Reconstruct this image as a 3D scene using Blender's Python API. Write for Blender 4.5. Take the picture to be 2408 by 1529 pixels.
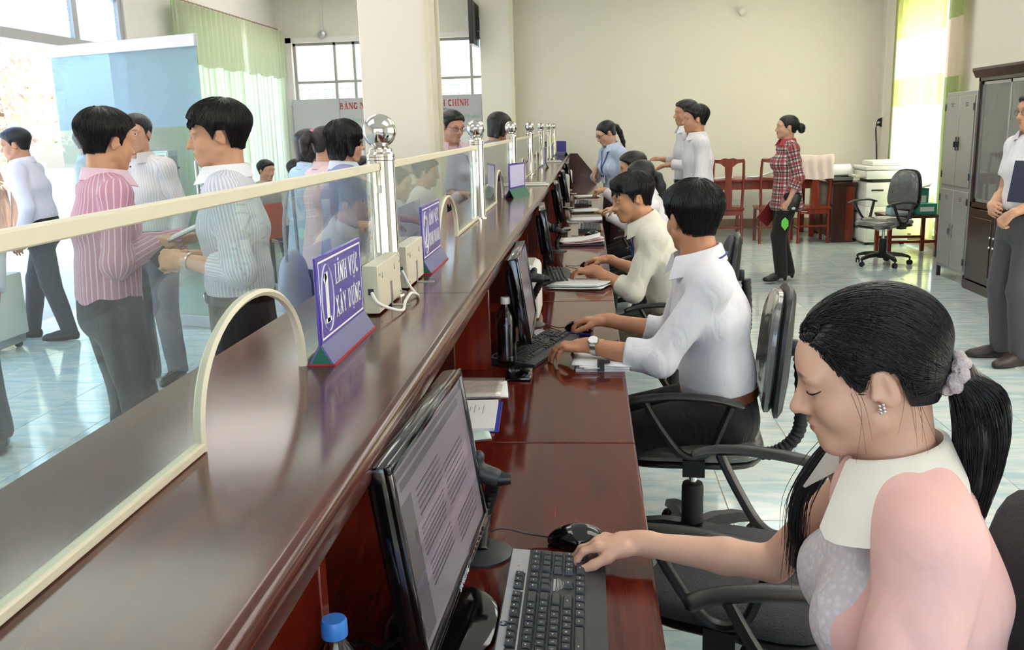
import bpy, bmesh, math, random
import numpy as np
from mathutils import Vector, Matrix
random.seed(7); np.random.seed(7)
for _o in list(bpy.data.objects): bpy.data.objects.remove(_o)
S = bpy.context.scene
COL = S.collection
PI = math.pi

# ------------------------------------------------------------------ camera
cam = bpy.data.cameras.new('camera'); camo = bpy.data.objects.new('camera', cam); COL.objects.link(camo)
cam.sensor_fit = 'HORIZONTAL'; cam.sensor_width = 36; cam.lens = 36 * 2150 / 2408; cam.clip_start = .05; cam.clip_end = 200
_vy = Vector(((1384 - 1204) / 2150, (295 - 764.5) / 2150, 1)).normalized()
_dn = _vy.cross(Vector((1, -.029, 0))).normalized()
_vx = _vy.cross(-_dn).normalized()
if _vx.x < 0: _vx = -_vx
_M = Matrix((_vx, _vy, -_dn))                      # camera (right, down, forward) -> world
CAMP = Vector((0, 0, 1.5))
_m = Matrix.Identity(4)
for i in range(3):
    _m[i][0] = _M[i][0]; _m[i][1] = -_M[i][1]; _m[i][2] = -_M[i][2]; _m[i][3] = CAMP[i]
camo.matrix_world = _m
S.camera = camo

# ------------------------------------------------------------------ world, sun, exposure
S.view_settings.view_transform = 'Standard'; S.view_settings.look = 'None'
S.view_settings.exposure = 0.5; S.view_settings.gamma = 1; S.view_settings.use_curve_mapping = False
S.cycles.use_denoising = True
S.cycles.use_adaptive_sampling = True; S.cycles.adaptive_threshold = .15; S.cycles.adaptive_min_samples = 10
S.cycles.max_bounces = 6; S.cycles.diffuse_bounces = 3; S.cycles.glossy_bounces = 3; S.cycles.transmission_bounces = 4; S.cycles.transparent_max_bounces = 10
S.cycles.sample_clamp_indirect = 6; S.cycles.caustics_reflective = False; S.cycles.caustics_refractive = False
W = bpy.data.worlds.new('sky'); S.world = W; W.use_nodes = True
nt = W.node_tree; nt.nodes.clear()
sky = nt.nodes.new('ShaderNodeTexSky'); sky.sky_type = 'NISHITA'; sky.sun_disc = False
sky.sun_elevation = math.radians(48); sky.sun_rotation = math.radians(100); sky.dust_density = 3.0
mixw = nt.nodes.new('ShaderNodeMixRGB'); mixw.blend_type = 'MIX'; mixw.inputs[0].default_value = .45
mixw.inputs[2].default_value = (.30, .29, .27, 1)
bg = nt.nodes.new('ShaderNodeBackground'); bg.inputs[1].default_value = 1.5
wo = nt.nodes.new('ShaderNodeOutputWorld')
nt.links.new(sky.outputs[0], mixw.inputs[1]); nt.links.new(mixw.outputs[0], bg.inputs[0]); nt.links.new(bg.outputs[0], wo.inputs[0])
sun = bpy.data.lights.new('sun', 'SUN'); sun.energy = 4.0; sun.angle = math.radians(.6); sun.color = (1, .95, .84)
suno = bpy.data.objects.new('sun', sun); COL.objects.link(suno)
suno.rotation_euler = Vector((-.80, .18, -.95)).to_track_quat('-Z', 'Y').to_euler()

def area(name, loc, direction, sx, sy, power, color=(1, 1, 1), portal=False):
    l = bpy.data.lights.new(name, 'AREA'); l.shape = 'RECTANGLE'; l.size = sx; l.size_y = sy; l.energy = power; l.color = color
    if portal: l.cycles.is_portal = True
    o = bpy.data.objects.new(name, l); COL.objects.link(o); o.location = loc
    o.rotation_euler = Vector(direction).to_track_quat('-Z', 'Y').to_euler()
    return o
# two rows of fill light added under the ceiling; daylight portals in the openings
for _y in (1.5, 4.7, 7.9, 11.1):
    for _x in (-2.6, 1.9):
        area('ceiling_fill', (_x, _y, 3.58), (0, 0, -1), 2.4, 1.5, 26, (1, .96, .88))  # soft fill standing in for ceiling bounce, no fixture modelled
area('portal_entrance', (-4.55, 6.0, 1.4), (1, 0, 0), 6.0, 2.8, 1, portal=True)
area('portal_right', (4.08, 11.4, 1.6), (-1, 0, 0), 1.7, 2.9, 1, portal=True)
area('portal_right_near', (4.08, 3.0, 1.7), (-1, 0, 0), 4.4, 1.9, 1, portal=True)
area('portal_back', (-2.8, 13.5, 2.37), (0, -1, 0), 2.8, .8, 1, portal=True)
area('portal_behind', (.2, -2.95, 1.8), (0, 1, 0), 6.0, 2.0, 1, portal=True)

# ------------------------------------------------------------------ object helpers
def tag(o, label=None, cat=None, group=None, kind=None):
    if label: o['label'] = label
    if cat: o['category'] = cat
    if group: o['group'] = group
    if kind: o['kind'] = kind
    return o
def link(o, parent=None):
    COL.objects.link(o)
    if parent is not None: o.parent = parent
    return o
def empty(name, loc=(0, 0, 0), rz=0, label=None, cat=None, group=None):
    o = bpy.data.objects.new(name, None); link(o); o.location = loc; o.rotation_euler = (0, 0, rz)
    o.empty_display_size = .1
    return tag(o, label, cat, group)
def copy_tree(o, parent=None):
    c = o.copy(); COL.objects.link(c); c.parent = parent
    for ch in o.children: copy_tree(ch, c)
    return c

MATS = {}
def nodes_of(name):
    m = bpy.data.materials.new(name); m.use_nodes = True
    n = m.node_tree; b = n.nodes['Principled BSDF']
    return m, n, b
def rgb(c):   # sRGB 0-255 -> linear
    f = lambda v: (v / 12.92) if v <= .04045 else ((v + .055) / 1.055) ** 2.4
    return tuple(f(v / 255.) for v in c) + (1,)
def mat(name, col, rough=.5, metal=0, spec=.5, noise=None, bump=None, coat=0, emit=0, sheen=0, stretch=(1, 1, 1), sss=0, trans=0, aniso=0):
    """col is sRGB 0-255; noise = (scale, strength); bump = (scale, strength)"""
    if name in MATS: return MATS[name]
    m, n, b = nodes_of(name); L = n.links.new
    c = rgb(col); b.inputs['Base Color'].default_value = c
    b.inputs['Roughness'].default_value = rough; b.inputs['Metallic'].default_value = metal
    b.inputs['Specular IOR Level'].default_value = spec
    if coat: b.inputs['Coat Weight'].default_value = coat; b.inputs['Coat Roughness'].default_value = .08
    if emit: b.inputs['Emission Color'].default_value = c; b.inputs['Emission Strength'].default_value = emit
    if sheen: b.inputs['Sheen Weight'].default_value = sheen
    if trans: b.inputs['Transmission Weight'].default_value = trans
    if sss:
        b.inputs['Subsurface Weight'].default_value = sss; b.inputs['Subsurface Radius'].default_value = (.012, .005, .003)
        b.inputs['Subsurface Scale'].default_value = 1.0
    if noise or bump:
        tc = n.nodes.new('ShaderNodeTexCoord'); mp = n.nodes.new('ShaderNodeMapping'); mp.inputs['Scale'].default_value = stretch
        L(tc.outputs['Object'], mp.inputs[0])
    if noise:
        t = n.nodes.new('ShaderNodeTexNoise'); t.inputs['Scale'].default_value = noise[0]; t.inputs['Detail'].default_value = 5
        L(mp.outputs[0], t.inputs[0])
        r = n.nodes.new('ShaderNodeMapRange'); r.inputs[3].default_value = 1 - noise[1]; r.inputs[4].default_value = 1 + noise[1]
        L(t.outputs[0], r.inputs[0])
        mx = n.nodes.new('ShaderNodeVectorMath'); mx.operation = 'SCALE'; mx.inputs[0].default_value = c[:3]
        L(r.outputs[0], mx.inputs['Scale']); L(mx.outputs[0], b.inputs['Base Color'])
    if bump:
        t2 = n.nodes.new('ShaderNodeTexNoise'); t2.inputs['Scale'].default_value = bump[0]; t2.inputs['Detail'].default_value = 4
        L(mp.outputs[0], t2.inputs[0])
        bp = n.nodes.new('ShaderNodeBump'); bp.inputs['Strength'].default_value = bump[1]; bp.inputs['Distance'].default_value = .01
        L(t2.outputs[0], bp.inputs['Height']); L(bp.outputs[0], b.inputs['Normal'])
    MATS[name] = m
    return m
def wood(name, c1, c2, axis='Y', rough=.2, coat=.6, scale=1.0):
    if name in MATS: return MATS[name]
    m, n, b = nodes_of(name); L = n.links.new
    tc = n.nodes.new('ShaderNodeTexCoord'); mp = n.nodes.new('ShaderNodeMapping')
    mp.inputs['Scale'].default_value = {'Y': (14, 1.2, 14), 'X': (1.2, 14, 14), 'Z': (14, 14, 1.2)}[axis]
    L(tc.outputs['Object'], mp.inputs[0])
    t = n.nodes.new('ShaderNodeTexNoise'); t.inputs['Scale'].default_value = 2.2 * scale; t.inputs['Detail'].default_value = 7; t.inputs['Distortion'].default_value = .8
    L(mp.outputs[0], t.inputs[0])
    r = n.nodes.new('ShaderNodeValToRGB'); r.color_ramp.elements[0].position = .35; r.color_ramp.elements[1].position = .7
    r.color_ramp.elements[0].color = rgb(c1); r.color_ramp.elements[1].color = rgb(c2)
    L(t.outputs[0], r.inputs[0]); L(r.outputs[0], b.inputs['Base Color'])
    b.inputs['Roughness'].default_value = rough; b.inputs['Coat Weight'].default_value = coat; b.inputs['Coat Roughness'].default_value = .1
    t2 = n.nodes.new('ShaderNodeTexNoise'); t2.inputs['Scale'].default_value = 9; t2.inputs['Detail'].default_value = 3
    L(tc.outputs['Object'], t2.inputs[0])
    bp = n.nodes.new('ShaderNodeBump'); bp.inputs['Strength'].default_value = .02; bp.inputs['Distance'].default_value = .01
    L(t2.outputs[0], bp.inputs['Height']); L(bp.outputs[0], b.inputs['Normal']); L(bp.outputs[0], b.inputs['Coat Normal'])
    MATS[name] = m
    return m
def pane(name, tint=(235, 245, 240), haze=.05, ior=1.5, rough=0.0):
    """thin sheet of glass: clear, mirror-like at a slant, a little dusty"""
    if name in MATS: return MATS[name]
    m, n, b = nodes_of(name); L = n.links.new
    out = n.nodes['Material Output']; n.nodes.remove(b)
    tr = n.nodes.new('ShaderNodeBsdfTransparent'); tr.inputs[0].default_value = rgb(tint)
    gl = n.nodes.new('ShaderNodeBsdfGlossy'); gl.inputs['Roughness'].default_value = rough
    lw_ = n.nodes.new('ShaderNodeLayerWeight'); pw = n.nodes.new('ShaderNodeMath'); pw.operation = 'POWER'; pw.inputs[1].default_value = 5; L(lw_.outputs['Facing'], pw.inputs[0])
    fr = n.nodes.new('ShaderNodeMath'); fr.operation = 'MULTIPLY_ADD'; f0 = ((ior - 1) / (ior + 1)) ** 2; fr.inputs[1].default_value = 1 - f0; fr.inputs[2].default_value = f0; L(pw.outputs[0], fr.inputs[0])
    mx = n.nodes.new('ShaderNodeMixShader'); L(fr.outputs[0], mx.inputs[0]); L(tr.outputs[0], mx.inputs[1]); L(gl.outputs[0], mx.inputs[2])
    df = n.nodes.new('ShaderNodeBsdfDiffuse'); df.inputs[0].default_value = (.8, .83, .82, 1)
    m2 = n.nodes.new('ShaderNodeMixShader'); m2.inputs[0].default_value = haze
    L(mx.outputs[0], m2.inputs[1]); L(df.outputs[0], m2.inputs[2]); L(m2.outputs[0], out.inputs[0])
    MATS[name] = m
    return m
def cloth_sheer(name, col, trans=.55, stripe=None):
    if name in MATS: return MATS[name]
    m, n, b = nodes_of(name); L = n.links.new
    out = n.nodes['Material Output']; n.nodes.remove(b)
    df = n.nodes.new('ShaderNodeBsdfDiffuse'); df.inputs[0].default_value = rgb(col)
    tl = n.nodes.new('ShaderNodeBsdfTranslucent'); tl.inputs[0].default_value = rgb(col)
    mx = n.nodes.new('ShaderNodeMixShader'); mx.inputs[0].default_value = trans
    L(df.outputs[0], mx.inputs[1]); L(tl.outputs[0], mx.inputs[2]); L(mx.outputs[0], out.inputs[0])
    MATS[name] = m
    return m

# ------------------------------------------------------------------ mesh helpers
class MB:
    """collects shapes, builds ONE mesh object"""
    def __init__(s): s.v = []; s.f = []; s.mi = []; s.cur = 0
    def add(s, vs, fs):
        o = len(s.v); s.v += [tuple(v) for v in vs]; s.f += [tuple(i + o for i in f) for f in fs]; s.mi += [s.cur] * len(fs)
        return s
    def box(s, x0, x1, y0, y1, z0, z1, M=None):
        vs = [Vector((x, y, z)) for x in (x0, x1) for y in (y0, y1) for z in (z0, z1)]
        if M is not None: vs = [M @ v for v in vs]
        return s.add(vs, [(0, 1, 3, 2), (4, 6, 7, 5), (0, 4, 5, 1), (2, 3, 7, 6), (0, 2, 6, 4), (1, 5, 7, 3)])
    def rbox(s, x0, x1, y0, y1, z0, z1, r=.005, M=None, seg=2):
        bm = bmesh.new(); bmesh.ops.create_cube(bm, size=1)
        for v in bm.verts: v.co = Vector((x0 + (v.co.x + .5) * (x1 - x0), y0 + (v.co.y + .5) * (y1 - y0), z0 + (v.co.z + .5) * (z1 - z0)))
        bmesh.ops.bevel(bm, geom=bm.edges[:], offset=r, segments=seg, profile=.5, affect='EDGES')
        bm.verts.index_update()
        vs = [(M @ v.co) if M is not None else v.co.copy() for v in bm.verts]
        fs = [tuple(v.index for v in f.verts) for f in bm.faces]; bm.free()
        return s.add(vs, fs)
    def tube(s, pts, r, seg=8, cap=True, closed=False, flat=None):
        """pts list, r number or list; flat=(a,b) scales the section along (side, up)"""
        P = [Vector(p) for p in pts]; n = len(P); R = r if isinstance(r, (list, tuple)) else [r] * n
        ts = []
        for i in range(n):
            a = P[i - 1] if (i > 0 or closed) else P[i]; b_ = P[(i + 1) % n] if (i < n - 1 or closed) else P[i]
            t = (b_ - a); t = t.normalized() if t.length > 1e-9 else Vector((0, 0, 1)); ts.append(t)
        up = Vector((0, 0, 1)) if abs(ts[0].z) < .9 else Vector((0, 1, 0))
        sd = ts[0].cross(up).normalized(); vs = []; fs = []
        for i in range(n):
            sd = (sd - ts[i] * sd.dot(ts[i]));
            sd = sd.normalized() if sd.length > 1e-6 else ts[i].orthogonal().normalized()
            u = sd.cross(ts[i]).normalized()
            fa, fb = flat if flat else (1, 1)
            for k in range(seg):
                a = 2 * PI * k / seg
                vs.append(P[i] + sd * (math.cos(a) * R[i] * fa) + u * (math.sin(a) * R[i] * fb))
        m = n if closed else n - 1
        for i in range(m):
            j = (i + 1) % n
            for k in range(seg):
                k2 = (k + 1) % seg
                fs.append((i * seg + k, i * seg + k2, j * seg + k2, j * seg + k))
        if cap and not closed:
            fs.append(tuple(range(seg))); fs.append(tuple((n - 1) * seg + k for k in reversed(range(seg))))
        return s.add(vs, fs)
    def lathe(s, prof, c=(0, 0, 0), seg=20, axis='Z', M=None):
        vs = []; fs = []; n = len(prof)
        for (r, h) in prof:
            for k in range(seg):
                a = 2 * PI * k / seg
                v = Vector((r * math.cos(a), r * math.sin(a), h))
                if axis == 'X': v = Vector((v.z, v.x, v.y))
                if axis == 'Y': v = Vector((v.x, v.z, v.y))
                if M is not None: v = M @ v
                vs.append(v + Vector(c))
        for i in range(n - 1):
            for k in range(seg):
                k2 = (k + 1) % seg
                fs.append((i * seg + k, i * seg + k2, (i + 1) * seg + k2, (i + 1) * seg + k))
        fs.append(tuple(reversed(range(seg)))); fs.append(tuple((n - 1) * seg + k for k in range(seg)))
        return s.add(vs, fs)
    def ball(s, c, r, seg=24, rings=14, sc=(1, 1, 1)):
        vs = []; fs = []
        for i in range(rings + 1):
            t = PI * i / rings
            for k in range(seg):
                a = 2 * PI * k / seg
                vs.append((c[0] + r * sc[0] * math.sin(t) * math.cos(a), c[1] + r * sc[1] * math.sin(t) * math.sin(a), c[2] + r * sc[2] * math.cos(t)))
        for i in range(rings):
            for k in range(seg):
                k2 = (k + 1) % seg
                fs.append((i * seg + k, (i + 1) * seg + k, (i + 1) * seg + k2, i * seg + k2))
        return s.add(vs, fs)
    def prism(s, poly, a, b, axis='Y', M=None):
        """2-D polygon extruded: axis Y -> poly in (x,z); X -> (y,z); Z -> (x,y)"""
        n = len(poly)
        def P(p, h):
            v = {'Y': Vector((p[0], h, p[1])), 'X': Vector((h, p[0], p[1])), 'Z': Vector((p[0], p[1], h))}[axis]
            return M @ v if M is not None else v
        vs = [P(p, a) for p in poly] + [P(p, b) for p in poly]
        fs = [tuple(range(n)), tuple(reversed(range(n, 2 * n)))] + [(i, i + n, (i + 1) % n + n, (i + 1) % n) for i in range(n)]
        return s.add(vs, fs)
    def grid(s, fn, nu, nv):
        vs = [fn(u / nu, v / nv) for u in range(nu + 1) for v in range(nv + 1)]
        fs = [(u * (nv + 1) + v, (u + 1) * (nv + 1) + v, (u + 1) * (nv + 1) + v + 1, u * (nv + 1) + v + 1) for u in range(nu) for v in range(nv)]
        return s.add(vs, fs)
    def build(s, name, m, parent=None, smooth=True, angle=38):
        me = bpy.data.meshes.new(name); me.from_pydata([tuple(v) for v in s.v], [], s.f)
        ms = m if isinstance(m, (list, tuple)) else [m]
        for x in ms: me.materials.append(x)
        if len(ms) > 1: me.polygons.foreach_set('material_index', s.mi)
        bm = bmesh.new(); bm.from_mesh(me); bmesh.ops.recalc_face_normals(bm, faces=bm.faces); bm.to_mesh(me); bm.free()
        if smooth:
            me.polygons.foreach_set('use_smooth', [True] * len(me.polygons))
            try: me.set_sharp_from_angle(angle=math.radians(angle))
            except Exception: pass
        me.update()
        o = bpy.data.objects.new(name, me); link(o, parent)
        return o
def arc(cx, cy, r, a0, a1, n=10, ry=None):
    ry = ry or r
    return [(cx + r * math.cos(a0 + (a1 - a0) * i / n), cy + ry * math.sin(a0 + (a1 - a0) * i / n)) for i in range(n + 1)]
def spline(pts, n=8):
    """Catmull-Rom through the points"""
    P = [Vector(p) for p in pts]; out = []
    for i in range(len(P) - 1):
        p0 = P[max(i - 1, 0)]; p1 = P[i]; p2 = P[i + 1]; p3 = P[min(i + 2, len(P) - 1)]
        for k in range(n):
            t = k / n
            out.append(.5 * ((2 * p1) + (-p0 + p2) * t + (2 * p0 - 5 * p1 + 4 * p2 - p3) * t * t + (-p0 + 3 * p1 - 3 * p2 + p3) * t ** 3))
    return out + [P[-1]]
def grid_solid(fn, nu, nv, th, m, name, parent=None):
    """a sheet with thickness"""
    b = MB(); b.grid(fn, nu, nv); o = b.build(name, m, parent)
    md = o.modifiers.new('s', 'SOLIDIFY'); md.thickness = th
    return o

# lettering in a slab-serif face: strokes are (polyline, width) on a cell 0..w x 0..1
_A = lambda cx, cy, rx, ry, a0, a1, n=12: [(cx + rx * math.cos(math.radians(a0 + (a1 - a0) * i / n)), cy + ry * math.sin(math.radians(a0 + (a1 - a0) * i / n))) for i in range(n + 1)]
T, t_ = .17, .075
def _ser(x, y, w=.24): return ([(x - w / 2, y), (x + w / 2, y)], .07)
GLY = {
 'L': (.62, [([(.18, 0), (.18, 1)], T), ([(.05, .035), (.6, .035)], .08), ([(.57, 0), (.57, .26)], .08), _ser(.18, .965, .32)]),
 'I': (.36, [([(.18, 0), (.18, 1)], T), _ser(.18, .035, .34), _ser(.18, .965, .34)]),
 'N': (.78, [([(.13, 0), (.13, 1)], .09), ([(.66, 0), (.66, 1)], .09), ([(.14, 1), (.64, 0)], T), _ser(.13, .035, .26), _ser(.13, .965, .22), _ser(.66, .965, .26)]),
 'H': (.78, [([(.16, 0), (.16, 1)], T), ([(.62, 0), (.62, 1)], T), ([(.16, .5), (.62, .5)], t_), _ser(.16, .035, .3), _ser(.16, .965, .3), _ser(.62, .035, .3), _ser(.62, .965, .3)]),
 'V': (.76, [([(.12, 1), (.39, 0)], T), ([(.64, 1), (.39, 0)], .08), _ser(.13, .965, .3), _ser(.64, .965, .26)]),
 'U': (.76, [([(.15, 1)] + _A(.37, .26, .22, .24, 180, 360), .12), ([(.59, .26), (.59, 1)], .09), _ser(.15, .965, .3), _ser(.59, .965, .26)]),
 'C': (.68, [(_A(.38, .5, .26, .46, 50, 310, 18), .14), ([(.57, .66), (.57, .98)], .07)]),
 'G': (.74, [(_A(.38, .5, .26, .46, 50, 320, 18), .14), ([(.58, .68), (.58, .98)], .07), ([(.58, .05), (.58, .42)], .13), _ser(.56, .42, .28)]),
 'O': (.76, [(_A(.38, .5, .26, .46, 0, 360, 24), .14)]),
 'D': (.76, [([(.17, 0), (.17, 1)], T), ([(.05, .035), (.3, .035)] + _A(.3, .5, .32, .465, -90, 90, 14) + [(.05, .965)], .1)]),
 'X': (.76, [([(.13, 1), (.62, 0)], T), ([(.63, 1), (.12, 0)], .08), _ser(.14, .965, .28), _ser(.62, .965, .24), _ser(.13, .035, .24), _ser(.62, .035, .28)]),
 'A': (.78, [([(.14, 0), (.4, 1)], .08), ([(.64, 0), (.4, 1)], T), ([(.22, .33), (.57, .33)], t_), _ser(.14, .035, .26), _ser(.64, .035, .3)]),
 'Y': (.76, [([(.12, 1), (.38, .45)], T), ([(.64, 1), (.38, .45)], .08), ([(.38, 0), (.38, .5)], T), _ser(.13, .965, .28), _ser(.64, .965, .24), _ser(.38, .035, .32)]),
 'K': (.78, [([(.16, 0), (.16, 1)], T), ([(.62, 1), (.2, .42)], .08), ([(.3, .56), (.64, 0)], T), _ser(.16, .035, .3), _ser(.16, .965, .3), _ser(.62, .965, .24), _ser(.64, .035, .26)]),
 'B': (.72, [([(.17, 0), (.17, 1)], T), ([(.05, .965), (.3, .965)] + _A(.32, .74, .2, .225, 90, -90, 10) + [(.17, .51)], .09), ([(.17, .51), (.34, .51)] + _A(.34, .27, .24, .24, 90, -90, 10) + [(.05, .035)], .1)]),
 'E': (.66, [([(.17, 0), (.17, 1)], T), ([(.05, .035), (.58, .035)], .08), ([(.05, .965), (.55, .965)], .08), ([(.17, .5), (.44, .5)], t_), ([(.56, 0), (.56, .26)], .07), ([(.54, .76), (.54, 1)], .07)]),
 'M': (.92, [([(.12, 0), (.12, 1)], .09), ([(.76, 0), (.76, 1)], T), ([(.14, 1), (.44, .1)], T), ([(.74, 1), (.44, .1)], .08), _ser(.12, .035, .26), _ser(.76, .035, .3)]),
 'T': (.7, [([(.35, 0), (.35, 1)], T), ([(.04, .965), (.66, .965)], .08), ([(.06, .74), (.06, 1)], .07), ([(.64, .74), (.64, 1)], .07), _ser(.35, .035, .32)]),
 'P': (.68, [([(.17, 0), (.17, 1)], T), ([(.05, .965), (.3, .965)] + _A(.33, .73, .22, .235, 90, -90, 10) + [(.17, .495)], .1), _ser(.17, .035, .32)]),
 '1': (.42, [([(.21, 0), (.21, 1)], .2), ([(.06, .84), (.2, .96)], .1), ([(.02, .04), (.4, .04)], .085)]),
 '2': (.6, [([(.1, .74)] + _A(.3, .73, .2, .235, 180, -30, 14) + [(.38, .42), (.1, .09)], .13), ([(.06, .06), (.54, .06)], .12), ([(.51, .04), (.54, .24)], .07)]),
 "'": (.2, [([(.1, 1), (.07, .8)], .09)]), '"': (.34, [([(.1, 1), (.08, .78)], .08), ([(.24, 1), (.22, .78)], .08)]),
 ' ': (.34, []),
}
MARK = {'~': [([(-.16, 1.12), (-.06, 1.2), (.06, 1.12), (.16, 1.2)], .07)], '^': [([(-.15, 1.1), (0, 1.24), (.15, 1.1)], .07)],
        '.': [([(-.05, -.17), (.05, -.17)], .1)], '+': [([(.27, .94), (.36, .98), (.36, 1.12)], .08)], '/': [([(-.05, 1.1), (.08, 1.26)], .08)],
        '?': [([(-.06, 1.22), (.04, 1.26), (.06, 1.18), (0, 1.1)], .06)], '`': [([(.05, 1.1), (-.08, 1.26)], .08)]}
def lettering(txt, h, org, ux, uy, m, parent, name='lettering', width=None, lift=.0006):
    """txt: characters, a char may be followed by {marks}; org = lower left corner; ux, uy unit vectors; all strokes one flat-relief mesh"""
    ux = Vector(ux); uy = Vector(uy); nz = ux.cross(uy).normalized(); org = Vector(org)
    items = []; i = 0; pen = 0
    while i < len(txt):
        ch = txt[i]; marks = ''
        if i + 1 < len(txt) and txt[i + 1] == '{':
            j = txt.index('}', i); marks = txt[i + 2:j]; i = j
        w, st = GLY[ch]
        items.append((pen, st, w)); 
        for k in marks: items.append((pen + w / 2, MARK[k], 0))
        pen += w + .06; i += 1
    sx = (width / pen) if width else h
    mb = MB()
    for (x0, st, w) in items:
        for (pl, wd) in st:
            for a, b in zip(pl[:-1], pl[1:]):
                A_ = Vector(((x0 + a[0]) * sx, a[1] * h)); B_ = Vector(((x0 + b[0]) * sx, b[1] * h))
                d = (B_ - A_); 
                if d.length < 1e-9: continue
                d.normalize(); p = Vector((-d.y, d.x)) * wd * .5 * (sx * abs(d.y) + h * abs(d.x))
                e = d * (wd * .10 * min(h, sx))
                q = [A_ - e + p, A_ - e - p, B_ + e - p, B_ + e + p]
                lo = [org + ux * v.x + uy * v.y for v in q]; hi = [v + nz * lift for v in lo]
                mb.add(lo + hi, [(4, 5, 6, 7), (0, 3, 2, 1), (0, 1, 5, 4), (1, 2, 6, 5), (2, 3, 7, 6), (3, 0, 4, 7)])
    o = mb.build(name, m, parent, smooth=False); o['kind'] = 'stuff'
    return o
def typeset(txt, h, org, ux, uy, m, parent, name='lettering', width=None, shear=0, lift=.0006):
    """running text in the built-in face, turned into a mesh"""
    cu = bpy.data.curves.new(name, 'FONT'); cu.body = txt; cu.size = h * 1.37; cu.shear = shear; cu.extrude = lift / 2; cu.resolution_u = 2
    tmp = bpy.data.objects.new(name, cu); COL.objects.link(tmp)
    dg = bpy.context.evaluated_depsgraph_get(); me = bpy.data.meshes.new_from_object(tmp.evaluated_get(dg))
    bpy.data.objects.remove(tmp); bpy.data.curves.remove(cu)
    xs = [v.co.x for v in me.vertices] or [0, 1]; w0 = max(xs) - min(xs); k = (width / w0) if width else 1
    ux = Vector(ux); uy = Vector(uy); nz = ux.cross(uy).normalized(); org = Vector(org); x0 = min(xs)
    for v in me.vertices: v.co = org + ux * ((v.co.x - x0) * k) + uy * v.co.y + nz * (v.co.z + lift / 2)
    me.materials.clear(); me.materials.append(m)
    o = bpy.data.objects.new(name, me); link(o, parent); o['kind'] = 'stuff'
    return o

# ------------------------------------------------------------------ materials
WALL = mat('wall_paint_cream', (236, 230, 216), .75, noise=(3, .015), bump=(60, .03))
WALLH = mat('wall_paint_white', (238, 233, 226), .75, noise=(3, .015))
CEIL = mat('ceiling_white', (240, 238, 232), .8, noise=(4, .01))
STEEL = mat('polished_steel', (215, 212, 205), .07, 1, noise=(5, .02))
STEELB = mat('brushed_steel', (185, 185, 182), .28, 1, noise=(30, .05))
CHROME = mat('chrome', (225, 225, 225), .08, 1, noise=(5, .01))
ALU = mat('aluminium', (196, 196, 200), .35, .8, noise=(20, .04))
PVC = mat('beige_trim', (226, 218, 192), .4, noise=(20, .03))
MAHO = wood('mahogany_ledge', (64, 20, 13), (92, 34, 21), 'Y', .15, .1)
MAHOX = wood('mahogany_panel', (104, 26, 13), (136, 42, 20), 'Z', .25, .5)
MAHOD = wood('mahogany_dark', (52, 16, 11), (74, 24, 16), 'Z', .3, .3)
DESKM = wood('desk_mahogany', (76, 21, 14), (106, 36, 23), 'Y', .09, .1)
REDW = wood('red_chair_wood', (118, 34, 16), (150, 52, 26), 'Z', .3, .4)
BROWNW = wood('brown_cabinet_wood', (40, 24, 18), (58, 36, 27), 'Z', .25, .4)
BLACKP = mat('black_plastic', (26, 26, 27), .38, noise=(60, .08), bump=(300, .03))
BLACKG = mat('black_gloss', (12, 12, 13), .08, coat=.5, noise=(5, .02))
DARKP = mat('charcoal_plastic', (48, 49, 50), .42, noise=(60, .06))
BEIGEP = mat('beige_enamel', (214, 208, 188), .4, noise=(8, .02))
WHITEP = mat('white_plastic', (232, 230, 222), .4, noise=(10, .02))
PAPER = mat('paper', (238, 237, 236), .75, noise=(12, .02))
PAPERG = mat('paper_green', (196, 220, 208), .7, noise=(12, .03))
PINKP = mat('paper_pink', (238, 202, 202), .7, noise=(12, .03))
YELLP = mat('paper_yellow', (238, 226, 130), .7, noise=(12, .03))
BLUEP = mat('blue_plastic', (40, 52, 150), .35, noise=(12, .03))
PURPLE = mat('purple_sign', (74, 50, 168), .25, coat=.4, noise=(3, .04))
SIGNW = mat('sign_white', (244, 242, 240), .4, noise=(20, .01))
GREYBL = mat('grey_blue_plate', (98, 98, 150), .35, coat=.2, noise=(10, .04))
REDP = mat('red_plastic', (190, 30, 34), .4, noise=(12, .03))
GREENP = mat('green_plastic', (20, 100, 76), .4, noise=(12, .03))
TEAL = mat('teal_card', (38, 138, 120), .5, noise=(12, .05))
GLASS = pane('partition_glass', (240, 248, 245), .045)
GLASSW = pane('window_glass', (245, 250, 250), .02)
LOCKM = mat('grey_locker_enamel', (168, 168, 164), .3, .3, noise=(8, .03))
RUBBER = mat('rubber', (30, 30, 30), .6, noise=(40, .06))

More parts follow.
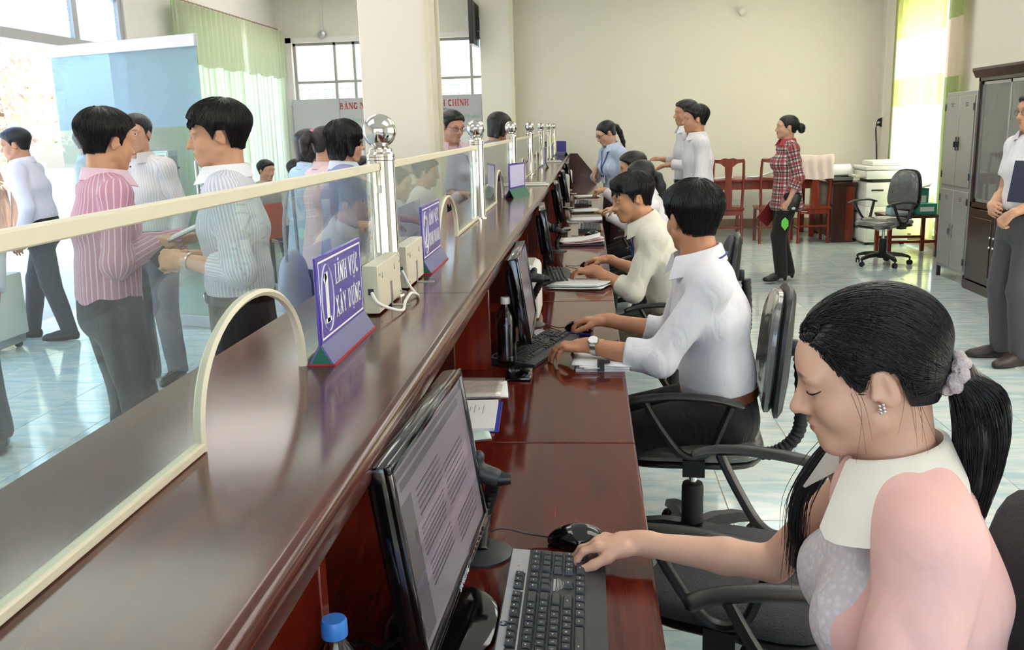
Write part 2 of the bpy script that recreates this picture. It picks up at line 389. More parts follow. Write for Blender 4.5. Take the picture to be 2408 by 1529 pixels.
def tile_mat():
    m, n, b = nodes_of('floor_tile_pale_blue'); L = n.links.new
    tc = n.nodes.new('ShaderNodeTexCoord'); oi = n.nodes.new('ShaderNodeObjectInfo')
    ad = n.nodes.new('ShaderNodeVectorMath'); ad.operation = 'ADD'
    sc = n.nodes.new('ShaderNodeVectorMath'); sc.operation = 'SCALE'; sc.inputs['Scale'].default_value = 1.7
    L(oi.outputs['Location'], sc.inputs[0]); L(tc.outputs['Object'], ad.inputs[0]); L(sc.outputs[0], ad.inputs[1])
    mp = n.nodes.new('ShaderNodeMapping'); mp.inputs['Scale'].default_value = (2.0, 7.0, 1); L(ad.outputs[0], mp.inputs[0])
    t = n.nodes.new('ShaderNodeTexNoise'); t.inputs['Scale'].default_value = 2.2; t.inputs['Detail'].default_value = 6; t.inputs['Distortion'].default_value = .6
    L(mp.outputs[0], t.inputs[0])
    r = n.nodes.new('ShaderNodeValToRGB'); r.color_ramp.elements[0].position = .38; r.color_ramp.elements[1].position = .6
    r.color_ramp.elements[0].color = rgb((176, 203, 208)); r.color_ramp.elements[1].color = rgb((212, 221, 216))
    L(t.outputs[0], r.inputs[0]); L(r.outputs[0], b.inputs['Base Color'])
    b.inputs['Roughness'].default_value = .10; b.inputs['Specular IOR Level'].default_value = .6
    MATS['tile'] = m
    return m
TILE = tile_mat()
GROUT = mat('grout', (206, 190, 160), .8, noise=(30, .05))

def struct(name, mb, m, parent=None, smooth=False):
    o = mb.build(name, m, parent, smooth=smooth)
    if parent is None: o['kind'] = 'structure'
    return o

# ------------------------------------------------------------------ the setting
XL, XR, YB, YF, ZC = -4.4, 3.95, 13.25, -3.0, 3.6
fl = struct('floor', MB().box(XL - .2, XR + .2, YF - .2, YB + .2, -.08, -.003), GROUT)
tl = MB().rbox(-.1985, .1985, -.1985, .1985, -.02, 0, .0015, seg=1).build('tile', TILE)
tl.parent = fl
_cells = []
for i in range(-13, 9):
    for j in range(-17, 25):
        x = .735 + .4 * i; y = 3.935 + .4 * j
        if x < XL - .1 or x > XR + .1 or y < YF or y > YB: continue
        vis = (y > 2.2 and .15 < x < .62 * y + .3) or (y > 3.0 and x < -.75 and x > -.68 * y - .2)
        _cells.append((0 if vis else 1, math.hypot(x, y), x, y))
_cells.sort(); rest = MB()
for k, (v, d, x, y) in enumerate(_cells):
    if k == 0: tl.location = (x, y, 0)
    elif k < 300 and v == 0:
        c = tl.copy(); link(c, fl); c.location = (x, y, 0)
    else: rest.box(x - .1985, x + .1985, y - .1985, y + .1985, -.02, 0)
ro = rest.build('tile_field', TILE, fl, smooth=False); ro['kind'] = 'stuff'

# left wall with the entrance, its transom, and a curtained window
lw = MB()
lw.box(XL - .2, XL, YF, 3.0, 0, ZC); lw.box(XL - .2, XL, 3.0, 8.82, 2.86, ZC)
lw.box(XL - .2, XL, 8.82, 9.9, 0, ZC); lw.box(XL - .2, XL, 9.9, 13.0, 0, .75); lw.box(XL - .2, XL, 9.9, 13.0, 2.8, ZC); lw.box(XL - .2, XL, 13.0, YB + .2, 0, ZC)
struct('wall_left', lw, WALLH)
# back wall
bw = MB()
bw.box(XL, -4.2, YB, YB + .2, 0, ZC); bw.box(-4.2, -1.4, YB, YB + .2, 0, 1.9); bw.box(-4.2, -1.4, YB, YB + .2, 2.76, ZC); bw.box(-1.4, XR + .2, YB, YB + .2, 0, ZC)
struct('wall_back', bw, WALL)
# right wall with the curtained window and an unseen one added for daylight
rw = MB()
rw.box(XR, XR + .2, YF, .8, 0, ZC); rw.box(XR, XR + .2, .8, 5.2, 0, .75); rw.box(XR, XR + .2, .8, 5.2, 2.65, ZC)
rw.box(XR, XR + .2, 5.2, 10.55, 0, ZC); rw.box(XR, XR + .2, 10.55, 12.15, 0, .2); rw.box(XR, XR + .2, 10.55, 12.15, 2.95, ZC); rw.box(XR, XR + .2, 12.15, YB + .2, 0, ZC)
struct('wall_right', rw, WALL)
fw = MB()
fw.box(XL, -2.8, YF - .2, YF, 0, ZC); fw.box(-2.8, 3.2, YF - .2, YF, 0, .8); fw.box(-2.8, 3.2, YF - .2, YF, 2.8, ZC); fw.box(3.2, XR + .2, YF - .2, YF, 0, ZC)
struct('wall_behind', fw, WALL)
struct('ceiling', MB().box(XL - .2, XR + .2, YF - .2, YB + .2, ZC, ZC + .1), CEIL)
SKT = mat('skirting_tile', (150, 118, 92), .3, noise=(5, .06))
struct('baseboard_back', MB().box(-1.0, XR, YB - .015, YB, 0, .14), SKT)
struct('baseboard_right', MB().box(XR - .015, XR, 5.0, YB, 0, .14), SKT)
# columns
c1 = struct('wall_column_hall', MB().rbox(-1.505, -1.03, 6.2, 6.62, 0, ZC, .006, seg=1), WALL)
tag(c1, kind='structure')
struct('trim_1', MB().box(-1.03, -1.012, 6.42, 6.47, 1.0, ZC), PVC)
struct('trim_2', MB().box(-1.06, -1.03, 6.192, 6.2, 1.0, ZC), PVC)
c2 = struct('wall_column_back', MB().rbox(-1.46, -1.02, 12.88, YB, 0, ZC, .006, seg=1), WALL)
tag(c2, kind='structure')
struct('trim_3', MB().box(-1.045, -1.005, 12.872, 12.9, 0, ZC), PVC)
struct('trim_4', MB().box(XR - .03, XR, 12.95, 12.98, 1.5, ZC), WHITEP)

# back window: frame, mullions, panes
FRM = mat('window_frame', (176, 168, 160), .5, noise=(10, .03))
w1 = struct('window_1', MB().box(-4.2, -1.4, 13.33, 13.37, 2.2, 2.235), FRM)
for x in (-4.2, -3.62, -3.34, -2.78, -2.2, -1.66, -1.43):
    MB().box(x, x + .035, 13.32, 13.38, 1.9, 2.76).build('mullion', FRM, w1, smooth=False)
MB().box(-4.2, -1.4, 13.32, 13.38, 2.725, 2.76).build('frame_head', FRM, w1, smooth=False)
for x0, x1 in ((-4.165, -3.62), (-3.585, -3.34), (-3.305, -2.78), (-2.745, -2.2), (-2.165, -1.66), (-1.625, -1.43)):
    for z0, z1 in ((1.9, 2.2), (2.235, 2.725)):
        MB().box(x0, x1, 13.345, 13.352, z0, z1).build('pane', GLASSW, w1, smooth=False)
struct('trim_5', MB().box(-4.28, -4.2, YB - .02, YB, 1.9, 2.83).box(-4.28, -1.4, YB - .02, YB, 2.76, 2.83), mat('reveal_paint', (244, 236, 232), .6, noise=(8, .02)))
# security grille behind the panes
for k in range(24): MB().box(-4.15 + k * .115, -4.144 + k * .115, 13.41, 13.416, 1.9, 2.22).build('grille_bar', ALU, w1, smooth=False)
for z in (2.0, 2.12): MB().box(-4.2, -1.4, 13.41, 13.416, z, z + .006).build('grille_bar', ALU, w1, smooth=False)

# entrance: transom frame with frosted panes
FROST = mat('frosted_pane', (222, 236, 240), .5, trans=.85, noise=(8, .02))
tr = struct('window_2', MB().box(XL - .09, XL - .02, 3.0, 8.82, 2.28, 2.36).box(XL - .09, XL - .02, 3.0, 8.82, 2.78, 2.86), ALU)
for y in (3.0, 4.6, 6.3, 7.93, 8.74): MB().box(XL - .09, XL - .02, y, y + .08, 2.36, 2.78).build('mullion', ALU, tr, smooth=False)
for y0, y1 in ((3.08, 4.6), (4.68, 6.3), (6.38, 7.93), (8.01, 8.74)):
    p = MB()
    for k in range(14):
        z = 2.36 + k * .03
        p.add([(XL - .06, y0, z), (XL - .06, y1, z), (XL - .05, y1, z + .03), (XL - .05, y0, z + .03)], [(0, 1, 2, 3)])
    p.build('louvre_pane', cloth_sheer('louvre_white', (214, 232, 238), .7), tr, smooth=False)
dj = struct('door_1', MB().box(XL - .12, XL, 8.74, 8.82, 0, 2.28), ALU)
MB().box(XL - .12, XL, 3.0, 3.08, 0, 2.28).build('jamb', ALU, dj, smooth=False)
# outdoors
struct('ground_outside', MB().box(-60, XL - .2, -30, 50, -.12, -.02), mat('pale_paving', (214, 206, 196), .8, noise=(.6, .06)))
struct('ground_beyond', MB().box(XL - .2, 60, YB + .2, 60, -.12, -.02), mat('pale_paving', (214, 206, 196)))
struct('ground_yard', MB().box(XR + .2, 60, -30, YB + .2, -.12, -.02), mat('pale_paving', (214, 206, 196)))

# left curtains on the rail
rail = empty('curtain_rail', (XL + .03, 11.4, 2.95), label='thin metal curtain rail with hooks above the pale green drapes', cat='curtain rail')
MB().tube([(0, -1.85, 0), (0, 1.8, 0)], .009, 8).build('rod', mat('rail_metal', (170, 140, 126), .4, .5, noise=(20, .05)), rail)
for k in range(34): MB().tube([(0, -1.8 + k * .107, .012), (.012, -1.8 + k * .107, -.01), (0, -1.8 + k * .107, -.035)], .004, 5).build('hook', MATS['rail_metal'], rail)
def drape(name, y0, y1, z0, z1, x, folds, amp, m, label, sgn=1, valance=None, group=None, cat='curtain'):
    c = empty(name, (x, (y0 + y1) / 2, z0), label=label, cat=cat, group=group)
    ym = (y0 + y1) / 2
    def fn(u, v, a=amp, off=0):
        w = 2 * PI * folds * u
        return (sgn * (off + a * (.75 + .25 * v) * math.sin(w + .5 * math.sin(w * .37 + v * 2)) + .012 * math.sin(w * 2.3)), y0 + (y1 - y0) * u - ym + .012 * math.sin(w * 2), v * (z1 - z0))
    MB().grid(fn, int(folds * 10), 10).build('drape', m, c)
    if valance:
        zv, mv = valance
        def fv(u, v):
            w = 2 * PI * folds * u + .6
            return (sgn * (.035 + amp * .8 * math.sin(w)), y0 + (y1 - y0) * u - ym, (zv - z0) + v * (z1 - zv) - .03 * (1 - v) * (.5 + .5 * math.sin(2 * PI * u * 3)))
        MB().grid(fv, int(folds * 10), 6).build('valance', mv, c)
    return c
PALEG = cloth_sheer('curtain_pale_green', (214, 228, 196), .55)
GREENV = cloth_sheer('curtain_valance_green', (214, 219, 194), .45)
IVORY = cloth_sheer('curtain_ivory_green', (226, 234, 214), .55)
drape('curtain', 9.62, 11.55, .1, 2.90, XL + .10, 13, .035, PALEG, 'pale green pleated curtain with green valance, the half nearer the entrance', valance=(2.28, GREENV), group='hall curtains')
drape('curtain', 11.62, 13.12, .1, 2.90, XL + .10, 11, .035, IVORY, 'ivory pleated curtain with green valance in the hall corner', valance=(2.28, GREENV), group='hall curtains')

# right window with lime and white curtain bands
w3 = struct('window_3', MB().box(XR + .1, XR + .15, 10.55, 10.62, .2, 2.95).box(XR + .1, XR + .15, 12.08, 12.15, .2, 2.95).box(XR + .1, XR + .15, 10.55, 12.15, 2.88, 2.95).box(XR + .1, XR + .15, 10.55, 12.15, .2, .27), FRM)
MB().box(XR + .12, XR + .127, 10.62, 12.08, .27, 2.88).build('pane', GLASSW, w3, smooth=False)
w4 = struct('window_added', MB().box(XR + .1, XR + .15, .8, 5.2, 1.7, 1.75).box(XR + .1, XR + .15, 2.2, 2.26, .75, 2.65).box(XR + .1, XR + .15, 3.7, 3.76, .75, 2.65), FRM)  # unseen window, added to let daylight in
MB().grid(lambda u, v: (XR + .06 + .015 * math.sin(u * 70), .8 + 4.4 * u, .75 + 1.9 * v), 120, 4).build('sun_diffuser', cloth_sheer('diffuser_white', (240, 238, 226), .6), w4)  # unseen sheet added over this window to diffuse the sun
LIME = cloth_sheer('curtain_lime', (226, 232, 150), .55); SHEER = cloth_sheer('curtain_white_sheer', (250, 248, 232), .8); OLIVE = cloth_sheer('curtain_olive', (164, 176, 120), .3)
rc = empty('curtain', (XR - .11, 11.35, .2), label='sunlit lime green and white banded curtain on the right window', cat='curtain')
def band(y0, y1, z0, z1, folds, m, name, off=0, amp=.028):
    def fn(u, v):
        w = 2 * PI * folds * u
        return (off - amp * math.sin(w + .4 * math.sin(w * .4)), y0 + (y1 - y0) * u - 11.35, z0 - .2 + v * (z1 - z0))
    MB().grid(fn, int(folds * 10), 4).build(name, m, rc)
band(10.62, 12.3, 2.42, 2.98, 9, LIME, 'top_band'); band(10.62, 12.3, 1.95, 2.42, 9, SHEER, 'sheer_band'); band(10.62, 12.3, 1.62, 1.95, 9, LIME, 'middle_band')
band(10.62, 12.3, .62, 1.62, 9, SHEER, 'lower_sheer'); band(10.62, 12.3, .12, .62, 9, LIME, 'hem_band')
band(10.2, 10.62, 2.5, 2.98, 2, OLIVE, 'side_band', .01, .02); band(10.2, 10.62, 1.9, 2.5, 2, cloth_sheer('curtain_tan', (222, 204, 180), .3), 'side_band', .01, .02); band(10.2, 10.62, .2, 1.9, 2, OLIVE, 'side_band', .01, .02)
band(12.3, 12.36, .9, 2.95, 1, OLIVE, 'edge_band', .01, .01)

# ------------------------------------------------------------------ the long reception counter, module by module
JY = [.28, 2.15, 4.02, 5.87, 7.72, 9.55, 11.36, 13.1]
XG, LZ, DZ = -.487, 1.115, .735
ORD = ['nearest', 'second', 'third', 'fourth', 'fifth', 'sixth', 'farthest']
_bull = [(-.67, LZ)] + [(-.272 - .02 + .02 * math.sin(a), LZ - .02 + .02 * math.cos(a)) for a in [PI / 2 * i / 12 for i in range(13)]] + [(-.274, LZ - .04), (-.284, LZ - .048), (-.67, LZ - .048)]
for k in range(7):
    y0, y1 = JY[k], JY[k + 1]; g = .0012
    c = empty('reception_counter', (-.3, y0, 0), label='dark mahogany counter section with raised ledge and desk, %s of seven from the camera' % ORD[k], cat='counter', group='reception counter sections')
    def at(mb): 
        mb.v = [(v[0] + .3, v[1] - y0, v[2]) for v in mb.v]; return mb
    at(MB().prism(_bull, y0 + g, y1 - g, 'Y')).build('ledge', MAHO, c, angle=11)
    at(MB().rbox(-.645, -.625, y0, y1, .06, LZ - .048, .002, seg=1)).build('front_panel', MAHOX, c)
    at(MB().box(-.66, -.62, y0, y1, 0, .06)).build('plinth', MAHOD, c, smooth=False)
    at(MB().rbox(-.62, .107, y0 + g, y1 - g, DZ - .032, DZ, .006)).build('desk_top', DESKM, c, angle=15)
    at(MB().box(-.60, .02, y0 + .002, y0 + .028, .0, DZ - .032)).build('side_panel', MAHOX, c, smooth=False)
    if k == 6: at(MB().box(-.60, .02, y1 - .028, y1 - .002, .0, DZ - .032)).build('side_panel', MAHOX, c, smooth=False)
    yd = y0 + .69
    at(MB().rbox(-.62, -.322, yd, yd + .028, DZ, LZ - .048, .002, seg=1)).build('divider', MAHOX, c)
    at(MB().box(-.62, -.335, y0 + .006, y0 + .026, DZ, LZ - .048)).build('divider', MAHOD, c, smooth=False)
    at(MB().box(-.624, -.60, y0, y1, DZ, LZ - .048)).build('niche_back', MAHOD, c, smooth=False)
ep = empty('counter_end_panel', (-.1, 13.13, 0), label='dark red sloping end panel closing the far end of the counter', cat='panel')
MB().prism([(-.2, .7), (-.17, 1.12), (-.06, 1.12), (.2, .8), (.2, .7)], -.02, .02, 'Y').build('panel', MAHOD, ep, smooth=False)

# chrome posts with balls
def make_post():
    e = empty('chrome_post', (XG, 2.15, LZ), label='', cat='post', group='chrome posts along the counter')
    MB().lathe([(.0345, 0), (.0345, .006), (.0315, .012), (.0315, .318), (.0335, .320), (.0335, .326), (.0315, .328)], seg=36).build('tube', STEEL, e)
    MB().lathe([(.0335, .328), (.0335, .333), (.029, .338), (.029, .345), (.02, .348), (.0165, .352)], seg=36).build('collar', STEEL, e)
    MB().ball((0, 0, .386), .0393, 40, 24).build('ball', STEEL, e)
    MB().lathe([(.045, 0), (.045, .003), (.036, .005)], seg=30).build('foot_flange', STEEL, e)
    for s in (-1, 1): MB().box(-.006, .006, s * .0445 - .012, s * .0445 + .012, .245, .262).build('glass_clip', STEELB, e, smooth=False)
    return e
PY = [2.15, 4.02, 5.87, 7.75, 9.60, 11.40, 13.0]
p0 = make_post()
for k, y in enumerate(PY):
    o = p0 if k == 0 else copy_tree(p0)
    o.location = (XG, y, LZ)
    o['label'] = 'polished chrome post topped by a ball, %s along the counter from the camera' % ['first', 'second', 'third', 'fourth', 'fifth', 'sixth', 'seventh'][k]
# glass screens with an arched hatch, beige edging
GS = [(.30, 2.10, 1.258), (2.20, 3.97, 3.12), (4.07, 5.82, 4.98), (5.92, 7.70, 6.83), (7.80, 9.55, 8.7), (9.65, 11.35, 10.5), (11.45, 12.95, 12.2)]
for k, (y0, y1, yc) in enumerate(GS):
    e = empty('glass_screen', (XG, yc, LZ), label='low glass screen with an arched hatch on the counter, %s from the camera' % ORD[k], cat='glass screen', group='glass screens on the counter')
    a_, b_ = .2095, .16; zt = .3
    th = [PI * i / 24 for i in range(25)]
    ar = [(-a_ * math.cos(t), b_ * (math.sin(t) ** .82)) for t in th]
    Y0, Y1 = y0 - yc, y1 - yc
    # glass: left part, strip above the arch, right part
    m = MB()
    for s in (-.004, .004):
        m.add([(s, Y0, 0), (s, -a_, 0), (s, -a_, zt), (s, Y0, zt)], [(0, 1, 2, 3)])
        m.add([(s, a_, 0), (s, Y1, 0), (s, Y1, zt), (s, a_, zt)], [(0, 1, 2, 3)])
        for i in range(24):
            m.add([(s, ar[i][0], ar[i][1]), (s, ar[i + 1][0], ar[i + 1][1]), (s, ar[i + 1][0], zt), (s, ar[i][0], zt)], [(0, 1, 2, 3)])
    m.build('glass', GLASS, e, smooth=False)
    MB().rbox(-.008, .008, Y0, Y1, zt - .004, zt + .014, .002, seg=1).build('top_edging', PVC, e)
    MB().rbox(-.008, .008, Y0, -a_ - .001, 0, .012, .002, seg=1).build('bottom_edging', PVC, e)
    MB().rbox(-.008, .008, a_ + .001, Y1, 0, .012, .002, seg=1).build('bottom_edging', PVC, e)
    MB().tube([(0, y, z) for y, z in ar], .008, 6, flat=(1, .75)).build('arch_edging', PVC, e)

# number signs
def sign(y0, num, l1, l2, label, k):
    e = empty('desk_sign', (-.454, y0 + .15, LZ), label=label, cat='sign', group='purple desk signs')
    w = .15
    MB().prism([(-.022, .002), (-.018, .002), (.001, .036), (-.003, .036)], -w, w, 'Y').build('base_plate', GREYBL, e, smooth=False)
    MB().prism([(.022, .002), (.018, .002), (-.001, .036), (.003, .036)], -w, w, 'Y').build('base_plate', GREYBL, e, smooth=False)
    for s in (-1, 1):
        MB().prism([(-.021, .003), (.021, .003), (0, .035)], s * w * .995 - .0005, s * w * .995 + .0005, 'Y').build('end_plate', GREENP, e, smooth=False)
    MB().box(-.024, .024, -w, w, 0, .003).build('foot', REDP, e, smooth=False)
    p = MB().rbox(-.003, .003, -w, w, .033, .183, .0015, seg=1).build('panel', PURPLE, e)
    X = .0032; U = (0, 1, 0); V = (0, 0, 1)
    fr = MB()
    o_ = [(-w + .008, .041), (w - .008, .041), (w - .008, .175), (-w + .008, .175)]
    i_ = [(-w + .0115, .0445), (w - .0115, .0445), (w - .0115, .1715), (-w + .0115, .1715)]
    for i in range(4):
        j = (i + 1) % 4
        fr.add([(X, *o_[i]), (X, *o_[j]), (X, *i_[j]), (X, *i_[i])], [(0, 1, 2, 3)])
    fr.build('border', SIGNW, p, smooth=False)
    MB().tube([(X, -w + .052 + .036 * math.cos(a), .108 + .058 * math.sin(a)) for a in [2 * PI * i / 40 for i in range(40)]], .0022, 6, closed=True, flat=(1, .25)).build('number_ring', SIGNW, p)
    lettering(num, .085, (X, -w + (.033 if num == '1' else .026), .066), U, V, SIGNW, p, 'number', width=.042 if num == '1' else .056)
    lettering(l1, .036, (X, -w + .105, .122), U, V, SIGNW, p, width=.165)
    lettering(l2, .036, (X, -w + .100, .064), U, V, SIGNW, p, width=.180)
    return e
sign(1.465, '1', 'LI{~}NH VU{+.}C', 'XA{^}Y DU{+.}NG', 'purple counter sign with numeral one in an oval, nearest the camera', 0)
sign(2.445, '2', 'LI{~}NH VU{+.}C', 'KINH DOANH', 'purple counter sign with numeral two in an oval, behind the beige boxes', 1)
def plain_sign(y0, x, rz, label):
    e = empty('desk_sign', (x + .03, y0, LZ), rz, label=label, cat='sign', group='purple desk signs')
    MB().prism([(-.03, 0), (-.026, 0), (.002, .05), (-.002, .05)], -.14, .14, 'Y').build('base_plate', GREYBL, e, smooth=False)
    MB().prism([(.03, 0), (.026, 0), (-.002, .05), (.002, .05)], -.14, .14, 'Y').build('base_plate', GREENP, e, smooth=False)
    p = MB().rbox(-.003, .003, -.14, .14, .045, .19, .0015, seg=1).build('panel', PURPLE, e)
    MB().box(.003, .0035, -.125, .125, .058, .178).build('lettering_field', mat('sign_lilac', (206, 200, 236), .4, noise=(40, .1)), p, smooth=False)
    return e
plain_sign(5.25, -.44, -.25, 'lilac counter sign beside the third glass hatch')
plain_sign(8.9, -.45, .1, 'blue counter sign seen edge-on near the fourth chrome post')
plain_sign(11.1, -.45, 0, 'blue counter sign at the foot of the sixth chrome post')
plain_sign(12.6, -.40, .5, 'counter sign at the far end of the counter')

# beige display boxes with cable
def disp_box(y0, y1, label):
    e = empty('display_box', (-.465, (y0 + y1) / 2, LZ), label=label, cat='display box', group='beige display boxes')
    w = (y1 - y0) / 2; h = .107
    MB().rbox(-.0165, .0165, -w, w, .004, h, .0015, seg=1).build('case', BEIGEP, e)
    MB().box(.0165, .0172, -w + .004, w - .004, .008, h - .004).build('cover_plate', BEIGEP, e, smooth=False)
    for y, z in ((-w + .012, .018), (-w + .012, h - .02), (w - .012, .018), (w - .012, h - .02)):
        MB().lathe([(.0035, 0), (.0035, .0015), (.001, .0025)], (.0172, y, z), 8, 'X').build('screw', CHROME, e)
    for y in (-w + .04, w - .06): MB().lathe([(.003, 0), (.003, .0006)], (.0172, y, .078), 8, 'X').box(.0172, .0176, y - .0012, y + .0012, .078, .088).build('keyhole', BLACKP, e, smooth=False)
    MB().box(.0172, .0192, .0, .014, .0, .056).box(.0172, .062, .0, .014, .0, .002).build('bracket', STEELB, e, smooth=False)
    MB().box(-.006, .006, -w - .001, -w + .0005, .045, .058).build('socket', DARKP, e, smooth=False)
    MB().tube([(.0, w * .0 - .03, h), (.0165, -.03, h + .001), (.0178, -.03, h - .02)], .0012, 5).build('wire_hook', WHITEP, e)
    return e
disp_box(1.885, 2.11, 'beige display box standing before the first chrome post'); disp_box(2.20, 2.42, 'beige display box just behind the first chrome post')
cb = MB().tube(spline([(0, 0, .05), (.02, -.02, .03), (.055, .03, .006), (.05, .10, .012), (.052, .16, .02), (.06, .19, .012), (.055, .22, .004), (.03, .26, .02), (.005, .30, .05)], 8), .0035, 8).build('white_cable', WHITEP)
cb.location = (-.462, 1.88, LZ); tag(cb, 'white cable looping between the two beige display boxes', 'cable')
for k, (x, y, lb) in enumerate([(-.38, 6.2, 'white handset tray on the ledge past the third glass hatch'), (-.40, 10.2, 'white handset tray far along the ledge')]):
    e = empty('ledge_tray', (x, y, LZ), label=lb, cat='tray'); MB().rbox(-.07, .11, -.04, .04, 0, .012, .004).build('tray', WHITEP, e); MB().rbox(-.05, .09, -.02, .02, .012, .022, .004).build('handset', BEIGEP, e)

# ------------------------------------------------------------------ office chairs
MESHF = mat('chair_fabric_charcoal', (74, 74, 78), .85, noise=(220, .25), bump=(260, .5))
PLASTWRAP = mat('wrapped_seat', (92, 90, 86), .22, coat=.9, noise=(16, .25), bump=(26, .55))
def arm_pts(s):
    pad = spline([(s * .265, .23, .628), (s * .27, .17, .648), (s * .272, .06, .66), (s * .272, -.06, .655), (s * .268, -.15, .632)], 5)
    loop = spline([(s * .268, .155, .64), (s * .262, .11, .56), (s * .252, .05, .475), (s * .246, 0, .45), (s * .25, -.05, .475), (s * .26, -.085, .56), (s * .267, -.115, .64)], 5)
    return pad, loop
def office_chair(loc, heading, label, seat_mat, back_mat, hs=0, back=True):
    """local +Y is the way a sitter faces; hs lifts the seat"""
    e = empty('office_chair', (loc[0], loc[1], 0), math.radians(heading), label, 'chair', 'office swivel chairs')
    b = MB().lathe([(.05, .075), (.052, .12), (.035, .125)], seg=18).build('base_hub', BLACKP, e)
    for k in range(5):
        a = math.radians(72 * k + 18); R = Matrix.Rotation(a, 4, 'Z')
        m = MB()
        prof = [(.03, .105, .030, .022), (.10, .112, .027, .021), (.19, .105, .023, .018), (.255, .088, .021, .014), (.275, .078, .018, .010)]
        vs = []; fs = []
        for (x, z, wy, hz) in prof:
            for (sy, sz) in ((-1, -1), (1, -1), (.75, 1), (-.75, 1)): vs.append(R @ Vector((x, sy * wy, z + sz * hz)))
        for i in range(len(prof) - 1):
            for q in range(4): fs.append((i * 4 + q, i * 4 + (q + 1) % 4, i * 4 + 4 + (q + 1) % 4, i * 4 + 4 + q))
        fs += [(0, 1, 2, 3), tuple(len(prof) * 4 - 4 + q for q in (3, 2, 1, 0))]
        m.add(vs, fs); leg = m.build('leg', BLACKP, e)
        p = R @ Vector((.268, 0, 0)); w = MB()
        for s in (-1, 1): w.lathe([(.018, -.007), (.026, -.005), (.026, .005), (.018, .007)], (0, 0, 0), 12, 'X')
        o = (len(w.v) // 2)
        Rr = Matrix.Rotation(a + .6, 4, 'Z')
        w.v = [tuple(Rr @ (Vector(v) + Vector(((-.014 if i < o else .014), 0, 0))) + Vector((p.x, p.y, .026))) for i, v in enumerate(w.v)]
        w.tube([(p.x, p.y, .03), (p.x, p.y, .075)], .009, 8); w.build('caster', BLACKP, leg)
    z1 = .40 + hs
    rib = [(.036, .12)]
    for k in range(8): rib += [(.037, .13 + k * .016), (.034, .138 + k * .016)]
    rib += [(.037, .262), (.03, .275)]
    MB().lathe([(.037, .122), (.038, .13), (.038, .255), (.034, .268), (.016, .272)], seg=28).build('column_cover', RUBBER, e)
    MB().lathe([(.0145, .268), (.0145, z1)], seg=16).build('gas_lift', CHROME, e)
    MB().tube([(.02, 0, z1 - .02), (.20, .01, z1 - .025), (.24, .02, z1 - .03)], .006, 6).build('height_lever', BLACKP, e)
    # seat: shell and cushion
    def cushion(w, d, z0, z1_, y0, name, m, bulge=.02, crown=1.0):
        q = MB(); N = 22; rings = []
        lv = [(0.86, z0), (.97, z0 + (z1_ - z0) * .18), (1, z0 + (z1_ - z0) * .45), (.985, z0 + (z1_ - z0) * .7), (.93, z0 + (z1_ - z0) * .92), (.75, z1_ + bulge * .5), (.45, z1_ + bulge * .9), (.02, z1_ + bulge)]
        for (k_, z) in lv:
            for i in range(N):
                a = 2 * PI * i / N; cs, sn = math.cos(a), math.sin(a)
                x = w * k_ * (abs(cs) ** .5) * (1 if cs > 0 else -1); y = d * k_ * (abs(sn) ** .5) * (1 if sn > 0 else -1)
                rings.append((x, y + y0, z - (.02 * max(0, y / d) ** 3)))
        fs = [(r * N + i, r * N + (i + 1) % N, (r + 1) * N + (i + 1) % N, (r + 1) * N + i) for r in range(len(lv) - 1) for i in range(N)]
        fs += [tuple(range(N)), tuple((len(lv) - 1) * N + i for i in range(N))]
        q.add(rings, fs); return q.build(name, m, e)
    cushion(.235, .225, z1, z1 + .03, .0, 'seat_shell', BLACKP, 0)
    cushion(.242, .232, z1 + .022, z1 + .075, .0, 'seat', seat_mat, .018)
    for s in (-1, 1):
        pad, loop = arm_pts(s)
        sh = Vector((0, 0, hs))
        a = MB().tube([p + sh for p in pad], [.010] + [.0155] * (len(pad) - 2) + [.010], 8, flat=(1.7, .8)).build('armrest', BLACKP, e)
        MB().tube([p + sh for p in loop], .0135, 8, flat=(1.25, .9)).box(*sorted((s * .20, s * .262)), -.035, .035, z1 - .01, z1 + .045).build('arm_loop', BLACKP, a)
    # backrest
    bz0, bz1, bw = .545 + hs, .965 + hs, .205
    def back_fn(th, grow):
        N = 26; q = MB(); vs = []
        def ctr(zr):      # y of the pad centre by height
            return -.225 - .075 * zr - .02 * math.cos(zr * 2.5)
        outline = []
        for i in range(N):
            a = 2 * PI * i / N; cs, sn = math.cos(a), math.sin(a)
            x = (abs(cs) ** .62) * (1 if cs > 0 else -1); zz = (abs(sn) ** .62) * (1 if sn > 0 else -1)
            outline.append((x * (bw + grow) * (1 - .10 * zz), zz))
        lv = [(.0, -th), (.55, -th), (.9, -th * .85), (1, -th * .3), (1, th * .3), (.9, th * .85), (.55, th), (.0, th)]
        for (k_, y) in lv:
            for (x, zz) in outline:
                zr = zz * k_ * .5 + .5
                z = bz0 - grow + (bz1 - bz0 + 2 * grow) * zr
                xx = x * k_
                vs.append((xx, ctr(zr) + y + .30 * xx * xx * 2, z))
        fs = [(r * N + i, r * N + (i + 1) % N, (r + 1) * N + (i + 1) % N, (r + 1) * N + i) for r in range(len(lv) - 1) for i in range(N)]
        q.add(vs, fs); return q
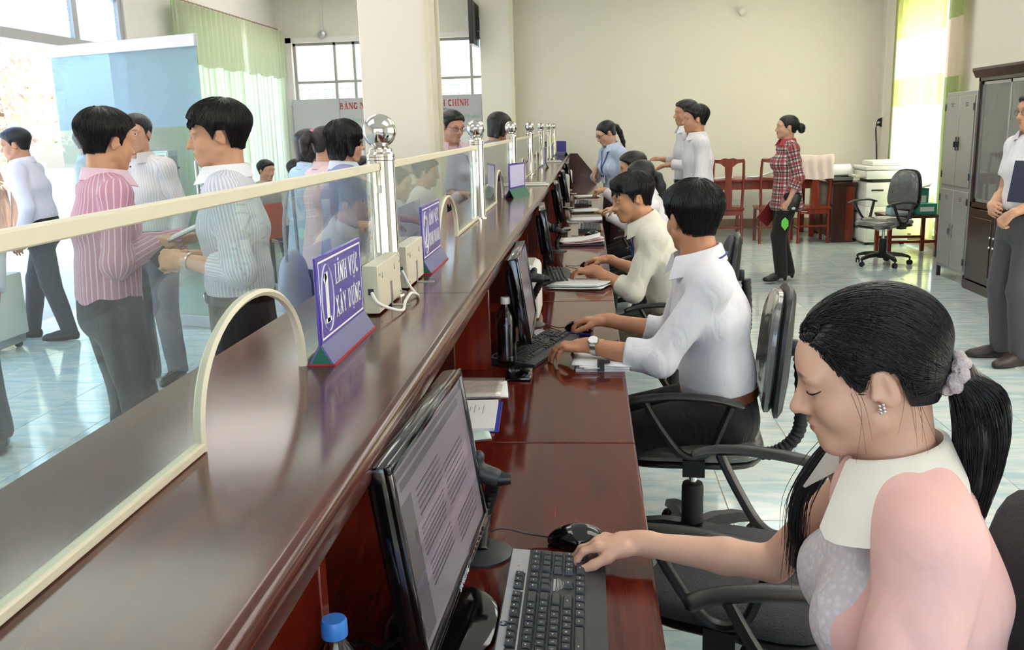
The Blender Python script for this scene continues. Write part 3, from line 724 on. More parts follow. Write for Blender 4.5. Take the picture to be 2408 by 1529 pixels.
    if back:
        b = back_fn(.020, .004); b.v = [(x, y - .022, z) for x, y, z in b.v]; b.build('back_shell', BLACKP, e)
        b = back_fn(.022, -.012); b.v = [(x, y + .010, z) for x, y, z in b.v]; b.build('backrest', back_mat, e)
        path = spline([(0, -.17, z1 - .005), (0, -.27, z1 - .01), (0, -.345, z1 + .06), (0, -.355, z1 + .18), (0, -.345, z1 + .34)], 12)
        MB().tube(path, [.021 if i % 2 else .0245 for i in range(len(path))], 12).build('back_stem', RUBBER, e)
        MB().lathe([(.028, -.02), (.03, 0), (.02, .02)], (0, -.315, z1 + .36), 12, 'Y').build('stem_knob', BLACKP, e)
    return e
WRAPB = mat('wrapped_backrest', (104, 104, 102), .18, coat=1, noise=(18, .3), bump=(30, .5))
office_chair((.35, 3.05), 84, 'black swivel chair the man with the steel watch sits on', PLASTWRAP, WRAPB)
office_chair((.37, 2.02), 66, 'empty black swivel chair between the woman in pink and the man with the watch', MESHF, MESHF)
office_chair((.365, 1.24), 84, 'black swivel chair with mesh-patterned backrest behind the woman in pink', MESHF, MESHF, .02)
office_chair((.42, 4.55), 84, 'black swivel chair under the man typing in the cream shirt', MESHF, MESHF)
office_chair((.46, 6.25), 84, 'black swivel chair under the ponytailed woman behind the typing man', MESHF, MESHF)
office_chair((.44, 7.35), 84, 'swivel chair under the dark-haired worker farthest down the desk', MESHF, MESHF)
office_chair((3.02, 9.70), 118, 'grey swivel chair still in plastic wrap standing by the lockers', PLASTWRAP, WRAPB)
cv = MB()
def _drip(u, v):
    a = u * 2 * PI; r = .236 + .012 * math.sin(a * 7) * v
    c, s_ = math.cos(a), math.sin(a)
    return (r * (abs(c) ** .6) * (1 if c > 0 else -1), r * .96 * (abs(s_) ** .6) * (1 if s_ > 0 else -1), .47 - v * (.07 + .035 * math.sin(a * 3 + 1)))
cv.grid(_drip, 60, 4)
wrc = [q for q in bpy.data.objects if q.name.startswith('office_chair') and q['label'].startswith('grey swivel')][0]
cv.build('plastic_wrap', pane('clear_plastic_film', (240, 240, 240), .25, 1.45, .1), wrc)

# ------------------------------------------------------------------ lockers and cabinets on the right wall
lk = empty('steel_locker', (3.3, 8.68, 0), label='grey steel locker with four doors beside the dark bookcase', cat='locker')
MB().rbox(.012, .45, -.33, .33, .10, 1.70, .004, seg=1).build('body', LOCKM, lk)
for s, zz in ((-1, 0), (1, 0), (-1, 1), (1, 1)):
    z0, z1 = ((.13, .83), (.87, 1.66))[zz]; y0, y1 = (-.315, -.005) if s < 0 else (.005, .315)
    d = MB().rbox(0, .014, y0, y1, z0, z1, .003, seg=1).build('door', LOCKM, lk)
    yh = -.03 if s < 0 else .03; zc = (z0 + z1) / 2 - .02
    MB().box(-.004, 0, yh - .012, yh + .012, zc - .06, zc + .06).box(-.022, -.004, yh - .005, yh + .005, zc - .03, zc + .02).build('handle', DARKP if zz else STEELB, d, smooth=False)
    for q in (.12, .88): MB().box(-.006, 0, (y0 if s < 0 else y1) - .008, (y0 if s < 0 else y1) + .008, z0 + (z1 - z0) * q - .03, z0 + (z1 - z0) * q + .03).build('hinge', DARKP, d, smooth=False)
    for q in range(3): MB().box(-.0012, 0, (y0 + y1) / 2 - .03, (y0 + y1) / 2 + .03, z1 - .06 - q * .014, z1 - .056 - q * .014).build('vent_slot', DARKP, d, smooth=False)
for x in (.03, .42):
    for y in (-.31, .31): MB().box(x - .015, x + .015, y - .015, y + .015, 0.006, .10).lathe([(.02, 0), (.02, .006)], (x, y, 0), 10).build('foot', DARKP, lk, smooth=False)

bk = empty('bookcase', (3.3, 7.25, 0), label='tall dark brown bookcase with sliding glass doors above panelled cupboards', cat='bookcase')
BW = 1.05
cs = MB()
cs.box(0, .45, -BW, -BW + .03, .08, 1.80); cs.box(0, .45, BW - .03, BW, .08, 1.80); cs.box(.43, .45, -BW, BW, .08, 1.80); cs.box(0, .45, -BW, BW, .72, .76); cs.box(0, .45, -BW, BW, 1.77, 1.80)
cs.build('carcass', BROWNW, bk, smooth=False)
MB().prism([(-.05, 1.88), (-.05, 1.86), (-.02, 1.80), (.45, 1.80), (.45, 1.88)], -BW - .04, BW + .03, 'Y').build('cornice', BROWNW, bk, smooth=False)
MB().box(-.01, .45, -BW - .01, BW + .01, 0, .08).build('plinth', BROWNW, bk, smooth=False)
for z in (1.10, 1.44): MB().box(.03, .43, -BW + .03, BW - .03, z, z + .022).build('shelf', wood('dark_shelf', (60, 20, 14), (80, 30, 20), 'Y'), bk, smooth=False)
MB().box(.41, .43, -BW + .03, BW - .03, .76, 1.77).build('inner_back', wood('dark_shelf', 0, 0), bk, smooth=False)
for (y0, y1, x) in ((-.02, BW - .03, .02), (-BW + .03, .45, .004)):
    f = MB()
    f.box(x, x + .012, y0, y0 + .025, .765, 1.765); f.box(x, x + .012, y1 - .025, y1, .765, 1.765); f.box(x, x + .012, y0, y1, .765, .79); f.box(x, x + .012, y0, y1, 1.74, 1.765)
    d = f.build('sliding_door', ALU, bk, smooth=False)
    MB().box(x + .004, x + .008, y0 + .02, y1 - .02, .785, 1.745).build('pane', pane('bookcase_glass', (225, 226, 215), .16, 1.6), d, smooth=False)
for k in range(4):
    y0 = -BW + .03 + k * (2 * BW - .06) / 4; y1 = y0 + (2 * BW - .06) / 4
    d = MB().rbox(-.006, .015, y0 + .004, y1 - .004, .09, .71, .004, seg=1).rbox(-.012, -.004, y0 + .06, y1 - .06, .16, .64, .004, seg=1).build('door', BROWNW, bk)
    yh = y1 - .035 if k % 2 == 0 else y0 + .035
    MB().ball((-.022, yh, .50), .011, 12, 8).ball((-.022, yh, .42), .011, 12, 8).build('knob', CHROME, d)

# red table with wooden chairs along the far wall
tb = empty('long_table', (2.25, 12.45, 0), label='long red wooden table along the far wall with papers on it', cat='table')
MB().rbox(-.85, .68, -.35, .35, .735, .765, .006).build('table_top', REDW, tb)
MB().box(-.8, .63, -.31, -.285, .63, .735).box(-.8, .63, .285, .31, .63, .735).build('apron', REDW, tb, smooth=False)
for x in (-.78, .62):
    for y in (-.29, .29): MB().rbox(x - .03, x + .03, y - .03, y + .03, 0, .735, .004, seg=1).build('leg', REDW, tb)
def wood_chair(x, y, rz, label, towel=False):
    e = empty('wooden_chair', (x, y, 0), rz, label, 'chair', 'red wooden chairs at the far table')
    for s in (-1, 1):
        MB().tube(spline([(s * .18, -.19, 0), (s * .175, -.18, .44), (s * .185, -.20, .75), (s * .18, -.225, 1.0), (s * .165, -.23, 1.035)], 6), [.017] * 25, 6).build('back_post', REDW, e)
        MB().rbox(s * .18 - .018, s * .18 + .018, .17, .205, 0, .42, .003, seg=1).build('leg', REDW, e)
        MB().box(s * .18 - .009, s * .18 + .009, -.18, .18, .17, .195).build('side_stretcher', REDW, e, smooth=False)
    MB().rbox(-.205, .205, -.20, .22, .415, .45, .008).build('seat', REDW, e)
    MB().box(-.18, .18, -.205, -.185, .36, .415).build('seat_rail', REDW, e, smooth=False)
    MB().box(-.18, .18, -.19, -.175, .2, .222).build('stretcher', REDW, e, smooth=False)
    pr = [(-.185, .985), (-.12, 1.0), (-.06, 1.035), (0, 1.045), (.06, 1.035), (.12, 1.0), (.185, .985), (.185, 1.035), (.1, 1.055), (0, 1.075), (-.1, 1.055), (-.185, 1.035)]
    pr = [(-.18, 1.01), (-.10, .995), (-.045, .95), (.045, .95), (.10, .995), (.18, 1.01), (.175, 1.045), (.10, 1.045), (.05, 1.062), (0, 1.052), (-.05, 1.062), (-.10, 1.045), (-.175, 1.045)]
    MB().prism(pr, -.24, -.215, 'Y').build('crest_rail', REDW, e, smooth=False)
    MB().prism([(-.045, .44), (.045, .44), (.05, .6), (.036, .78), (.048, .97), (-.048, .97), (-.036, .78), (-.05, .6)], -.232, -.212, 'Y').build('splat', REDW, e, smooth=False)
    mk = MB()
    for k in range(5): mk.box(-.15 + .014 * k, -.140 + .014 * k, -.2062, -.2055, .388 + .002 * (k % 2), .398)
    for k in range(4): mk.box(-.147 + .013 * k, -.139 + .013 * k, -.2062, -.2055, .372, .378)
    mk = mk.build('painted_mark', SIGNW, e, smooth=False); mk['kind'] = 'stuff'
    return e
wood_chair(1.70, 11.72, 0, 'red wooden chair by the table, left of the woman in plaid')
wood_chair(2.28, 11.72, 0, 'red wooden chair directly behind the woman in plaid')
wood_chair(2.74, 11.70, 0, 'red wooden chair with a pink towel over its back')
def _tw(u, v):
    x = -.20 + .40 * u; s = v * .62 - .31
    y = -.228 - (.032 if s < 0 else -.032) * min(1, abs(s) * 12); z = 1.075 - max(0, abs(s) - .02) * (1.0 if s < 0 else .5)
    return (x + .004 * math.sin(v * 20), y + .008 * math.sin(u * 24 + 2 * math.sin(v * 3)) * min(1, abs(s) * 6), z + .006 * math.sin(u * 9))
tw = MB().grid(_tw, 40, 24).build('towel', mat('pale_pink_towel', (240, 216, 208), .9, noise=(30, .08), bump=(180, .4))); tw.location = (2.74, 11.70, 0)
tag(tw, 'pale pink towel hung over the back of a wooden chair', 'towel')
def papers(name, loc, rz, w, d, n, label, m=None, cat='papers', curl=.0, spread=.012, group=None):
    e = empty(name, loc, rz, label, cat, group); m = m or PAPER
    for k in range(n):
        ox, oy, a = random.uniform(-spread, spread), random.uniform(-spread, spread), random.uniform(-.12, .12)
        z = k * .004; cu = curl * (.5 + .5 * k / max(1, n - 1))
        R = Matrix.Rotation(a, 4, 'Z')
        def fn(u, v):
            p = R @ Vector(((u - .5) * w + ox, (v - .5) * d + oy, 0)); return (p.x, p.y, z + .0015 + cu * (u ** 3) + .004 * math.sin(v * 4 + k) * u)
        o = grid_solid(fn, 8, 5, .0025, m[k % len(m)] if isinstance(m, list) else m, 'sheet', e)
    return e
papers('paper_pile', (1.72, 12.35, .768), .2, .30, .22, 3, 'low papers on the red table behind the standing man', curl=.02)
papers('paper_pile', (2.24, 12.35, .768), -.3, .34, .24, 4, 'rumpled white papers on the red table beside the plaid shirt', curl=.10, spread=.03)

# dark desk with a machine, and the copier in the corner
dd = empty('dark_desk', (3.1, 12.05, 0), label='dark brown wooden side desk standing next to the copier', cat='desk')
MB().rbox(-.15, .15, -.52, .52, .70, .73, .004, seg=1).build('desk_top', MAHOD, dd)
for y in (-.50, .47): MB().box(-.13, .13, y, y + .03, 0, .70).build('side_panel', MAHOD, dd, smooth=False)
MB().box(-.12, -.09, -.47, .47, .05, .70).build('modesty_panel', MAHOD, dd, smooth=False)
MB().box(.03, .125, -.51, -.50, .02, .68).build('drawer_front', MAHOX, dd, smooth=False)
e = empty('desk_printer', (3.12, 11.85, .73), label='small grey dot printer with curled paper on the dark desk', cat='printer')
MB().rbox(-.14, .12, -.16, .16, 0, .085, .012).build('body', DARKP, e); MB().box(-.12, .12, -.165, -.155, .02, .06).build('front_plate', STEELB, e, smooth=False)
MB().grid(lambda u, v: (-.12 + .24 * v, .02 + .11 * math.cos(u * PI), .08 + .13 * math.sin(u * PI)), 16, 2).build('curled_paper', PAPER, e)
cp = empty('photocopier', (3.535, 11.55, 0), label='large white photocopier in front of the bright curtain', cat='copier')
MB().rbox(-.26, .25, -.30, .30, .03, .46, .01).build('paper_cabinet', WHITEP, cp)
for z in (.06, .25): 
    d = MB().rbox(-.272, -.258, -.28, .28, z, z + .17, .006).build('tray', WHITEP, cp); MB().box(-.278, -.27, -.08, .08, z + .12, z + .14).build('handle', DARKP, d, smooth=False)
    d = MB().rbox(-.23, .23, -.312, -.298, z, z + .17, .006).build('tray', WHITEP, cp)
MB().rbox(-.26, .25, -.30, .30, .46, .74, .012).build('engine', WHITEP, cp)
MB().box(-.2, -.06, -.303, -.30, .64, .66).build('vent', DARKP, cp, smooth=False)
MB().rbox(-.26, .25, -.30, .28, .78, .88, .01).build('scanner', WHITEP, cp)
MB().box(-.18, .24, -.26, .26, .74, .78).build('exit_slot', DARKP, cp, smooth=False)
MB().rbox(-.27, .25, -.30, .28, .885, .93, .012).build('lid', WHITEP, cp); MB().rbox(-.18, .24, -.22, .22, .93, .99, .015).build('document_feeder', WHITEP, cp)
MB().rbox(-.37, -.25, -.24, .1, .80, .83, .008).build('control_panel', BEIGEP, cp)
for x in (-.21, .2):
    for y in (-.26, .26): MB().lathe([(.025, 0), (.025, .03)], (x, y, 0), 10).build('caster', BLACKP, cp)
st = empty('side_table', (3.5, 10.45, 0), label='small dark wooden table holding teal boxes behind the wrapped chair', cat='table')
MB().rbox(-.28, .28, -.25, .25, .42, .45, .004, seg=1).build('table_top', MAHOD, st)
for x in (-.25, .25):
    for y in (-.22, .22): MB().box(x - .02, x + .02, y - .02, y + .02, 0, .42).build('leg', MAHOX, st, smooth=False)
for y in (-.22, .22): MB().box(-.25, .25, y - .012, y + .012, .15, .18).build('stretcher', MAHOX, st, smooth=False)
for k, (x, y, z, w, h, m, lb) in enumerate([(3.38, 10.36, .45, .12, .09, 'b', 'low white and blue carton on the small dark table'), (3.63, 10.34, .45, .11, .12, 't', 'teal box lying on the small dark table'), (3.62, 10.56, .45, .10, .27, 't', 'tall teal box with white papers on top beside the lime curtain')]):
    e = empty('carton', (x, y, z), .1 * k, lb, 'box', 'boxes on the small table')
    MB().rbox(-w, w, -.08, .08, 0, h, .003, seg=1).build('body', TEAL if m == 't' else mat('pale_blue_card', (176, 208, 214), .5, noise=(12, .04)), e); MB().box(-w * .7, w * .7, -.081, -.08, h * .3, h * .7).build('paper_label', PAPER, e, smooth=False)
papers('paper_pile', (3.62, 10.56, .72), .2, .24, .2, 3, 'white papers lying on the tall teal box', curl=.04)

# wall fittings
e = empty('wall_lamp', (2.08, YB, 2.98), label='small round wall lamp high on the far wall', cat='lamp'); MB().lathe([(.05, 0), (.05, -.02), (.02, -.03)], (0, 0, 0), 14, 'Y').build('rose', WHITEP, e); MB().ball((0, -.07, -.03), .055, 16, 10).build('globe', mat('opal_glass', (236, 232, 222), .3, noise=(8, .02)), e)
e = empty('wall_fan', (-3.73, YB, 2.87), label='small white fitting on a conduit above the hall window', cat='fitting'); MB().box(-.015, .015, -.02, 0, .0, .7).build('conduit', WHITEP, e, smooth=False); MB().lathe([(.03, 0), (.055, -.03), (.05, -.07), (.02, -.08)], (0, 0, -.01), 14, 'Y').build('housing', ALU, e); MB().box(0, .5, -.015, 0, .55, .575).build('conduit', WHITEP, e, smooth=False)
e = empty('wall_socket', (XR, 13.05, 1.43), label='wall socket with two black plugs and hanging leads in the corner', cat='socket')
MB().rbox(-.012, 0, -.035, .035, -.06, .06, .003, seg=1).build('plate', DARKP, e)
for s, z in ((-.012, .03), (.012, -.03)):
    p = MB().rbox(-.05, -.012, s - .018, s + .018, z - .018, z + .018, .005).build('plug', BLACKP, e)
    MB().tube(spline([(-.05, s, z), (-.07, s - .01, z - .08), (-.04, s + .02, z - .3), (-.02, s, -.75)], 8), .005, 6).build('lead', BLACKP, p)
for (x, y, z, nm, lb, L) in [(-1.53, 12.95, 2.88, 'wall_screen', 'thin black television seen edge-on beside the back column', .45), (-1.60, 6.55, 2.88, 'wall_screen', 'black television at the top edge beside the hall column', .42)]:
    e = empty(nm, (x, y, z), 0, lb, 'television')
    if y > 10: MB().rbox(-.03, .03, -L, .25, -.28, .28, .006, seg=1).build('case', BLACKP, e); MB().box(.03, .07, -.08, .08, -.08, .08).build('mount', DARKP, e, smooth=False)
    else: MB().rbox(-.55, .09, -.03, .03, -.26, .28, .006, seg=1, M=Matrix.Rotation(-.25, 4, 'Y')).build('case', BLACKP, e); MB().box(-.05, .12, .0, .04, .2, .26).build('mount', DARKP, e, smooth=False)

# notice board under the hall windows
nb = empty('notice_board', (-2.85, 13.16, 0), label='grey notice board with red heading under the hall windows', cat='notice board')
BG = mat('board_grey', (190, 186, 190), .5, noise=(4, .02))
for k in range(4):
    x0 = -1.36 + k * .68
    MB().rbox(x0, x0 + .676, -.02, .02, .35, 1.975, .003, seg=1).build('panel', BG, nb)
MB().box(-1.37, 1.37, -.025, .03, .30, .35).build('bottom_rail', ALU, nb, smooth=False)
for x in (-1.3, 0, 1.3): MB().box(x - .02, x + .02, -.015, .02, 0, .3).build('leg', ALU, nb, smooth=False)
RT = mat('board_red_ink', (196, 70, 70), .6, noise=(20, .03)); BT = mat('board_blue_ink', (84, 84, 130), .6, noise=(20, .03)); GT = mat('board_green_ink', (96, 178, 140), .6, noise=(20, .03))
lettering('BA{?}NG NIE{^}M YE{^}T THU{?} TU{.}C HA{`}NH CHI{/}NH', .085, (-.68, -.0205, 1.825), (1, 0, 0), (0, 0, 1), RT, nb, width=1.86)
lettering("A{/}P DU{.}NG CO{^} CHE{^} ' MO{^}T CU{?}A DIE{^}N TU{?+}\"", .055, (-.33, -.0205, 1.735), (1, 0, 0), (0, 0, 1), BT, nb, width=1.22)
typeset('(Ban hành kèm theo Quyết định số        của UBND tỉnh Bình Thuận)', .045, (-.82, -.0205, 1.655), (1, 0, 0), (0, 0, 1), GT, nb, width=2.14, shear=.25)
for k in range(6): MB().box(-1.14 + k * .42, -.98 + k * .42, -.024, -.02, 1.50, 1.53).build('name_plate', PAPER, nb, smooth=False)
for k in range(7): MB().box(-.95 + k * .31, -.68 + k * .31, -.023, -.02, 1.08, 1.46).build('notice_sheet', PAPER, nb, smooth=False)
for k in range(7): MB().box(-.95 + k * .31, -.68 + k * .31, -.023, -.02, .62, 1.02).build('notice_sheet', PAPER, nb, smooth=False)

# glass entrance door standing open, with blue film
gd = empty('glass_door', (-4.36, 7.42, 0), label='open glass entrance door with blue film on its upper half', cat='door')
d = Vector((1.46, -.55, 0)); L_ = d.length; d.normalize(); gd.rotation_euler = (0, 0, math.atan2(d.y, d.x))
FILM = nodes_of('blue_window_film'); 
def _film():
    m, n, b = FILM; L = n.links.new; out = n.nodes['Material Output']; n.nodes.remove(b)
    df = n.nodes.new('ShaderNodeBsdfDiffuse'); tl = n.nodes.new('ShaderNodeBsdfTranslucent'); trn = n.nodes.new('ShaderNodeBsdfTransparent')
    for q in (df, tl): q.inputs[0].default_value = rgb((222, 236, 248))
    trn.inputs[0].default_value = rgb((226, 238, 248))
    tc = n.nodes.new('ShaderNodeTexCoord'); br = n.nodes.new('ShaderNodeTexBrick'); br.inputs['Scale'].default_value = 30; br.offset = 0; br.inputs['Mortar Size'].default_value = .03
    mp = n.nodes.new('ShaderNodeMapping'); mp.inputs['Rotation'].default_value = (PI / 2, 0, 0); L(tc.outputs['Object'], mp.inputs[0]); L(mp.outputs[0], br.inputs[0])
    mx = n.nodes.new('ShaderNodeMixShader'); mx.inputs[0].default_value = .7; L(df.outputs[0], mx.inputs[1]); L(tl.outputs[0], mx.inputs[2])
    m2 = n.nodes.new('ShaderNodeMixShader'); 
    mr = n.nodes.new('ShaderNodeMapRange'); mr.inputs[3].default_value = .55; mr.inputs[4].default_value = .35; L(br.outputs['Fac'], mr.inputs[0]); L(mr.outputs[0], m2.inputs[0])
    L(mx.outputs[0], m2.inputs[1]); L(trn.outputs[0], m2.inputs[2]); L(m2.outputs[0], out.inputs[0])
    return m
FILM = _film()
MB().box(0, L_, -.005, .005, .02, 2.24).build('glass', pane('door_glass', (225, 238, 234), .06), gd, smooth=False)
MB().box(.0, L_, -.0075, -.0055, 1.58, 2.16).build('blue_film', FILM, gd, smooth=False)
MB().rbox(0, L_, -.02, .02, 2.16, 2.25, .004, seg=1).build('top_rail', mat('rail_white', (232, 228, 238), .4, noise=(10, .02)), gd)
MB().rbox(0, L_, -.02, .02, 0.01, .10, .004, seg=1).build('bottom_rail', ALU, gd)
for s in (-1, 1):
    MB().tube([(L_ - .07, s * .05, .88), (L_ - .07, s * .05, 1.32)], .014, 10).build('handle', STEELB, gd)
    for z in (.98, 1.22): MB().tube([(L_ - .07, 0, z), (L_ - .07, s * .05, z)], .009, 8).build('handle_stud', STEELB, gd)
sb = empty('suggestion_box', (-4.15, 8.95, 0), label='white metal wall box with glazed reddish front near the entrance', cat='box')
MB().rbox(-.25, .02, -.1, .12, .98, 1.38, .006, seg=1).build('case', ALU, sb)
MB().rbox(-.22, .01, -.108, -.1, 1.0, 1.36, .003, seg=1).build('front_frame', STEELB, sb); MB().box(-.195, -.015, -.111, -.108, 1.03, 1.33).build('front_panel', mat('dull_red_card', (150, 104, 104), .4, noise=(9, .1)), sb, smooth=False)
MB().box(.02, .024, -.06, .08, 1.10, 1.32).build('side_window', mat('dull_grey_card', (150, 130, 126), .4, noise=(9, .1)), sb, smooth=False); MB().ball((.03, .09, 1.2), .012, 10, 8).build('knob', BLACKP, sb)
MB().box(-.16, -.06, -.02, .03, 0, .98).build('pedestal', ALU, sb, smooth=False)
ks = empty('info_kiosk', (-4.55, 6.20, 0), label='low white cabinet on casters in the entrance at the left edge', cat='cabinet')
MB().rbox(-.5, .34, -.35, .20, .10, .56, .012).build('body', WHITEP, ks); MB().box(-.48, .32, -.33, .18, .04, .10).build('base', ALU, ks, smooth=False)
for x in (-.4, .28):
    for y in (-.28, .14): MB().lathe([(.03, -.015), (.03, .015)], (x, y, .03), 12, 'X').build('caster', DARKP, ks)
MB().rbox(-.5, .26, -.33, .16, .56, .98, .02).build('upper_case', mat('white_gloss', (244, 244, 246), .2, noise=(8, .01)), ks)

# trees in the bright yard
def tree(x, y, h, r, n, seed, label, cols):
    rnd = random.Random(seed); e = empty('garden_tree', (x, y, -.02), 0, label, 'tree', 'trees in the yard')
    MB().tube(spline([(0, 0, 0), (.1, .05, h * .3), (-.05, .1, h * .6), (0, 0, h * .85)], 5), [.10 - .06 * i / 15 for i in range(16)], 8).build('trunk', wood('bark', (92, 74, 62), (122, 100, 84), 'Z', .8, 0), e)
    m = MB(); ms = [mat('leaf_%d' % i, c, .6, noise=(6, .15)) for i, c in enumerate(cols)]
    for k in range(n):
        a = rnd.uniform(0, 2 * PI); q = rnd.random() ** .5; zz = rnd.uniform(-1, 1); cl = rnd.random()
        c = Vector((r * q * math.cos(a) * (1 - .3 * zz * zz), r * q * math.sin(a), h * .75 + zz * h * .3))
        c += Vector((.25 * math.sin(zz * 9 + a * 3), .25 * math.cos(a * 4), .2 * math.sin(a * 5)))
        R = Matrix.Rotation(rnd.uniform(0, 6), 3, 'Z') @ Matrix.Rotation(rnd.uniform(-1, 1), 3, 'X'); s = rnd.uniform(.05, .10)
        m.cur = rnd.randrange(len(ms))
        m.add([c + R @ Vector(v) for v in ((0, -s, 0), (s * .5, 0, s * .15), (0, s, 0), (-s * .5, 0, s * .15))], [(0, 1, 2, 3)])
    f = m.build('foliage', ms, e, smooth=False); f['kind'] = 'stuff'
tree(-9.6, 14.6, 3.4, 1.2, 1800, 3, 'flowering tree in the yard behind the open entrance', [(190, 206, 150), (206, 160, 150), (220, 226, 190)])
tree(-8.4, 12.4, 2.3, .8, 1000, 5, 'smaller red-leaved tree nearer the entrance', [(196, 210, 156), (210, 156, 146), (224, 228, 192)])

# ------------------------------------------------------------------ people: blended surfaces sampled on a sparse grid
def V3(*a): return np.array(a if len(a) > 1 else a[0], dtype=np.float64)
def nrm(v): v = np.asarray(v, float); return v / max(1e-9, np.linalg.norm(v))
def rotv(v, axis, deg):
    return np.array(Matrix.Rotation(math.radians(deg), 3, Vector(axis)) @ Vector(v))
def F4(a): return np.asarray(a, np.float32)
def F4c(c): return [(F4(a), F4(b)) for a, b in (c or [])]
class Field:
    def __init__(s, disp=None, amp=0.0): s.P = []; s.disp = disp; s.amp = amp; s.shell = None; s.skull = set()
    def cone(s, a, b, ra, rb, k=.01, clip=None, op=0): s.P.append(('c', F4(a), F4(b), float(ra), float(rb), float(k), F4c(clip), op)); return s
    def econe(s, a, b, r0, r1, side, k=.02, clip=None, op=0, rz=None):
        a, b = V3(a), V3(b); ax = nrm(b - a); sd = nrm(V3(side) - ax * np.dot(side, ax)); fw = np.cross(ax, sd)
        s.P.append(('e', F4(a), F4(b), tuple(map(float, r0)), tuple(map(float, r1)), float(k), F4c(clip), op, F4(np.stack([sd, fw, ax])), float(rz or min(r0 + r1)))); return s
    def ell(s, c, r, R=None, k=.01, clip=None, op=0): s.P.append(('l', F4(c), F4(r), F4(np.eye(3) if R is None else R), 0, float(k), F4c(clip), op)); return s
    def box(s, c, h, rad, R=None, k=.01, clip=None, op=0): s.P.append(('b', F4(c), F4(h), F4(np.eye(3) if R is None else R), float(rad), float(k), F4c(clip), op)); return s
    def chain(s, pts, rs, k=.01, **kw):
        for i in range(len(pts) - 1): s.cone(pts[i], pts[i + 1], rs[i], rs[i + 1], k, **kw)
        return s
    @staticmethod
    def pd(q, p):
        """signed distance of one shape; p = three coordinate arrays"""
        X, Y, Z = p; t = q[0]
        if t in 'ce':
            a, b = q[1], q[2]; ax, ay, az = a.tolist(); ux, uy, uz = (b - a).tolist(); il = 1 / max(1e-12, ux * ux + uy * uy + uz * uz)
            x = X - ax; y = Y - ay; z = Z - az
            h = x * (ux * il); h += y * (uy * il); h += z * (uz * il); np.minimum(h, 1, out=h); np.maximum(h, 0, out=h)
            x -= h * ux; y -= h * uy; z -= h * uz
            if t == 'c':
                x *= x; y *= y; z *= z; x += y; x += z; d = np.sqrt(x); d -= q[3] + (q[4] - q[3]) * h
            else:
                r0, r1 = q[3], q[4]; (a0, a1, a2), (b0, b1, b2), (c0, c1, c2) = q[8].tolist()
                rx = 1 / (r0[0] + (r1[0] - r0[0]) * h); ry = 1 / (r0[1] + (r1[1] - r0[1]) * h); rz = 1 / q[9]
                wx = (x * a0 + y * a1 + z * a2) * rx; wy = (x * b0 + y * b1 + z * b2) * ry; wz = (x * c0 + y * c1 + z * c2) * rz
                k0 = np.sqrt(wx * wx + wy * wy + wz * wz) + 1e-7; wx *= rx; wy *= ry; wz *= rz
                d = k0 * (k0 - 1) / (np.sqrt(wx * wx + wy * wy + wz * wz) + 1e-6)
        else:
            cx, cy, cz = q[1].tolist(); (a0, a1, a2), (b0, b1, b2), (c0, c1, c2) = q[3].tolist(); rx, ry, rz = q[2].tolist()
            x = X - cx; y = Y - cy; z = Z - cz
            wx = x * a0 + y * a1 + z * a2; wy = x * b0 + y * b1 + z * b2; wz = x * c0 + y * c1 + z * c2
            if t == 'l':
                wx *= 1 / rx; wy *= 1 / ry; wz *= 1 / rz; k0 = np.sqrt(wx * wx + wy * wy + wz * wz) + 1e-7
                wx *= 1 / rx; wy *= 1 / ry; wz *= 1 / rz; d = k0 * (k0 - 1) / (np.sqrt(wx * wx + wy * wy + wz * wz) + 1e-6)
            else:
                g = q[4]; wx = np.abs(wx) - (rx - g); wy = np.abs(wy) - (ry - g); wz = np.abs(wz) - (rz - g)
                d = np.sqrt(np.maximum(wx, 0) ** 2 + np.maximum(wy, 0) ** 2 + np.maximum(wz, 0) ** 2) + np.minimum(np.maximum(np.maximum(wx, wy), wz), 0) - g
        for (c, n) in q[6]:
            n0, n1, n2 = n.tolist(); d = np.maximum(d, X * n0 + Y * n1 + Z * n2 - float(c @ n))
        return d
    def ev(s, p, P=None):
        p = np.asarray(p, np.float32); C = np.ascontiguousarray(p.T); d = np.full(len(p), 1.0, np.float32); first = True; sh = s.shell
        for q in (s.P if P is None else P):
            if sh is not None and first and id(q) not in s.skull: d = sh[0](C, d); first = False
            e = Field.pd(q, C); k = q[5]
            if q[7] == 0:
                hh = d - e; hh *= .5 / k; hh += .5; np.minimum(hh, 1, out=hh); np.maximum(hh, 0, out=hh); d = d + (e - d) * hh - k * hh * (1 - hh)
            else:
                e = -e; hh = e - d; hh *= .5 / k; hh += .5; np.minimum(hh, 1, out=hh); np.maximum(hh, 0, out=hh); d = d + (e - d) * hh + k * hh * (1 - hh)
        if sh is not None:
            if first: d = sh[0](C, d)
            if sh[1] is not None: d = d + sh[1](C)
        if s.disp is not None: d = d + s.disp(C)
        return d
    def grad(s, p, e=.002):
        n = len(p); O = np.concatenate([np.eye(3), -np.eye(3)]) * e; A = s.ev((p[None] + O[:, None]).reshape(-1, 3)).reshape(6, n); g = (A[:3] - A[3:]).T.astype(float)
        return g / np.maximum(1e-9, np.linalg.norm(g, axis=1))[:, None]
    def bounds(s):
        lo = np.full(3, 9.); hi = np.full(3, -9.)
        for q in s.P:
            if q[7]: continue
            if q[0] in 'ce':
                r = max(np.max(q[3]), np.max(q[4]))
                for c in (q[1], q[2]): lo = np.minimum(lo, c - r); hi = np.maximum(hi, c + r)
            else:
                r = np.max(q[2]) * (1.75 if q[0] == 'b' else 1); lo = np.minimum(lo, q[1] - r); hi = np.maximum(hi, q[1] + r)
        return lo - .03, hi + .03
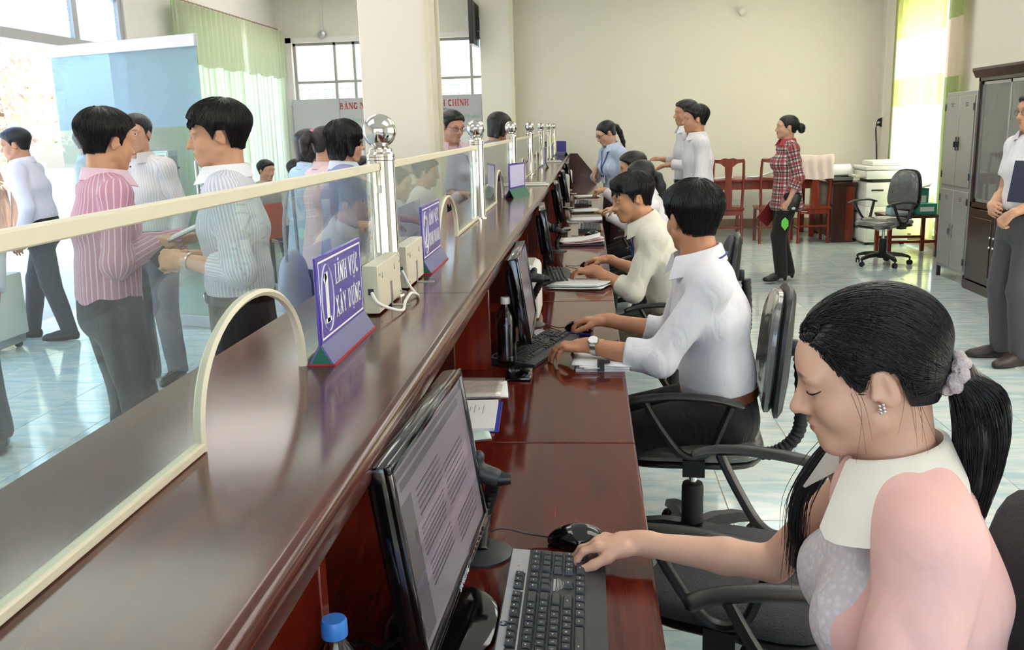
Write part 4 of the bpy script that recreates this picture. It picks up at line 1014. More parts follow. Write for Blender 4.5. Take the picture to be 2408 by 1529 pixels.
    def mesh(s, h):
        B = 12; lo, hi = s.bounds(); bs = B * h
        nb = np.ceil((hi - lo) / bs).astype(int); R = bs * .5 * math.sqrt(3)
        I = np.stack(np.meshgrid(*[np.arange(n) for n in nb], indexing='ij'), -1).reshape(-1, 3)
        ctr = lo + (I + .5) * bs; ctrT = np.ascontiguousarray(ctr.T.astype(np.float32)); dm = np.full(len(ctr), 9.); DD = np.empty((len(s.P), len(ctr)), np.float32)
        for j, q in enumerate(s.P):
            DD[j] = Field.pd(q, ctrT)
            if q[7] == 0: dm = np.minimum(dm, DD[j] - q[5] * .5)
        sel = np.nonzero((dm < R * 1.3 + s.amp) & (dm > -R * 1.6 - .012 - s.amp))[0]
        tr = s.ev(ctr[sel]); sel = sel[np.abs(tr) < R * 1.2 + h + s.amp * .6]
        lim = np.array([q[5] + 2 * h + s.amp + (R + h) * (1.02 if q[0] == 'c' else 1.22) for q in s.P])[:, None]
        NR = DD[:, sel] < lim
        n = B + 2; ax = np.arange(-1, B + 1)
        G = np.stack(np.meshgrid(ax, ax, ax, indexing='ij'), -1).reshape(-1, 3)
        K = []; POS = []; Q = []
        S1, S2 = 1 << 20, 1 << 40
        cc = [(x, y, z) for x in (0, 1) for y in (0, 1) for z in (0, 1)]
        for jb, ib in enumerate(sel):
            b = I[ib]; g0 = b * B; pts = lo + (G + g0) * h
            P = [s.P[j] for j in np.nonzero(NR[:, jb])[0]]
            if not P: continue
            d = s.ev(pts, P).reshape(n, n, n)
            neg = d < 0
            if neg.all() or not neg.any(): continue
            m = n - 1
            cnt = np.zeros((m, m, m), np.int32)
            for (x, y, z) in cc: cnt += neg[x:x + m, y:y + m, z:z + m]
            mix = (cnt > 0) & (cnt < 8)
            ci = np.argwhere(mix)
            if len(ci) == 0: continue
            acc = np.zeros((len(ci), 3)); num = np.zeros(len(ci))
            vals = {c: d[ci[:, 0] + c[0], ci[:, 1] + c[1], ci[:, 2] + c[2]] for c in cc}
            for c in cc:
                for a in range(3):
                    if c[a] == 0:
                        c2 = list(c); c2[a] = 1; c2 = tuple(c2)
                        v0, v1 = vals[c], vals[c2]; cr = (v0 < 0) != (v1 < 0)
                        t = v0 / np.where(cr, v0 - v1, 1); p = np.tile(np.array(c, float), (len(ci), 1)); p[:, a] += t
                        acc[cr] += p[cr]; num[cr] += 1
            pos = lo + (ci - 1 + g0 + acc / num[:, None]) * h
            gi = ci - 1 + g0 + 1
            K.append(gi[:, 0] * S2 + gi[:, 1] * S1 + gi[:, 2]); POS.append(pos)
            for a in range(3):
                u, v = (a + 1) % 3, (a + 2) % 3
                sl0 = [slice(1, n - 1)] * 3; sl1 = list(sl0); sl1[a] = slice(2, n)
                A0 = neg[tuple(sl0)]; A1 = neg[tuple(sl1)]
                e = np.argwhere(A0 != A1)
                if len(e) == 0: continue
                ins = A0[e[:, 0], e[:, 1], e[:, 2]]
                base = e + g0 + 1
                def key(du, dv):
                    q = base.copy(); q[:, u] += du; q[:, v] += dv
                    return q[:, 0] * S2 + q[:, 1] * S1 + q[:, 2]
                k0, k1, k2, k3 = key(-1, -1), key(0, -1), key(0, 0), key(-1, 0)
                Q.append(np.where(ins[:, None], np.stack([k0, k1, k2, k3], 1), np.stack([k3, k2, k1, k0], 1)))
        K = np.concatenate(K); POS = np.concatenate(POS); Q = np.concatenate(Q)
        uk, idx = np.unique(K, return_index=True); v = POS[idx]
        f = np.searchsorted(uk, Q); f = np.clip(f, 0, len(uk) - 1)
        ok = (uk[f] == Q).all(1)
        return v, f[ok]
def np_mesh(name, v, f, mats, parent=None, mi=None, smooth=True):
    me = bpy.data.meshes.new(name); nv, nf = len(v), len(f); w = f.shape[1]
    me.vertices.add(nv); me.vertices.foreach_set('co', np.ascontiguousarray(v, np.float32).ravel())
    me.loops.add(nf * w); me.loops.foreach_set('vertex_index', np.ascontiguousarray(f, np.int32).ravel())
    me.polygons.add(nf); me.polygons.foreach_set('loop_start', np.arange(0, nf * w, w, dtype=np.int32))
    try: me.polygons.foreach_set('loop_total', np.full(nf, w, dtype=np.int32))
    except Exception: pass
    for m in (mats if isinstance(mats, (list, tuple)) else [mats]): me.materials.append(m)
    me.polygons.foreach_set('use_smooth', np.ones(nf, bool))
    if mi is not None: me.polygons.foreach_set('material_index', np.asarray(mi, np.int32))
    me.update(calc_edges=True)
    o = bpy.data.objects.new(name, me); link(o, parent)
    return o
def relax(v, f, n=2, lam=.5):
    """light smoothing of the sampled surface"""
    a = np.concatenate([f[:, i] for i in range(4)] + [f[:, (i + 1) % 4] for i in range(4)]); b = np.concatenate([f[:, (i + 1) % 4] for i in range(4)] + [f[:, i] for i in range(4)])
    cnt = np.maximum(np.bincount(a, minlength=len(v)), 1)[:, None]
    for _ in range(n):
        acc = np.stack([np.bincount(a, v[b, k], len(v)) for k in range(3)], 1)
        v = v + lam * (acc / cnt - v)
    return v
def part(field, h, name, mats, parent, sm=2, mi=None):
    v, f = field.mesh(h); v = relax(v, f, sm)
    ix = mi(v[f].mean(1)) if mi is not None else None
    return np_mesh(name, v, f, mats, parent, ix)
def ribbons(lines, r, name, m, parent, taper=.35):
    """many thin strands (arrays of points) as one mesh of three-sided tubes"""
    VV = []; FF = []; o = 0; by = {}
    for L in lines:
        if len(L) > 2: by.setdefault(len(L), []).append(L)
    for n, G in by.items():
        L = np.stack(G); m_ = len(G)
        t = np.gradient(L, axis=1); t /= np.maximum(1e-9, np.linalg.norm(t, axis=2))[..., None]
        s = np.cross(t, np.array([.3, .2, .93])); s /= np.maximum(1e-9, np.linalg.norm(s, axis=2))[..., None]; u = np.cross(s, t)
        rr = (r * (1 - (1 - taper) * np.linspace(0, 1, n)))[None, :, None]
        ring = np.stack([L + s * rr, L + (-.5 * s + .866 * u) * rr, L + (-.5 * s - .866 * u) * rr], 2).reshape(-1, 3)
        i = np.arange(n - 1)[:, None] * 3
        q = np.concatenate([np.stack([i + k, i + (k + 1) % 3, i + 3 + (k + 1) % 3, i + 3 + k], -1).reshape(-1, 4) for k in range(3)])
        VV.append(ring); FF.append((q[None] + (np.arange(m_) * n * 3)[:, None, None] + o).reshape(-1, 4)); o += len(ring)
    return np_mesh(name, np.concatenate(VV), np.concatenate(FF), m, parent)

def skin_mat(name, col, lip):
    if name in MATS: return MATS[name]
    m, n, b = nodes_of(name); L = n.links.new
    at = n.nodes.new('ShaderNodeAttribute'); at.attribute_name = 'pigment'
    sp = n.nodes.new('ShaderNodeSeparateColor'); L(at.outputs['Color'], sp.inputs[0])
    tc = n.nodes.new('ShaderNodeTexCoord'); no = n.nodes.new('ShaderNodeTexNoise'); no.inputs['Scale'].default_value = 45; no.inputs['Detail'].default_value = 4
    L(tc.outputs['Object'], no.inputs[0])
    base = n.nodes.new('ShaderNodeMixRGB'); base.inputs[1].default_value = rgb(tuple(c * .96 for c in col)); base.inputs[2].default_value = rgb(tuple(min(255, c * 1.03) for c in col)); L(no.outputs[0], base.inputs[0])
    m1 = n.nodes.new('ShaderNodeMixRGB'); m1.inputs[2].default_value = rgb(lip); L(sp.outputs[0], m1.inputs[0]); L(base.outputs[0], m1.inputs[1])
    m2 = n.nodes.new('ShaderNodeMixRGB'); m2.inputs[2].default_value = rgb((34, 26, 24)); L(sp.outputs[1], m2.inputs[0]); L(m1.outputs[0], m2.inputs[1])
    L(m2.outputs[0], b.inputs['Base Color']); b.inputs['Roughness'].default_value = .48
    b.inputs['Subsurface Weight'].default_value = .12; b.inputs['Subsurface Radius'].default_value = (.010, .004, .002); b.inputs['Subsurface Scale'].default_value = .6
    bp = n.nodes.new('ShaderNodeBump'); bp.inputs['Strength'].default_value = .05; bp.inputs['Distance'].default_value = .003
    n2 = n.nodes.new('ShaderNodeTexNoise'); n2.inputs['Scale'].default_value = 320; L(tc.outputs['Object'], n2.inputs[0]); L(n2.outputs[0], bp.inputs['Height']); L(bp.outputs[0], b.inputs['Normal'])
    MATS[name] = m
    return m
def hair_mat(name='hair_black', col=(22, 18, 17), rough=.36):
    if name in MATS: return MATS[name]
    m, n, b = nodes_of(name); L = n.links.new
    b.inputs['Base Color'].default_value = rgb(col); b.inputs['Roughness'].default_value = rough; b.inputs['Specular IOR Level'].default_value = .45
    tc = n.nodes.new('ShaderNodeTexCoord'); mp = n.nodes.new('ShaderNodeMapping'); mp.inputs['Scale'].default_value = (150, 150, 25); L(tc.outputs['Object'], mp.inputs[0])
    t = n.nodes.new('ShaderNodeTexNoise'); t.inputs['Scale'].default_value = 2; t.inputs['Detail'].default_value = 3; L(mp.outputs[0], t.inputs[0])
    bp = n.nodes.new('ShaderNodeBump'); bp.inputs['Strength'].default_value = .5; bp.inputs['Distance'].default_value = .004; L(t.outputs[0], bp.inputs['Height']); L(bp.outputs[0], b.inputs['Normal'])
    MATS[name] = m
    return m
def fabric(name, col, stripe=None, plaid=None, rough=.8, bump=.25, axis=0, lace=False, second=None):
    """woven cloth; stripe = (colour, period m, duty, axis); plaid = list of (colour, axis, period, phase, width)"""
    if name in MATS: return MATS[name]
    m, n, b = nodes_of(name); L = n.links.new
    tc = n.nodes.new('ShaderNodeTexCoord'); sx = n.nodes.new('ShaderNodeSeparateXYZ'); wv = n.nodes.new('ShaderNodeAttribute'); wv.attribute_name = 'weave'; L(wv.outputs['Vector'], sx.inputs[0])
    no = n.nodes.new('ShaderNodeTexNoise'); no.inputs['Scale'].default_value = 6; no.inputs['Detail'].default_value = 4; L(tc.outputs['Object'], no.inputs[0])
    c = n.nodes.new('ShaderNodeMixRGB'); c.inputs[1].default_value = rgb(tuple(v * .955 for v in col)); c.inputs[2].default_value = rgb(col); L(no.outputs[0], c.inputs[0])
    last = c.outputs[0]
    for (sc, ax, per, ph, wd, op) in ([(stripe[0], stripe[3], stripe[1], 0, stripe[2], 1)] if stripe else []) + [p + (.75,) for p in (plaid or [])]:
        a1 = n.nodes.new('ShaderNodeMath'); a1.operation = 'MULTIPLY_ADD'; a1.inputs[1].default_value = 1 / per; a1.inputs[2].default_value = ph + 50; L(sx.outputs[ax], a1.inputs[0])
        fr = n.nodes.new('ShaderNodeMath'); fr.operation = 'FRACT'; L(a1.outputs[0], fr.inputs[0])
        lt = n.nodes.new('ShaderNodeMath'); lt.operation = 'LESS_THAN'; lt.inputs[1].default_value = wd; L(fr.outputs[0], lt.inputs[0])
        ml = n.nodes.new('ShaderNodeMath'); ml.operation = 'MULTIPLY'; ml.inputs[1].default_value = op; L(lt.outputs[0], ml.inputs[0])
        mx = n.nodes.new('ShaderNodeMixRGB'); mx.inputs[2].default_value = rgb(sc); L(ml.outputs[0], mx.inputs[0]); L(last, mx.inputs[1]); last = mx.outputs[0]
    if lace:
        vo = n.nodes.new('ShaderNodeTexVoronoi'); vo.inputs['Scale'].default_value = 95; L(tc.outputs['Object'], vo.inputs[0])
        cr = n.nodes.new('ShaderNodeValToRGB'); cr.color_ramp.elements[0].position = .25; cr.color_ramp.elements[1].position = .5; cr.color_ramp.elements[0].color = (1, 1, 1, 1); cr.color_ramp.elements[1].color = (.90, .86, .85, 1)
        L(vo.outputs['Distance'], cr.inputs[0]); mx = n.nodes.new('ShaderNodeMixRGB'); mx.blend_type = 'MULTIPLY'; mx.inputs[0].default_value = 1; L(last, mx.inputs[1]); L(cr.outputs[0], mx.inputs[2]); last = mx.outputs[0]
    if second:
        pa = n.nodes.new('ShaderNodeAttribute'); pa.attribute_name = 'panel'; gt = n.nodes.new('ShaderNodeMath'); gt.operation = 'LESS_THAN'; gt.inputs[1].default_value = 0; L(pa.outputs['Fac'], gt.inputs[0])
        mx = n.nodes.new('ShaderNodeMixRGB'); mx.inputs[2].default_value = rgb(second); L(gt.outputs[0], mx.inputs[0]); L(last, mx.inputs[1]); last = mx.outputs[0]
    L(last, b.inputs['Base Color']); b.inputs['Roughness'].default_value = rough; b.inputs['Sheen Weight'].default_value = .1; b.inputs['Specular IOR Level'].default_value = .25
    mp = n.nodes.new('ShaderNodeMapping'); mp.inputs['Scale'].default_value = (9, 9, 5); mp.inputs['Rotation'].default_value = (.5, .4, .3); L(tc.outputs['Object'], mp.inputs[0])
    w = n.nodes.new('ShaderNodeTexNoise'); w.inputs['Scale'].default_value = 1.6; w.inputs['Detail'].default_value = 2.5; w.inputs['Distortion'].default_value = 1.2; L(mp.outputs[0], w.inputs[0])
    bp = n.nodes.new('ShaderNodeBump'); bp.inputs['Strength'].default_value = bump; bp.inputs['Distance'].default_value = .03; L(w.outputs[0], bp.inputs['Height'])
    if lace:
        bp2 = n.nodes.new('ShaderNodeBump'); bp2.inputs['Strength'].default_value = .6
        if second:
            g2 = n.nodes.new('ShaderNodeMath'); g2.operation = 'MULTIPLY_ADD'; g2.inputs[1].default_value = -.6; g2.inputs[2].default_value = .6; L(gt.outputs[0], g2.inputs[0]); L(g2.outputs[0], bp2.inputs['Strength'])
        bp2.inputs['Distance'].default_value = .003; L(vo.outputs['Distance'], bp2.inputs['Height']); L(bp.outputs[0], bp2.inputs['Normal']); L(bp2.outputs[0], b.inputs['Normal'])
    else: L(bp.outputs[0], b.inputs['Normal'])
    MATS[name] = m
    return m
def folds(amp, seed=0, f=1.0):
    r = np.random.RandomState(seed); W = r.normal(size=(4, 3)); W /= np.linalg.norm(W, axis=1)[:, None]; W[:, 2] *= .6
    fr = np.array([38, 55, 70, 28]) * f; ph = r.uniform(0, 6, 4)
    W = W.tolist(); ph = ph.tolist(); fr = fr.tolist()
    def fn(C):
        X, Y, Z = C; x = X + .02 * np.sin(Y * 17 + seed); y = Y + .02 * np.sin(Z * 17 + seed); z = Z + .02 * np.sin(X * 17 + seed)
        D = lambda i: x * W[i][0] + y * W[i][1] + z * W[i][2]
        d3 = D(3); a = np.sin(D(0) * fr[0] + ph[0]) * np.sin(d3 * (fr[3] * .5) + ph[3])
        c = np.sin(D(1) * fr[1] + 1.5 * np.sin(d3 * 22) + ph[1])
        return amp * (-.55 * np.abs(a) + .28 * c * (.5 + .5 * np.sin(D(2) * 14)))
    return fn

EYEW = mat('eye_white', (226, 218, 210), .2, noise=(20, .02)); IRIS = mat('iris_dark', (30, 20, 16), .15, noise=(20, .02))
GOLD = mat('thin_glasses_frame', (70, 52, 48), .3, .4, noise=(20, .02)); LENS = pane('spectacle_lens', (245, 245, 245), .02)
LEATHER = mat('black_leather', (24, 22, 21), .32, noise=(20, .1)); BROWNL = mat('brown_leather', (104, 58, 34), .4, noise=(20, .1))

class Person:
    """local frame: x right, y forward, z up; the Empty stands at the feet / under the seat"""
    def __init__(s, label, loc, heading, ht=1.62, female=False, sit=None, lean=0, side=0, twist=0, head=(0, 0, 0), neck=None, skin=(206, 160, 132), group='people'):
        s.e = empty('person', (loc[0], loc[1], 0), math.radians(heading), label, 'person', group)
        s.M = Matrix.Translation((loc[0], loc[1], 0)) @ Matrix.Rotation(math.radians(heading), 4, 'Z'); s.Mi = s.M.inverted()
        s.s = k = ht / 1.65; s.f = female; s.sit = sit
        s.skin = skin_mat('skin_%d_%d_%d' % skin, skin, (178, 104, 96) if female else (160, 100, 84))
        pz = (sit + .095) if sit is not None else .885 * k
        s.P0 = V3(0, 0, pz)
        u = rotv((0, 0, 1), (1, 0, 0), -lean * .75); u = rotv(u, (0, 1, 0), side)
        u2 = rotv((0, 0, 1), (1, 0, 0), -lean * 1.25); u2 = rotv(u2, (0, 1, 0), side * 1.2)
        s.u, s.u2 = u, u2
        s.Wp = s.P0 + u * .13 * k; s.Cp = s.P0 + u * .25 * k
        s.N = s.Cp + u2 * .255 * k
        r = rotv((1, 0, 0), u2, twist); s.rt = nrm(r - u2 * (r @ u2)); s.ft = np.cross(u2, s.rt); s.rp = V3(1, 0, 0); s.fp = nrm(np.cross(u, s.rp))
        sw = (.148 if female else .166) * k
        s.SH = {1: s.N - u2 * .072 * k + s.rt * sw, -1: s.N - u2 * .072 * k - s.rt * sw}
        yaw, pitch, roll = head
        hf = rotv((0, 1, 0), (0, 0, 1), yaw); hr = rotv((1, 0, 0), (0, 0, 1), yaw); hf = rotv(hf, hr, -pitch); hu = np.cross(hr, hf)
        hr = rotv(hr, hf, roll); hu = rotv(hu, hf, roll)
        s.H = np.stack([hr, hf, hu])          # rows: head axes
        nd = nrm(.55 * u2 + .45 * hu + .12 * hf)
        s.hs = hs = (k * .30 + .70) * (.97 if female else 1.0)     # head size varies less than height
        s.hc = s.N + nd * .118 * k + hu * .02 if neck is None else V3(neck)
        s.arms = {}; s.elb = {}
        hip = .085 * k
        s.HIP = {1: s.P0 + V3(hip, 0, -.02), -1: s.P0 + V3(-hip, 0, -.02)}
    def w2l(s, p): return np.array(s.Mi @ Vector(p))
    def hp(s, x, y, z): return s.hc + (V3(x, y, z) * s.hs) @ s.H
    def arm(s, side, wrist, pole=(0, -.4, -1), hd=None, pn=None, local=False):
        k = s.s; S_ = s.SH[side]; Wt = V3(wrist) if local else s.w2l(wrist)
        L1, L2 = .282 * k, .245 * k; d = Wt - S_; D = np.linalg.norm(d)
        if D > (L1 + L2) * .995: L1 *= D / ((L1 + L2) * .995); L2 = D / .995 - L1
        x = (D * D + L1 * L1 - L2 * L2) / (2 * D); h = math.sqrt(max(0, L1 * L1 - x * x)); dn = d / D
        pl = V3(pole) * V3(side, 1, 1); pl = nrm(pl - dn * (pl @ dn)); E = S_ + dn * x + pl * h
        s.arms[side] = (S_, E, Wt); 
        fd = nrm(Wt - E)
        s.hands = getattr(s, 'hands', {})
        H = (fd if hd is None else nrm(V3(hd) if local else np.array(s.Mi.to_3x3() @ Vector(hd))))
        N = V3(0, 0, -1) if pn is None else (V3(pn) if local else np.array(s.Mi.to_3x3() @ Vector(pn)))
        N = nrm(N - H * (N @ H)); s.hands[side] = (Wt, H, N)
        return s
    def rest_arm(s, side, fwd=.06, out=.05, bend=0):
        k = s.s; S_ = s.SH[side]; w = S_ + V3(side * out, fwd + bend * .2, -.50 * k + bend * .25)
        return s.arm(side, w, (.3, -1, 0), pn=(-side, 0, 0), local=True)
    def hand_field(s, F, side, curl=(25, 35, 20), spread=8, thumb=(.55, .6, .45), tcurl=25, k=None, hs=1.0, per=None):
        Wt, hd, pn = s.hands[side]; th = np.cross(hd, pn) * side; z = s.s * .97 * hs * (.93 if s.f else 1)
        R = np.stack([th, hd, pn])
        F.cone(Wt - hd * .02 * z, Wt + hd * .03 * z, .0245 * z, .024 * z, .012)
        F.ell(Wt + hd * .05 * z + pn * .002, V3(.041, .052, .0165) * z, R, .012)
        F.ell(Wt + hd * .035 * z + th * .024 * z + pn * .006, V3(.018, .032, .016) * z, R, .01)
        for i, (off, ln, base) in enumerate([(.030, .070, .088), (.010, .078, .093), (-.0105, .072, .089), (-.0295, .056, .078)]):
            p = Wt + hd * base * z * .9 + th * off * z; c = per[i] if per else curl; a = 0; r = (.0090 if i < 3 else .0078) * z
            d0 = nrm(hd + th * math.tan(math.radians(spread * (1 - i) * .6 + spread * .3)))
            pts = [p - hd * .02 * z, p]; rs = [r * 1.1, r * 1.05]
            for sg, ang in zip((.44, .31, .25), c):
                a += ang; dd = d0 * math.cos(math.radians(a)) + pn * math.sin(math.radians(a)); p = p + dd * ln * sg * z; pts.append(p); r *= .93; rs.append(r)
            F.chain(pts, rs, .0035)
            F.ell(pts[1] - pn * .003 * z, V3(.010, .011, .010) * z, R, .006)
        p = Wt + hd * .026 * z + th * .027 * z; d0 = nrm(hd * thumb[0] + th * thumb[1] + pn * thumb[2]); pts = [p]; rs = [.0135 * z]; a = 0
        for ln in (.040, .031, .026):
            dd = nrm(d0 * math.cos(math.radians(a)) + nrm(hd - th * .5) * math.sin(math.radians(a))); p = p + dd * ln * z; pts.append(p); rs.append(rs[-1] * .87); a += tcurl
        F.chain(pts, rs, .006)
    def head_field(s, F, detail=True, fat=1.0, mouth=0):
        hp, R, q = s.hp, s.H, s.hs; L = lambda c, r, k=.012, op=0, clip=None, rot=None: F.ell(hp(*c), V3(r) * q, R if rot is None else rot, k * q, clip, op)
        L((0, -.014, .030), (.0735, .092, .072)); L((0, .028, -.028), (.0575 * fat, .060, .072), .03)
        for sd in (-1, 1):
            F.cone(hp(sd * .050 * fat, .006, -.055), hp(sd * .014, .060, -.094), .020 * q * fat, .017 * q, .02)
            L((sd * .034 * fat, .055, -.034), (.025, .026, .027), .02)
            L((sd * .034, .076, .014), (.024, .012, .009), .014)
        L((0, .066, -.094), (.022, .020, .018), .018); L((0, .066, .030), (.046, .022, .028), .03)
        L((0, .074, -.062), (.025, .016, .022), .018)
        # nose
        F.cone(hp(0, .083, .006), hp(0, .102, -.029), .0075 * q, .0105 * q, .010); L((0, .106, -.035), (.0115, .010, .009), .006)
        for sd in (-1, 1): L((sd * .0125, .093, -.037), (.0085, .010, .008), .006)
        # lips
        L((0, .0885, -.0575), (.021, .0085, .0055), .006); L((0, .0865, -.0680), (.018, .0085, .0060), .006)
        if detail: L((0, .099, -.0628), (.022, .010, .0012), .003, op=1)
        for sd in (-1, 1):
            L((sd * .031, .093, -.002), (.0155, .014, .0095), .010, op=1)
            L((sd * .031, .0765, -.001), (.0145, .0125, .0125), .004)
        for sd in (-1, 1):
            Re = np.array(Matrix.Rotation(math.radians(14), 3, 'X')) @ R
            L((sd * .0755, -.008, -.012), (.0085, .0165, .0285), .007, rot=Re)
            if detail:
                L((sd * .0835, -.005, -.007), (.0055, .0105, .0185), .004, op=1); L((sd * .0795, -.0125, -.004), (.004, .004, .016), .003)
                L((sd * .078, .008, -.018), (.005, .006, .008), .004)
        F.cone(hp(0, -.022, -.055), s.N - s.u2 * .03, (.050 if s.f else .056) * q, (.054 if s.f else .062) * q, .025)
    def torso_prims(s, F, grow=0, lo=-.14, k=.035, clip=None, bust=True, belly=1.0):
        f = s.s; g = grow; fem = s.f; P0, u, u2 = s.P0, s.u, s.u2
        hipr = ((.165 if fem else .152) * f + g, (.118 if fem else .108) * f + g); wr = ((.128 if fem else .140) * f + g, (.094 if fem else .096) * f * belly + g)
        cr = ((.142 if fem else .160) * f + g, (.104 if fem else .106) * f + g); tr = ((.120 if fem else .138) * f + g, (.078 if fem else .084) * f + g)
        F.econe(P0 + u * lo * f, s.Wp, hipr, wr, s.rp, k, clip); F.econe(s.Wp, s.Cp + u2 * .05 * f, wr, cr, .5 * s.rp + .5 * s.rt, k, clip)
        F.econe(s.Cp + u2 * .05 * f, s.N - u2 * .085 * f, cr, tr, s.rt, k, clip)
        if fem and bust:
            for sd in (-1, 1): F.ell(s.Cp + u2 * .045 * f + s.rt * sd * .062 * f + s.ft * .088 * f, V3(.058, .052, .058) * f + g, np.stack([s.rt, s.ft, u2]), .03, clip)
        for sd in (-1, 1): F.cone(s.N - u2 * .045 * f + s.rt * sd * .03 * f, s.SH[sd], .046 * f + g, .048 * f + g, .03, clip)
    def body(s, h, sk=None, hands={1: {}, -1: {}}, detail=True, fat=1.0, upper=True):
        F = Field(); f = s.s
        k_ = f; F.econe(s.Cp + s.u2 * .10 * k_, s.N - s.u2 * .085 * k_, ((.10 if s.f else .11) * k_, .075 * k_), ((.115 if s.f else .132) * k_, (.076 if s.f else .082) * k_), s.rt, .03)
        for sd in (-1, 1): F.cone(s.N - s.u2 * .03 * k_ + s.rt * sd * .03 * k_, s.SH[sd], .050 * k_, .046 * k_, .03)
        for sd in s.arms:
            S_, E, Wt = s.arms[sd]; g = .88 if s.f else 1
            F.cone(S_, E, .046 * f * g, .037 * f * g, .02); F.cone(E, E + (Wt - E) * .35, .036 * f * g, .037 * f * g, .012); F.cone(E + (Wt - E) * .35, Wt, .037 * f * g, .0235 * f * g, .012)
        for sd in s.arms:
            if hands.get(sd) is not None: s.hand_field(F, sd, **hands[sd])
        s.head_field(F, detail, fat); s.bodyF = F
        v, fc = F.mesh(h); v = relax(v, fc, 1, .4)
        o = np_mesh('body', v, fc, s.skin, s.e)
        q = ((v - s.hc) @ s.H.T) / s.hs
        lip = np.clip(1.6 - 1.6 * np.sqrt((q[:, 0] / .0215) ** 2 + ((q[:, 2] + .0628) / .0098) ** 2), 0, .85) * (q[:, 1] > .07)
        bx = np.abs(q[:, 0]); bz = q[:, 2] - (.0195 - .10 * np.maximum(0, bx - .034) + .04 * (bx - .015))
        br = np.clip(1.5 - 1.5 * np.sqrt(((bx - .031) / .021) ** 2 + (bz / .0042) ** 2), 0, .80) * (q[:, 1] > .05)
        ch = np.clip(1 - np.sqrt(((bx - .036) / .03) ** 2 + ((q[:, 2] + .03) / .028) ** 2), 0, 1) * .16 * (q[:, 1] > .03)
        a = o.data.attributes.new('pigment', 'FLOAT_COLOR', 'POINT')
        a.data.foreach_set('color', np.stack([np.maximum(lip, ch), br, lip * 0, lip * 0 + 1], 1).astype(np.float32).ravel())
        return o
    def eyes(s, look=(0, 0), y=.0782):
        for sd in (-1, 1):
            c = s.hp(sd * .031, y, -.002); b = MB().ball(tuple(c), .0112 * s.hs, 14, 10).build('eye', EYEW, s.e)
            d = nrm(V3(look[0], 1, look[1]) @ s.H); p = c + d * .0062 * s.hs
            MB().ball(tuple(p), .0062 * s.hs, 10, 8).build('iris', IRIS, b)
    def shirt(s, h, m, sleeve='long', hem=.06, tuck=True, grow=.016, seed=1, amp=.006, name='shirt', cuff=True, puff=0, open_neck=.0, mi=None, mats=None, belly=1.0, cuff_at=None):
        f = s.s; F = Field(folds(amp, seed), amp * 1.2); P0, u, u2 = s.P0, s.u, s.u2
        low = P0 + u * (hem if tuck else -hem) * f
        nk = s.N + u2 * .012 * f - s.ft * .01
        cl = [(low, -u), (nk, nrm(u2 * 1.0 + s.ft * .35))]
        s.torso_prims(F, grow, lo=-.14, clip=cl, belly=belly)
        if tuck: F.econe(P0 + u * (hem + .045) * f, P0 + u * (hem + .055) * f, ((.128 if s.f else .142) * f + grow + .006, .099 * f * belly + grow + .007), ((.128 if s.f else .141) * f + grow + .004, .098 * f * belly + grow + .005), s.rp, .02, cl)
        if not tuck: F.econe(P0 - u * .13 * f, P0 + u * .05 * f, ((.182 if s.f else .170) * f + grow, .132 * f + grow), ((.150 if s.f else .155) * f + grow, .110 * f + grow), s.rp, .03, cl)
        for sd in s.arms:
            S_, E, Wt = s.arms[sd]; g = .9 if s.f else 1
            t = {'long': .93, 'roll': .42, 'mid': .18, 'short': -.35}[sleeve if not isinstance(sleeve, dict) else sleeve[sd]] if cuff_at is None else cuff_at[sd]
            if t > 0:
                c = E + (Wt - E) * t; n = nrm(Wt - E)
                F.cone(S_, E, (.049 + puff) * f * g + grow * .4, .045 * f * g + grow * .5, .03)
                r1 = (.040 - .008 * t) * f + grow * .55
                F.cone(E, c + n * .03, .046 * f * g + grow * .5, r1, .02, [(c, n)])
                if cuff: F.cone(c - n * .035 * f, c + n * .03, r1 + .004, r1 + .004, .006, [(c, n), (c - n * .04 * f, -n)])
            else:
                c = E + (S_ - E) * -t; n = nrm(E - S_)
                F.cone(S_, c + n * .03, (.050 + puff) * f * g + grow * .5, (.050 + puff * .8) * f * g + grow * .7, .025, [(c, n)])
        F.cone(s.hp(0, -.02, -.06), s.N - s.u2 * .06, (.054 if s.f else .060) * s.hs, (.060 if s.f else .068) * s.hs, .004, op=1) if open_neck else None
        o = part(F, h, name, mats or m, s.e, mi=mi); s.shirtF = F
        v = np.empty(len(o.data.vertices) * 3, np.float32); o.data.vertices.foreach_get('co', v); v = v.reshape(-1, 3).astype(float)
        c = (s.P0 + s.N) / 2; ax = nrm(s.N - s.P0); w = v - c; best = np.linalg.norm(w - (w @ ax)[:, None] * ax, axis=1) - .135 * f
        x = w @ s.rp; y = w @ s.fp; U = np.where(np.abs(y) * 1.35 > np.abs(x), x, np.sign(x) * (.115 + .9 * (np.abs(y) * .0 + .10 - np.abs(y)))); U = x * 1.0
        U = np.arctan2(x, y) * .14 * f; Vv = w @ ax; Z = np.zeros(len(v))
        for sd in s.arms:
            S_, E, Wt = s.arms[sd]
            for a, b, ro in ((S_, E, .05), (E, Wt, .045)):
                ab = b - a; l2 = ab @ ab; t = np.clip(((v - a) @ ab) / l2, 0, 1); pd_ = v - a - t[:, None] * ab; d = np.linalg.norm(pd_, axis=1) - ro * f
                if a is S_: d = d + np.where(t < .12, .03, 0)
                e1 = nrm(np.cross(ab, s.ft)); e2 = nrm(np.cross(ab, e1)); m_ = d < best - .004
                U = np.where(m_, np.arctan2(pd_ @ e1, pd_ @ e2) * .055, U); Vv = np.where(m_, t * math.sqrt(l2) + (0 if a is S_ else .28), Vv); best = np.minimum(best, d)
